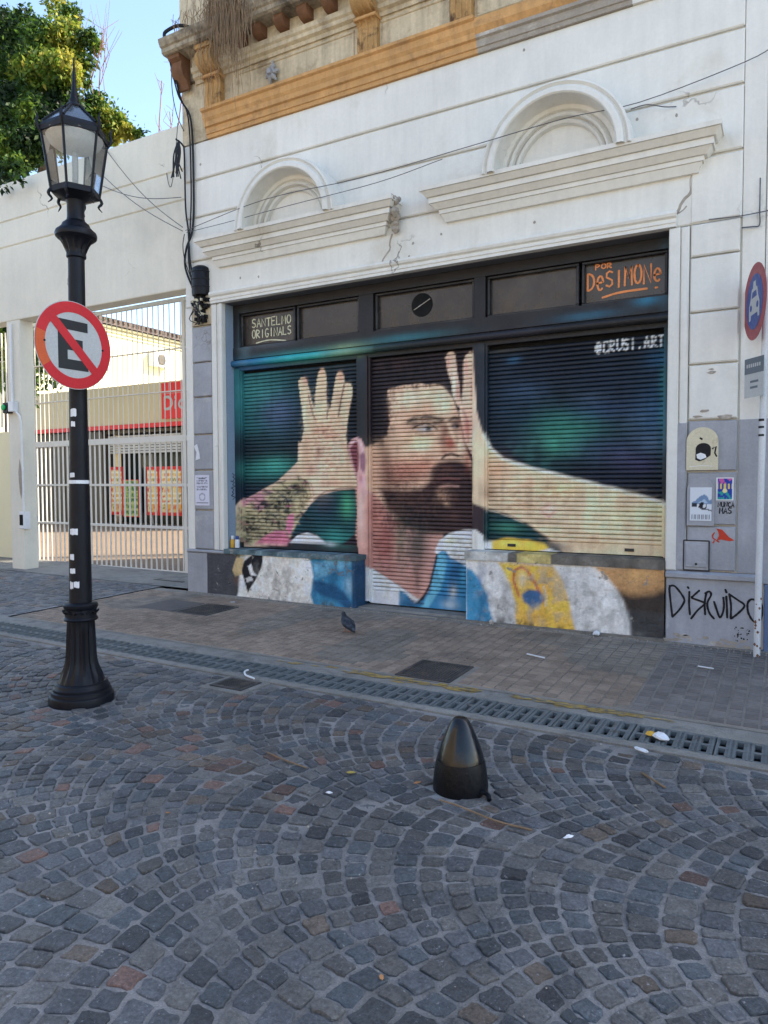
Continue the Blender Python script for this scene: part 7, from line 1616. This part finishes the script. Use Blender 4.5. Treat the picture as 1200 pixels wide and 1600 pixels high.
# access covers
def cover(name, x0, x1, y0, y1, label, m, nx, ny, z_=.012, cat='drain cover', frame=.03):
    z = gz((x0+x1)/2, (y0+y1)/2)+z_; t = thing(name, ((x0+x1)/2, (y0+y1)/2, z), label, cat); sx = -.007; sy = .02 if y0 > YD else 0
    zz = lambda x, y, d: z+sx*(x-(x0+x1)/2)+sy*(y-(y0+y1)/2)+d
    def bx(w, a, b, c, d, lo, hi): w.hexa([(a, c, zz(a, c, lo)), (b, c, zz(b, c, lo)), (b, d, zz(b, d, lo)), (a, d, zz(a, d, lo))], [(a, c, zz(a, c, hi)), (b, c, zz(b, c, hi)), (b, d, zz(b, d, hi)), (a, d, zz(a, d, hi))])
    w = MB(); f = frame
    bx(w, x0, x1, y0, y0+f, -.02, .004); bx(w, x0, x1, y1-f, y1, -.02, .004); bx(w, x0, x0+f, y0+f, y1-f, -.02, .0035); bx(w, x1-f, x1, y0+f, y1-f, -.02, .0035)
    w.build('frame', M['metalhatch'] if m is not M['concrete'] else m, t)
    w = MB(); bx(w, x0+f, x1-f, y0+f, y1-f, -.03, -.008); w.build('plate', M['void'] if nx > 0 else m, t)
    if nx:
        w = MB(); W_ = x1-x0-2*f; H_ = y1-y0-2*f
        for i in range(nx):
            for j in range(ny):
                a = x0+f+W_*(i+.18)/nx; b = a+W_*.64/nx; c = y0+f+H_*(j+.18)/ny; d = c+H_*.64/ny
                bx(w, a, b, c, d, -.012, .001+random.uniform(0, .001))
        w.build('tread', m, t)
    return t
cover('access_cover', -2.76, -2.275, 5.08, 5.59, 'dark square steel cover with a raised grid in the brown pavement behind the bollard', M['metalhatch'], 16, 16)
cover('access_cover', -6.30, -5.80, 6.10, 6.70, 'dark patterned metal cover in the pavement by the left stall riser', M['metalhatch'], 14, 14)
cover('drain_grid', -3.87, -3.56, 4.12, 4.37, 'small dark drain grid set in concrete among the cobbles beside the channel drain', M['metalhatch'], 12, 9, z_=.012)
w = MB(); zq = .03
for a, b, c, d in ((-3.93, -3.50, 4.05, 4.115), (-3.93, -3.875, 4.116, 4.40), (-3.555, -3.50, 4.116, 4.40), (-3.874, -3.556, 4.375, 4.40)): w.box(a, b, c, d, -.05, .036)
o = w.build('drain_surround', M['concrete']); rebase(o, (-3.7, 4.2, 0)); tag(o, kind='structure')
w = MB(); w.hexa([(-6.93, 6.1, .06), (-6.34, 6.12, .06), (-6.34, 6.68, .07), (-6.93, 6.68, .07)], [(-6.93, 6.1, gz(-6.9, 6.1)+.0165), (-6.34, 6.12, gz(-6.3, 6.1)+.0165), (-6.34, 6.68, gz(-6.3, 6.68)+.0165), (-6.93, 6.68, gz(-6.9, 6.68)+.0165)])
o = w.build('utility_slab', mat('worn_slab', (.115, .10, .09), .8, .15, 6, bump=.4)); rebase(o, (-6.6, 6.4, .08)); tag(o, 'smooth worn utility slab beside the patterned metal cover', 'slab')
w = MB(); w.box(-8.42, -7.82, 7.78, 7.83, .1, .135); w.box(-8.42, -8.37, 7.84, 8.3, .1, .133); o = w.build('floor_track', M['metalhatch']); rebase(o, (-8.1, 7.8, .1)); tag(o, 'dark steel floor track in front of the barred gate', 'floor track')

# ------------------------------------------------------------------ lamp post
lx, ly = -4.418, 3.393; LP = thing('lamp_post', (lx, ly, .02), 'ornate black cast iron lamp post with a hexagonal glass lantern', 'street lamp')
def flute(prof, n, d, a0=0):                                     # fluted lathe
    w = MB(); seg = n*4; vs = []; fs = []
    for r, z, k in prof:
        for i in range(seg):
            a = a0+2*math.pi*i/seg; q = r-d*k*(.5+.5*math.cos(n*a)); vs.append((lx+q*math.cos(a), ly+q*math.sin(a), z))
    m_ = len(prof)
    for j in range(m_-1):
        for i in range(seg): fs.append((j*seg+i, j*seg+(i+1) % seg, (j+1)*seg+(i+1) % seg, (j+1)*seg+i))
    fs += [tuple(range(seg))[::-1], tuple((m_-1)*seg+i for i in range(seg))]
    return w.add(vs, fs)
w = MB(); w.lathe([(.218, .0), (.222, .02), (.222, .075), (.218, .088), (.206, .095), (.203, .118), (.192, .126), (.192, .142), (.184, .150), (.178, .17), (.165, .18)], lx, ly, 40); w.build('base', M['iron'], LP, smooth=35)
flute([(.160, .17, .2), (.152, .20, .7), (.138, .241, 1), (.118, .29, 1), (.108, .33, 1), (.104, .38, 1), (.101, .45, 1), (.097, .55, 1), (.094, .60, .6), (.092, .625, 0)], 16, .012).build('fluted_foot', M['iron'], LP, smooth=40)
w = MB(); w.lathe([(.098, .618), (.112, .622), (.118, .632), (.112, .642), (.106, .648), (.106, .70), (.112, .708), (.116, .72), (.117, .735), (.108, .745), (.085, .752)], lx, ly, 32); w.build('collar', M['iron'], LP, smooth=35)
w = MB()
for k in range(8):
    a = 2*math.pi*k/8; c0, s0 = math.cos(a), math.sin(a); w.tube([(lx+.104*c0-.03*s0, ly+.104*s0+.03*c0, .675), (lx+.118*c0-.014*s0, ly+.118*s0+.014*c0, .692), (lx+.120*c0+.014*s0, ly+.120*s0-.014*c0, .692), (lx+.104*c0+.03*s0, ly+.104*s0-.03*c0, .675)], .007, 5)
w.build('collar_ornament', M['iron'], LP)
w = MB(); w.lathe([(.078, .745), (.0765, .9), (.070, 1.5), (.064, 1.9), (.058, 2.6), (.0555, 3.19)], lx, ly, 24); w.build('shaft', M['iron'], LP, smooth=40)
flute([(.055, 3.185, 0), (.066, 3.195, 0), (.066, 3.21, 0), (.066, 3.225, .6), (.078, 3.255, 1), (.092, 3.285, 1), (.108, 3.31, .6), (.125, 3.325, .2)], 12, .012).build('capital_bell', M['iron'], LP, smooth=40)
w = MB(); w.lathe([(.12, 3.318), (.137, 3.333), (.141, 3.352), (.134, 3.372), (.118, 3.385), (.098, 3.405), (.090, 3.425), (.078, 3.435), (.062, 3.45), (.058, 3.47), (.058, 3.565), (.066, 3.585), (.10, 3.605), (.135, 3.62)], lx, ly, 32); w.build('capital', M['iron'], LP, smooth=35)
A0 = math.radians(2.5); hexa_ = [A0+k*math.pi/3 for k in range(6)]
zb, zt, rb, rt = 3.645, 4.045, .158, .222
w = MB(); w.lathe([(.13, 3.615), (rb+.006, 3.622), (rb+.008, 3.66), (rb-.02, 3.662)], lx, ly, 6, a0=A0); tr_ = MB(); tr_.lathe([(rt-.02, 4.018), (rt+.006, 4.02), (rt+.010, 4.052), (rt+.0, 4.056), (rt-.012, 4.085), (rt-.02, 4.088)], lx, ly, 6, a0=A0)
fr = w.build('lantern_frame', M['iron'], LP); tr_.build('top_rim', M['iron'], fr)
for a in hexa_:
    g = MB(); c0, s0 = math.cos(a), math.sin(a); g.tube([(lx+rb*c0, ly+rb*s0, 3.63), (lx+rt*c0, ly+rt*s0, 4.06)], .0095, 5); g.build('corner_bar', M['iron'], fr)
    g = MB(); g.tube(smoothline([(lx+(rt-.01)*c0, ly+(rt-.01)*s0, 4.0), (lx+(rt+.022)*c0, ly+(rt+.022)*s0, 4.06), (lx+(rt+.016)*c0, ly+(rt+.016)*s0, 4.11), (lx+(rt+.035)*c0, ly+(rt+.035)*s0, 4.155)], 3), [.008, .009, .010, .011, .011, .010, .008, .006, .004, .002], 6); g.build('scroll', M['iron'], fr); g = MB()
    g.tube(smoothline([(lx+(rb-.01)*c0, ly+(rb-.01)*s0, 3.66), (lx+(rb+.018)*c0, ly+(rb+.018)*s0, 3.61), (lx+(rb-.005)*c0, ly+(rb-.005)*s0, 3.575), (lx+(rb+.02)*c0, ly+(rb+.02)*s0, 3.545)], 3), [.009, .010, .011, .011, .010, .009, .008, .006, .004, .003], 6)
    g.build('scroll', M['iron'], fr)
for k in range(6):
    a, b = hexa_[k], hexa_[(k+1) % 6]; g = MB(); q = .98
    pts = [(lx+rb*q*math.cos(a), ly+rb*q*math.sin(a), 3.655), (lx+rb*q*math.cos(b), ly+rb*q*math.sin(b), 3.655), (lx+rt*q*math.cos(b), ly+rt*q*math.sin(b), 4.03), (lx+rt*q*math.cos(a), ly+rt*q*math.sin(a), 4.03)]
    g.add(pts, [(0, 1, 2, 3)]); g.build('glass_pane', M['lampglass'], fr)
w = MB(); w.lathe([(rt-.018, 4.086), (.155, 4.135), (.10, 4.185), (.058, 4.225), (.045, 4.24)], lx, ly, 6, a0=A0); rf = w.build('lantern_roof', mat('roof_glass', (.05, .06, .07), .15, .2, 6, bump=.03, spec=.8), LP)
w = MB()
for a in hexa_:
    c0, s0 = math.cos(a), math.sin(a); w.tube([(lx+r*c0, ly+r*s0, z) for r, z in ((rt-.014, 4.09), (.157, 4.139), (.102, 4.189), (.058, 4.232))], .008, 5)
w.build('roof_rib', M['iron'], rf)
w = MB(); w.lathe([(.056, 4.225), (.060, 4.235), (.050, 4.25), (.034, 4.262), (.036, 4.28), (.026, 4.30), (.028, 4.315), (.018, 4.345), (.014, 4.42), (.008, 4.50), (.003, 4.575)], lx, ly, 14); w.build('finial', M['iron'], LP, smooth=40)
w = MB(); w.lathe([(.20, 4.03), (.19, 4.02), (.17, 3.98), (.12, 3.945), (.05, 3.93), (.03, 3.93)], lx, ly, 24); w.build('reflector', M['lampinner'], fr, smooth=40)
w = MB(); w.lathe([(.018, 3.63), (.018, 3.70), (.02, 3.72), (.022, 3.86), (.018, 3.93)], lx, ly, 12); w.build('bulb', mat('dusty_bulb', (.30, .31, .31), .3, .2, 8), fr, smooth=40)
# stickers and tape on the shaft
def shaftpatch(name, z, h, a_mid, da, r, m, label=None):
    n = 7; w = MB(); vs = []
    for j in range(2):
        for i in range(n):
            a = a_mid-da+2*da*i/(n-1); vs.append((lx+(r+.002)*math.cos(a), ly+(r+.002)*math.sin(a), z+h*(j-.5)+random.uniform(-.1, .1)*h))
    w.add(vs, [(i, i+1, n+i+1, n+i) for i in range(n-1)]); o = w.build(name, m, LP); return o
ca = math.atan2(-ly, -lx)
for z, h, a, da, r in ((2.10, .05, -.55, .35, .0625), (2.02, .035, -.6, .25, .063), (1.66, .03, -.75, .3, .067), (1.26, .045, -.6, .42, .0725), (1.08, .04, -.8, .25, .0745), (.98, .035, -.75, .3, .0755), (.885, .045, -.35, .25, .077), (.88, .05, -.85, .2, .077)):
    shaftpatch('torn_sticker', z, h, ca+a, da, r, M['paper'])
w = MB(); w.lathe([(.069, 1.60), (.0695, 1.61), (.069, 1.625)], lx, ly, 20); w.build('tape', M['paper'], LP)

# round signs
def plate(mb, pts, c, n, off, th=.003):
    c = Vector(c); n = Vector(n).normalized(); rt_ = (-n).cross(Vector((0, 0, 1))).normalized(); k = len(pts)
    f = [c+rt_*p[0]+Vector((0, 0, p[1]))+n*(off+th) for p in pts]; b = [c+rt_*p[0]+Vector((0, 0, p[1]))+n*off for p in pts]
    return mb.add([tuple(v) for v in f]+[tuple(v) for v in b], [tuple(range(k)), tuple(range(2*k-1, k-1, -1))]+[(i, i+k, (i+1) % k+k, (i+1) % k) for i in range(k)])
def annulus(mb, ro, ri, c, n, off, th=.003, seg=56, a0=0, a1=2*math.pi):
    for i in range(seg):
        a = a0+(a1-a0)*i/seg; b = a0+(a1-a0)*(i+1)/seg
        plate(mb, [(ri*math.cos(a), ri*math.sin(a)), (ro*math.cos(a), ro*math.sin(a)), (ro*math.cos(b), ro*math.sin(b)), (ri*math.cos(b), ri*math.sin(b))], c, n, off, th)
    return mb
circ = lambda r, k=56: [(r*math.cos(2*math.pi*i/k), r*math.sin(2*math.pi*i/k)) for i in range(k)]
sc_, sn = (-4.30, 3.302, 2.552), (1, -.02, 0); R = .30
SG = thing('no_parking_sign', (-4.31, 3.31, 2.25), 'round red and white no parking sign with a struck-out black E on the lamp post', 'road sign')
w = MB(); plate(w, circ(R), sc_, sn, -.004, .004); w.build('disc', M['signwhite'], SG)
w = annulus(MB(), R*.985, R*.745, sc_, sn, .0005, .0015); w.build('red_ring', M['red'], SG)
w = annulus(MB(), R*.98, R*.75, sc_, sn, .0022, .0006, 12, math.radians(165), math.radians(215)); w.build('faded_patch', M['redfade'], SG)
w = MB(); e = lambda a, b, c, d: [(a*R, c*R), (b*R, c*R), (b*R, d*R), (a*R, d*R)]
plate(w, [(x*R, y*R) for x, y in ((-.42, .56), (.36, .56), (.36, .34), (-.18, .34), (-.18, .14), (.22, .14), (.22, -.12), (-.18, -.12), (-.18, -.33), (.36, -.33), (.36, -.56), (-.42, -.56))], sc_, sn, .0005, .0012); w.build('letter_e', M['signblack'], SG)
w = MB(); dgl = math.radians(-45); L_ = R*.80; hw = R*.105; ux, uy = math.cos(dgl), math.sin(dgl)
plate(w, [(-ux*L_-uy*hw, -uy*L_+ux*hw), (-ux*L_+uy*hw, -uy*L_-ux*hw), (ux*L_+uy*hw, uy*L_-ux*hw), (ux*L_-uy*hw, uy*L_+ux*hw)], sc_, sn, .0022, .0012); w.build('red_bar', M['red'], SG)
w = MB(); w.box(-4.40, -4.305, 3.29, 3.31, 2.62, 2.65); w.box(-4.40, -4.305, 3.29, 3.31, 2.43, 2.46); w.build('bracket', M['galv'], SG)
w = MB()
for sy in (-.76, .76): plate(w, [(sy*R+.008*math.cos(a), .008*math.sin(a)) for a in np.linspace(0, 5.5, 8)], sc_, sn, .002, .004)
w.build('rivet', M['iron'], SG)

LP.rotation_euler = (-.0062, .0047, 0)
PO = thing('sign_pole', (-.19, 7.06, .04), 'slim white rust-spotted sign pole leaning beside the blue plinth', 'pole')
MB().tube([(-.205, 7.06, .02), (-.195, 7.06, 1.6), (-.178, 7.06, 3.35)], .028, 12).build('tube', M['galv'], PO, smooth=50)
w = MB()
for z, h in ((2.12, .035), (2.06, .03), (1.99, .03)): w.lathe([(.0295, z), (.0295, z+h*.6)], -.194, 7.06, 12)
w.build('black_tape', M['cable'], PO)
w = MB()
for i in range(14):
    z = abs(random.gauss(.05, .25))+.05; a = random.uniform(-2.4, -.6); x = -.205+.0285*math.cos(a)+.006*z; y = 7.06+.0285*math.sin(a); r = random.uniform(.006, .016); w.lathe([(r*.3, z-r), (r, z), (r*.3, z+r)], x, y, 6, ell=.3)
w.build('rust_spot', M['terracottabrown'], PO)
RS = thing('round_bus_sign', (-.27, 7.0, 3.1), 'round sign with red rim and white vehicle on blue, turned edge-on by the right pole', 'road sign')
c_, n_ = (-.268, 7.01, 3.145), (-.94, -.30, 0); r_ = .325
w = MB(); plate(w, circ(r_), c_, n_, -.003, .003); w.build('disc', M['maroon'], RS)
w = MB(); plate(w, circ(r_*.72), c_, n_, .0005, .0015); w.build('blue_field', M['blue'], RS)
w = MB(); ic = [(-.42, -.42), (-.30, -.42), (-.27, -.30), (.27, -.30), (.30, -.42), (.42, -.42), (.42, -.05), (.30, .12), (.22, .34), (.12, .36), (.08, .52), (-.08, .52), (-.12, .36), (-.22, .34), (-.30, .12), (-.42, -.05)]
plate(w, [(x*r_*1.05, y*r_*1.05) for x, y in ic], c_, n_, .002, .001); w.build('vehicle_symbol', M['signwhite'], RS)
w = MB(); plate(w, [(x*r_, y*r_) for x, y in ((-.22, .12), (-.16, .28), (.16, .28), (.22, .12))], c_, n_, .0032, .001)
for sx in (-.28, .28): plate(w, [(sx*r_+.03*math.cos(a), -.12*r_+.03*math.sin(a)) for a in np.linspace(0, 5.6, 8)], c_, n_, .0032, .001)
w.build('symbol_detail', M['blue'], RS)
RP = thing('information_plate', (-.27, 7.03, 2.35), 'small grey and white information plate under the round blue sign', 'sign')
c_, n_ = (-.262, 7.02, 2.505), (-.80, -.60, 0)
w = MB(); plate(w, [(-.13, -.175), (.13, -.175), (.13, .165), (-.13, .165)], c_, n_, -.002, .003); w.build('plate', M['signwhite'], RP)
w = MB(); plate(w, [(-.13, .03), (.13, .03), (.13, .165), (-.13, .165)], c_, n_, .0015, .001); plate(w, [(-.05, -.10), (.05, -.10), (.05, -.08), (-.05, -.08)], c_, n_, .0015, .001); plate(w, [(-.05, -.05), (.06, -.05), (.06, -.03), (-.05, -.03)], c_, n_, .0015, .001)
w.build('dark_band', mat('plate_grey', (.12, .14, .16), .5), RP)
w = MB()
for i in range(7): plate(w, [(-.10+i*.028, .085), (-.082+i*.028, .085), (-.082+i*.028, .115), (-.10+i*.028, .115)], c_, n_, .0028, .0008)
w.build('lettering', M['signwhite'], RP)

# ------------------------------------------------------------------ bollard
bx_, by_ = -1.452, 3.385; BO = thing('bollard', (bx_, by_, .01), 'glossy black bullet-shaped iron bollard standing in the cobbles', 'bollard')
w = MB(); w.lathe([(.141, -.02), (.143, .01), (.1425, .04), (.1395, .08), (.1325, .13), (.1265, .160), (.1245, .168)], bx_, by_, 48); w.build('base', mat('matt_black_paint', (.004, .0045, .006), .36, .3, 10, second=(.02, .02, .02), mask=(.64, .70), mscale=16, bump=.3, bscale=50, spec=.22), BO, smooth=50)
w = MB(); w.lathe([(.1230, .169), (.1215, .176), (.1165, .195), (.1055, .229), (.0960, .256), (.0850, .283), (.0745, .308), (.0635, .334), (.0510, .358), (.0430, .371), (.0340, .381), (.0220, .387), (.008, .389), (.001, .389)], bx_, by_, 48); w.build('cap', M['bollard'], BO, smooth=60)
w = MB(); w.tube(smoothline([(bx_+.11, by_-.05, .03), (bx_+.165, by_-.05, .035), (bx_+.19, by_-.08, .02)], 3), .012, 6); w.build('anchor_lug', M['iron'], BO)

# ------------------------------------------------------------------ pigeon
pgx, pgy = -3.90, 6.16; z0 = gz(pgx, pgy)+.015; PG = thing('pigeon', (pgx, pgy, z0), 'dark grey pigeon walking on the pavement in front of the door shutter', 'bird')
hd = Vector((-.80, .45, 0)).normalized()                          # heading away to the left
def pp(f, z): return (pgx+hd.x*f, pgy+hd.y*f, z0+z)
path = [(-.155, .035), (-.12, .045), (-.085, .062), (-.05, .082), (-.01, .100), (.025, .115), (.05, .135), (.062, .155), (.068, .172), (.078, .184), (.092, .184), (.103, .178)]
rad = [.012, .022, .034, .048, .055, .052, .042, .030, .022, .0225, .018, .006]
w = MB(); w.tube([pp(a, b) for a, b in path], rad, 14); w.build('body', M['pigeon'], PG, smooth=70)
w = MB(); side = Vector((-hd.y, hd.x, 0))
for s in (-1, 1):
    g = MB(); g.tube([(pgx+hd.x*a+side.x*s*o_, pgy+hd.y*a+side.y*s*o_, z0+b) for a, b, o_ in ((.03, .12, .040), (-.02, .108, .048), (-.08, .078, .038), (-.14, .05, .018))], [.016, .022, .016, .004], 8); g.build('wing', M['pigeon'], PG, smooth=60)
    g = MB(); f0 = .015 if s > 0 else -.02; g.tube([(pgx+side.x*s*.018+hd.x*(.0), pgy+side.y*s*.018, z0+.06), (pgx+side.x*s*.018+hd.x*f0, pgy+side.y*s*.018+hd.y*f0, z0+.006)], .0045, 5)
    for t_ in (-.5, 0, .5): g.tube([(pgx+side.x*s*.018+hd.x*f0, pgy+side.y*s*.018+hd.y*f0, z0+.004), (pgx+side.x*(s*.018+.012*t_)+hd.x*(f0+.025), pgy+side.y*(s*.018+.012*t_)+hd.y*(f0+.025), z0+.002)], .0028, 4)
    g.build('leg', M['pink'], PG)
g = MB(); g.tube([pp(.104, .180), pp(.120, .174), pp(.128, .168)], [.006, .004, .001], 6); g.build('beak', M['beak'], PG)
g = MB()
for s in (-1, 1): g.lathe([(.001, z0+.1815), (.0035, z0+.184), (.001, z0+.1875)], pgx+hd.x*.088+side.x*s*.0185, pgy+hd.y*.088+side.y*s*.0185, 8)
g.build('eye', M['redfade'], PG)

# ------------------------------------------------------------------ small things lying about
def crumple(name, x, y, z, sx, sy, sz, m, rot, seed, label, cat, amp=.35):
    r = random.Random(seed); bm = bmesh.new(); bmesh.ops.create_icosphere(bm, subdivisions=2, radius=1)
    for v in bm.verts:
        k = 1+r.uniform(-amp, amp*.4); v.co = Vector((v.co.x*sx*k, v.co.y*sy*k, max(-.3, v.co.z)*sz*(1+r.uniform(-.4, .4))))
    bm.transform(Matrix.Rotation(rot, 4, 'Z')); me = bpy.data.meshes.new(name); bm.to_mesh(me); bm.free(); me.materials.append(m)
    o = bpy.data.objects.new(name, me); COL.objects.link(o); o.location = (x, y, z); tag(o, label, cat); return o
WR = thing('crushed_cup', (-.66, 4.60, .02), 'crushed white and yellow plastic cup lying on the drain grates', 'litter')
o = crumple('cup', -.645, 4.595, .035, .060, .036, .022, M['plastic'], -.5, 3, None, None, .18); o.parent = WR; o.location = Vector((-.645, 4.595, .038))-wpos(WR)
o = crumple('lid', -.71, 4.625, .033, .034, .032, .016, M['ltyellow'], -.5, 4, None, None, .18); o.parent = WR; o.location = Vector((-.708, 4.625, .036))-wpos(WR)
crumple('paper_scrap', -.72, 4.355, .025, .055, .018, .012, M['paper'], -.5, 7, 'thin crumpled white paper on the cobbles just below the crushed cup', 'litter')
crumple('paper_ball', -1.62, 7.17, gz(-1.6, 7.17)+.035, .038, .03, .03, M['paper'], .2, 9, 'crumpled white tissue at the foot of the yellow part of the mural', 'litter')
crumple('paper_scrap', -.82, 3.13, .02, .030, .010, .008, M['plastic'], .9, 12, 'small white scrap on the cobbles right of the dry twig', 'litter')
crumple('paper_scrap', -2.0, 2.98, .028, .02, .012, .006, M['paper'], .3, 14, 'tiny white scrap among the cobbles left of the bollard', 'litter')
crumple('pebble', -2.72, 7.17, gz(-2.7, 7.1)+.04, .032, .03, .03, M['raw'], .3, 17, 'round lump of plaster against the stall riser under the blue paint', 'rubble')
crumple('dropping', -6.05, 6.88, gz(-6, 6.9)+.022, .035, .02, .004, M['paper'], .3, 19, 'white splash on the pavement beside the left plinth', 'litter')
def stick(name, pts, r, m, label, cat='twig'):
    o = MB().tube(smoothline(pts, 4), r, 5).build(name, m); rebase(o, pts[0]); tag(o, label, cat); return o
stick('twig', [(-1.47, 3.17, .03), (-1.36, 3.14, .038), (-1.15, 3.09, .034), (-.98, 3.10, .026)], .0045, M['twig'], 'long dry twig on the cobbles in front of the bollard')
stick('twig', [(-.66, 4.02, .022), (-.58, 3.93, .026), (-.52, 3.88, .022)], .006, M['twig'], 'short brown twig on the cobbles below the crushed cup')
stick('twig', [(-2.62, 3.25, .035), (-2.45, 3.2, .036), (-2.28, 3.18, .03)], .004, M['twig'], 'thin yellowish stalk on the cobbles left of the bollard')
stick('stick', [(-2.0, 6.16, gz(-2, 6.16)+.024), (-1.82, 6.10, gz(-1.8, 6.1)+.024)], .007, M['paper'], 'pale lolly stick on the brown pavement', 'litter')
stick('stick', [(-.62, 6.44, gz(-.6, 6.44)+.024), (-.50, 6.42, gz(-.5, 6.42)+.024)], .006, M['paper'], 'pale stick on the grey tiled pavement under the black wall tag', 'litter')
stick('white_hose', [(-3.86, 4.565, .055), (-3.84, 4.50, .06), (-3.77, 4.43, .055), (-3.66, 4.40, .05)], .008, M['plastic'], 'short curved white hose poking out of the drain grates', 'hose')
def leaf(x, y, z, s, m, label, rot):
    w = MB(); c0, s0 = math.cos(rot), math.sin(rot); P = [(-1, 0, 0), (-.3, .45, .12), (.5, .35, .08), (1, 0, .15), (.4, -.4, .1), (-.4, -.4, .02)]
    w.add([(x+s*(a*c0-b*s0), y+s*(a*s0+b*c0), z+s*c) for a, b, c in P]+[(x+s*(a*c0-b*s0), y+s*(a*s0+b*c0), z+s*c-.002) for a, b, c in P], [(0, 5, 4, 3, 2, 1), (6, 7, 8, 9, 10, 11)]+[(i, (i+1) % 6, (i+1) % 6+6, i+6) for i in range(6)])
    o = w.build('fallen_leaf', m); rebase(o, (x, y, z)); tag(o, label, 'leaf', 'fallen leaves on the cobbles'); return o
ly_ = mat('dry_yellow_leaf', (.40, .30, .07), .7, .2, 20, bump=0); lr_ = mat('dry_orange_leaf', (.42, .20, .08), .7, .2, 20, bump=0)
leaf(-2.03, 3.24, .032, .028, ly_, 'small yellow leaf on the cobbles left of the bollard', .3)
leaf(-1.66, 3.30, .03, .022, lr_, 'reddish leaf lying against the left side of the bollard', .8)
leaf(-1.1, 1.93, .025, .016, lr_, 'orange leaf fragment at the lower edge of the view', -.9)
leaf(-2.55, 2.42, .03, .012, lr_, 'tiny orange leaf fragment on the left cobbles', .4)
w = MB(); gr = random.Random(8)                                  # grit and crumbs caught in the joints
for i in range(1500):
    x = gr.uniform(-6, 1.2); y = gr.choice((gr.uniform(1.2, 4.38), gr.uniform(1.2, 4.38), abs(gr.gauss(0, .05))*-1+4.38)); r = gr.uniform(.0015, .005)*(1 if gr.random() > .04 else 2)
    z = zr(x, y)+.007; a = gr.random()*6
    w.add([(x+r*math.cos(a), y+r*math.sin(a), z), (x+r*math.cos(a+2.1), y+r*math.sin(a+2.1), z), (x+r*math.cos(a+4.2), y+r*math.sin(a+4.2), z), (x, y, z+r)], [(0, 1, 3), (1, 2, 3), (2, 0, 3)])
for i in range(420):
    x = gr.uniform(-7, 0); y = 7.2-abs(gr.gauss(0, .05)); r = gr.uniform(.003, .010); z = gz(x, y)+.014; a = gr.random()*6
    w.add([(x+r*math.cos(a), y+r*math.sin(a), z), (x+r*math.cos(a+2.1), y+r*math.sin(a+2.1), z), (x+r*math.cos(a+4.2), y+r*math.sin(a+4.2), z), (x, y, z+r)], [(0, 1, 3), (1, 2, 3), (2, 0, 3)])
o = w.build('grit', M['raw']); tag(o, 'fine grit scattered over cobbles and wall foot', kind='stuff')
# spray cans on the left ledge
for i, (x, m, lb) in enumerate(((-6.455, M['ltyellow'], 'small yellow bottle at the left end of the stone ledge'), (-6.375, M['plastic'], 'white bottle with a dark blue cap on the left end of the stone ledge'))):
    t = thing('paint_bottle', (x, D+.08, .745), lb, 'bottle'); y = D+.08
    w = MB(); w.lathe([(.030, .738), (.032, .745), (.032, .83), (.025, .85)], x, y, 14); w.build('bottle_body', m, t, smooth=40)
    w = MB(); w.lathe([(.020, .85), (.022, .855), (.022, .892), (.018, .897)], x, y, 14); w.build('cap', M['plastic'] if i == 0 else M['blue'], t, smooth=40)
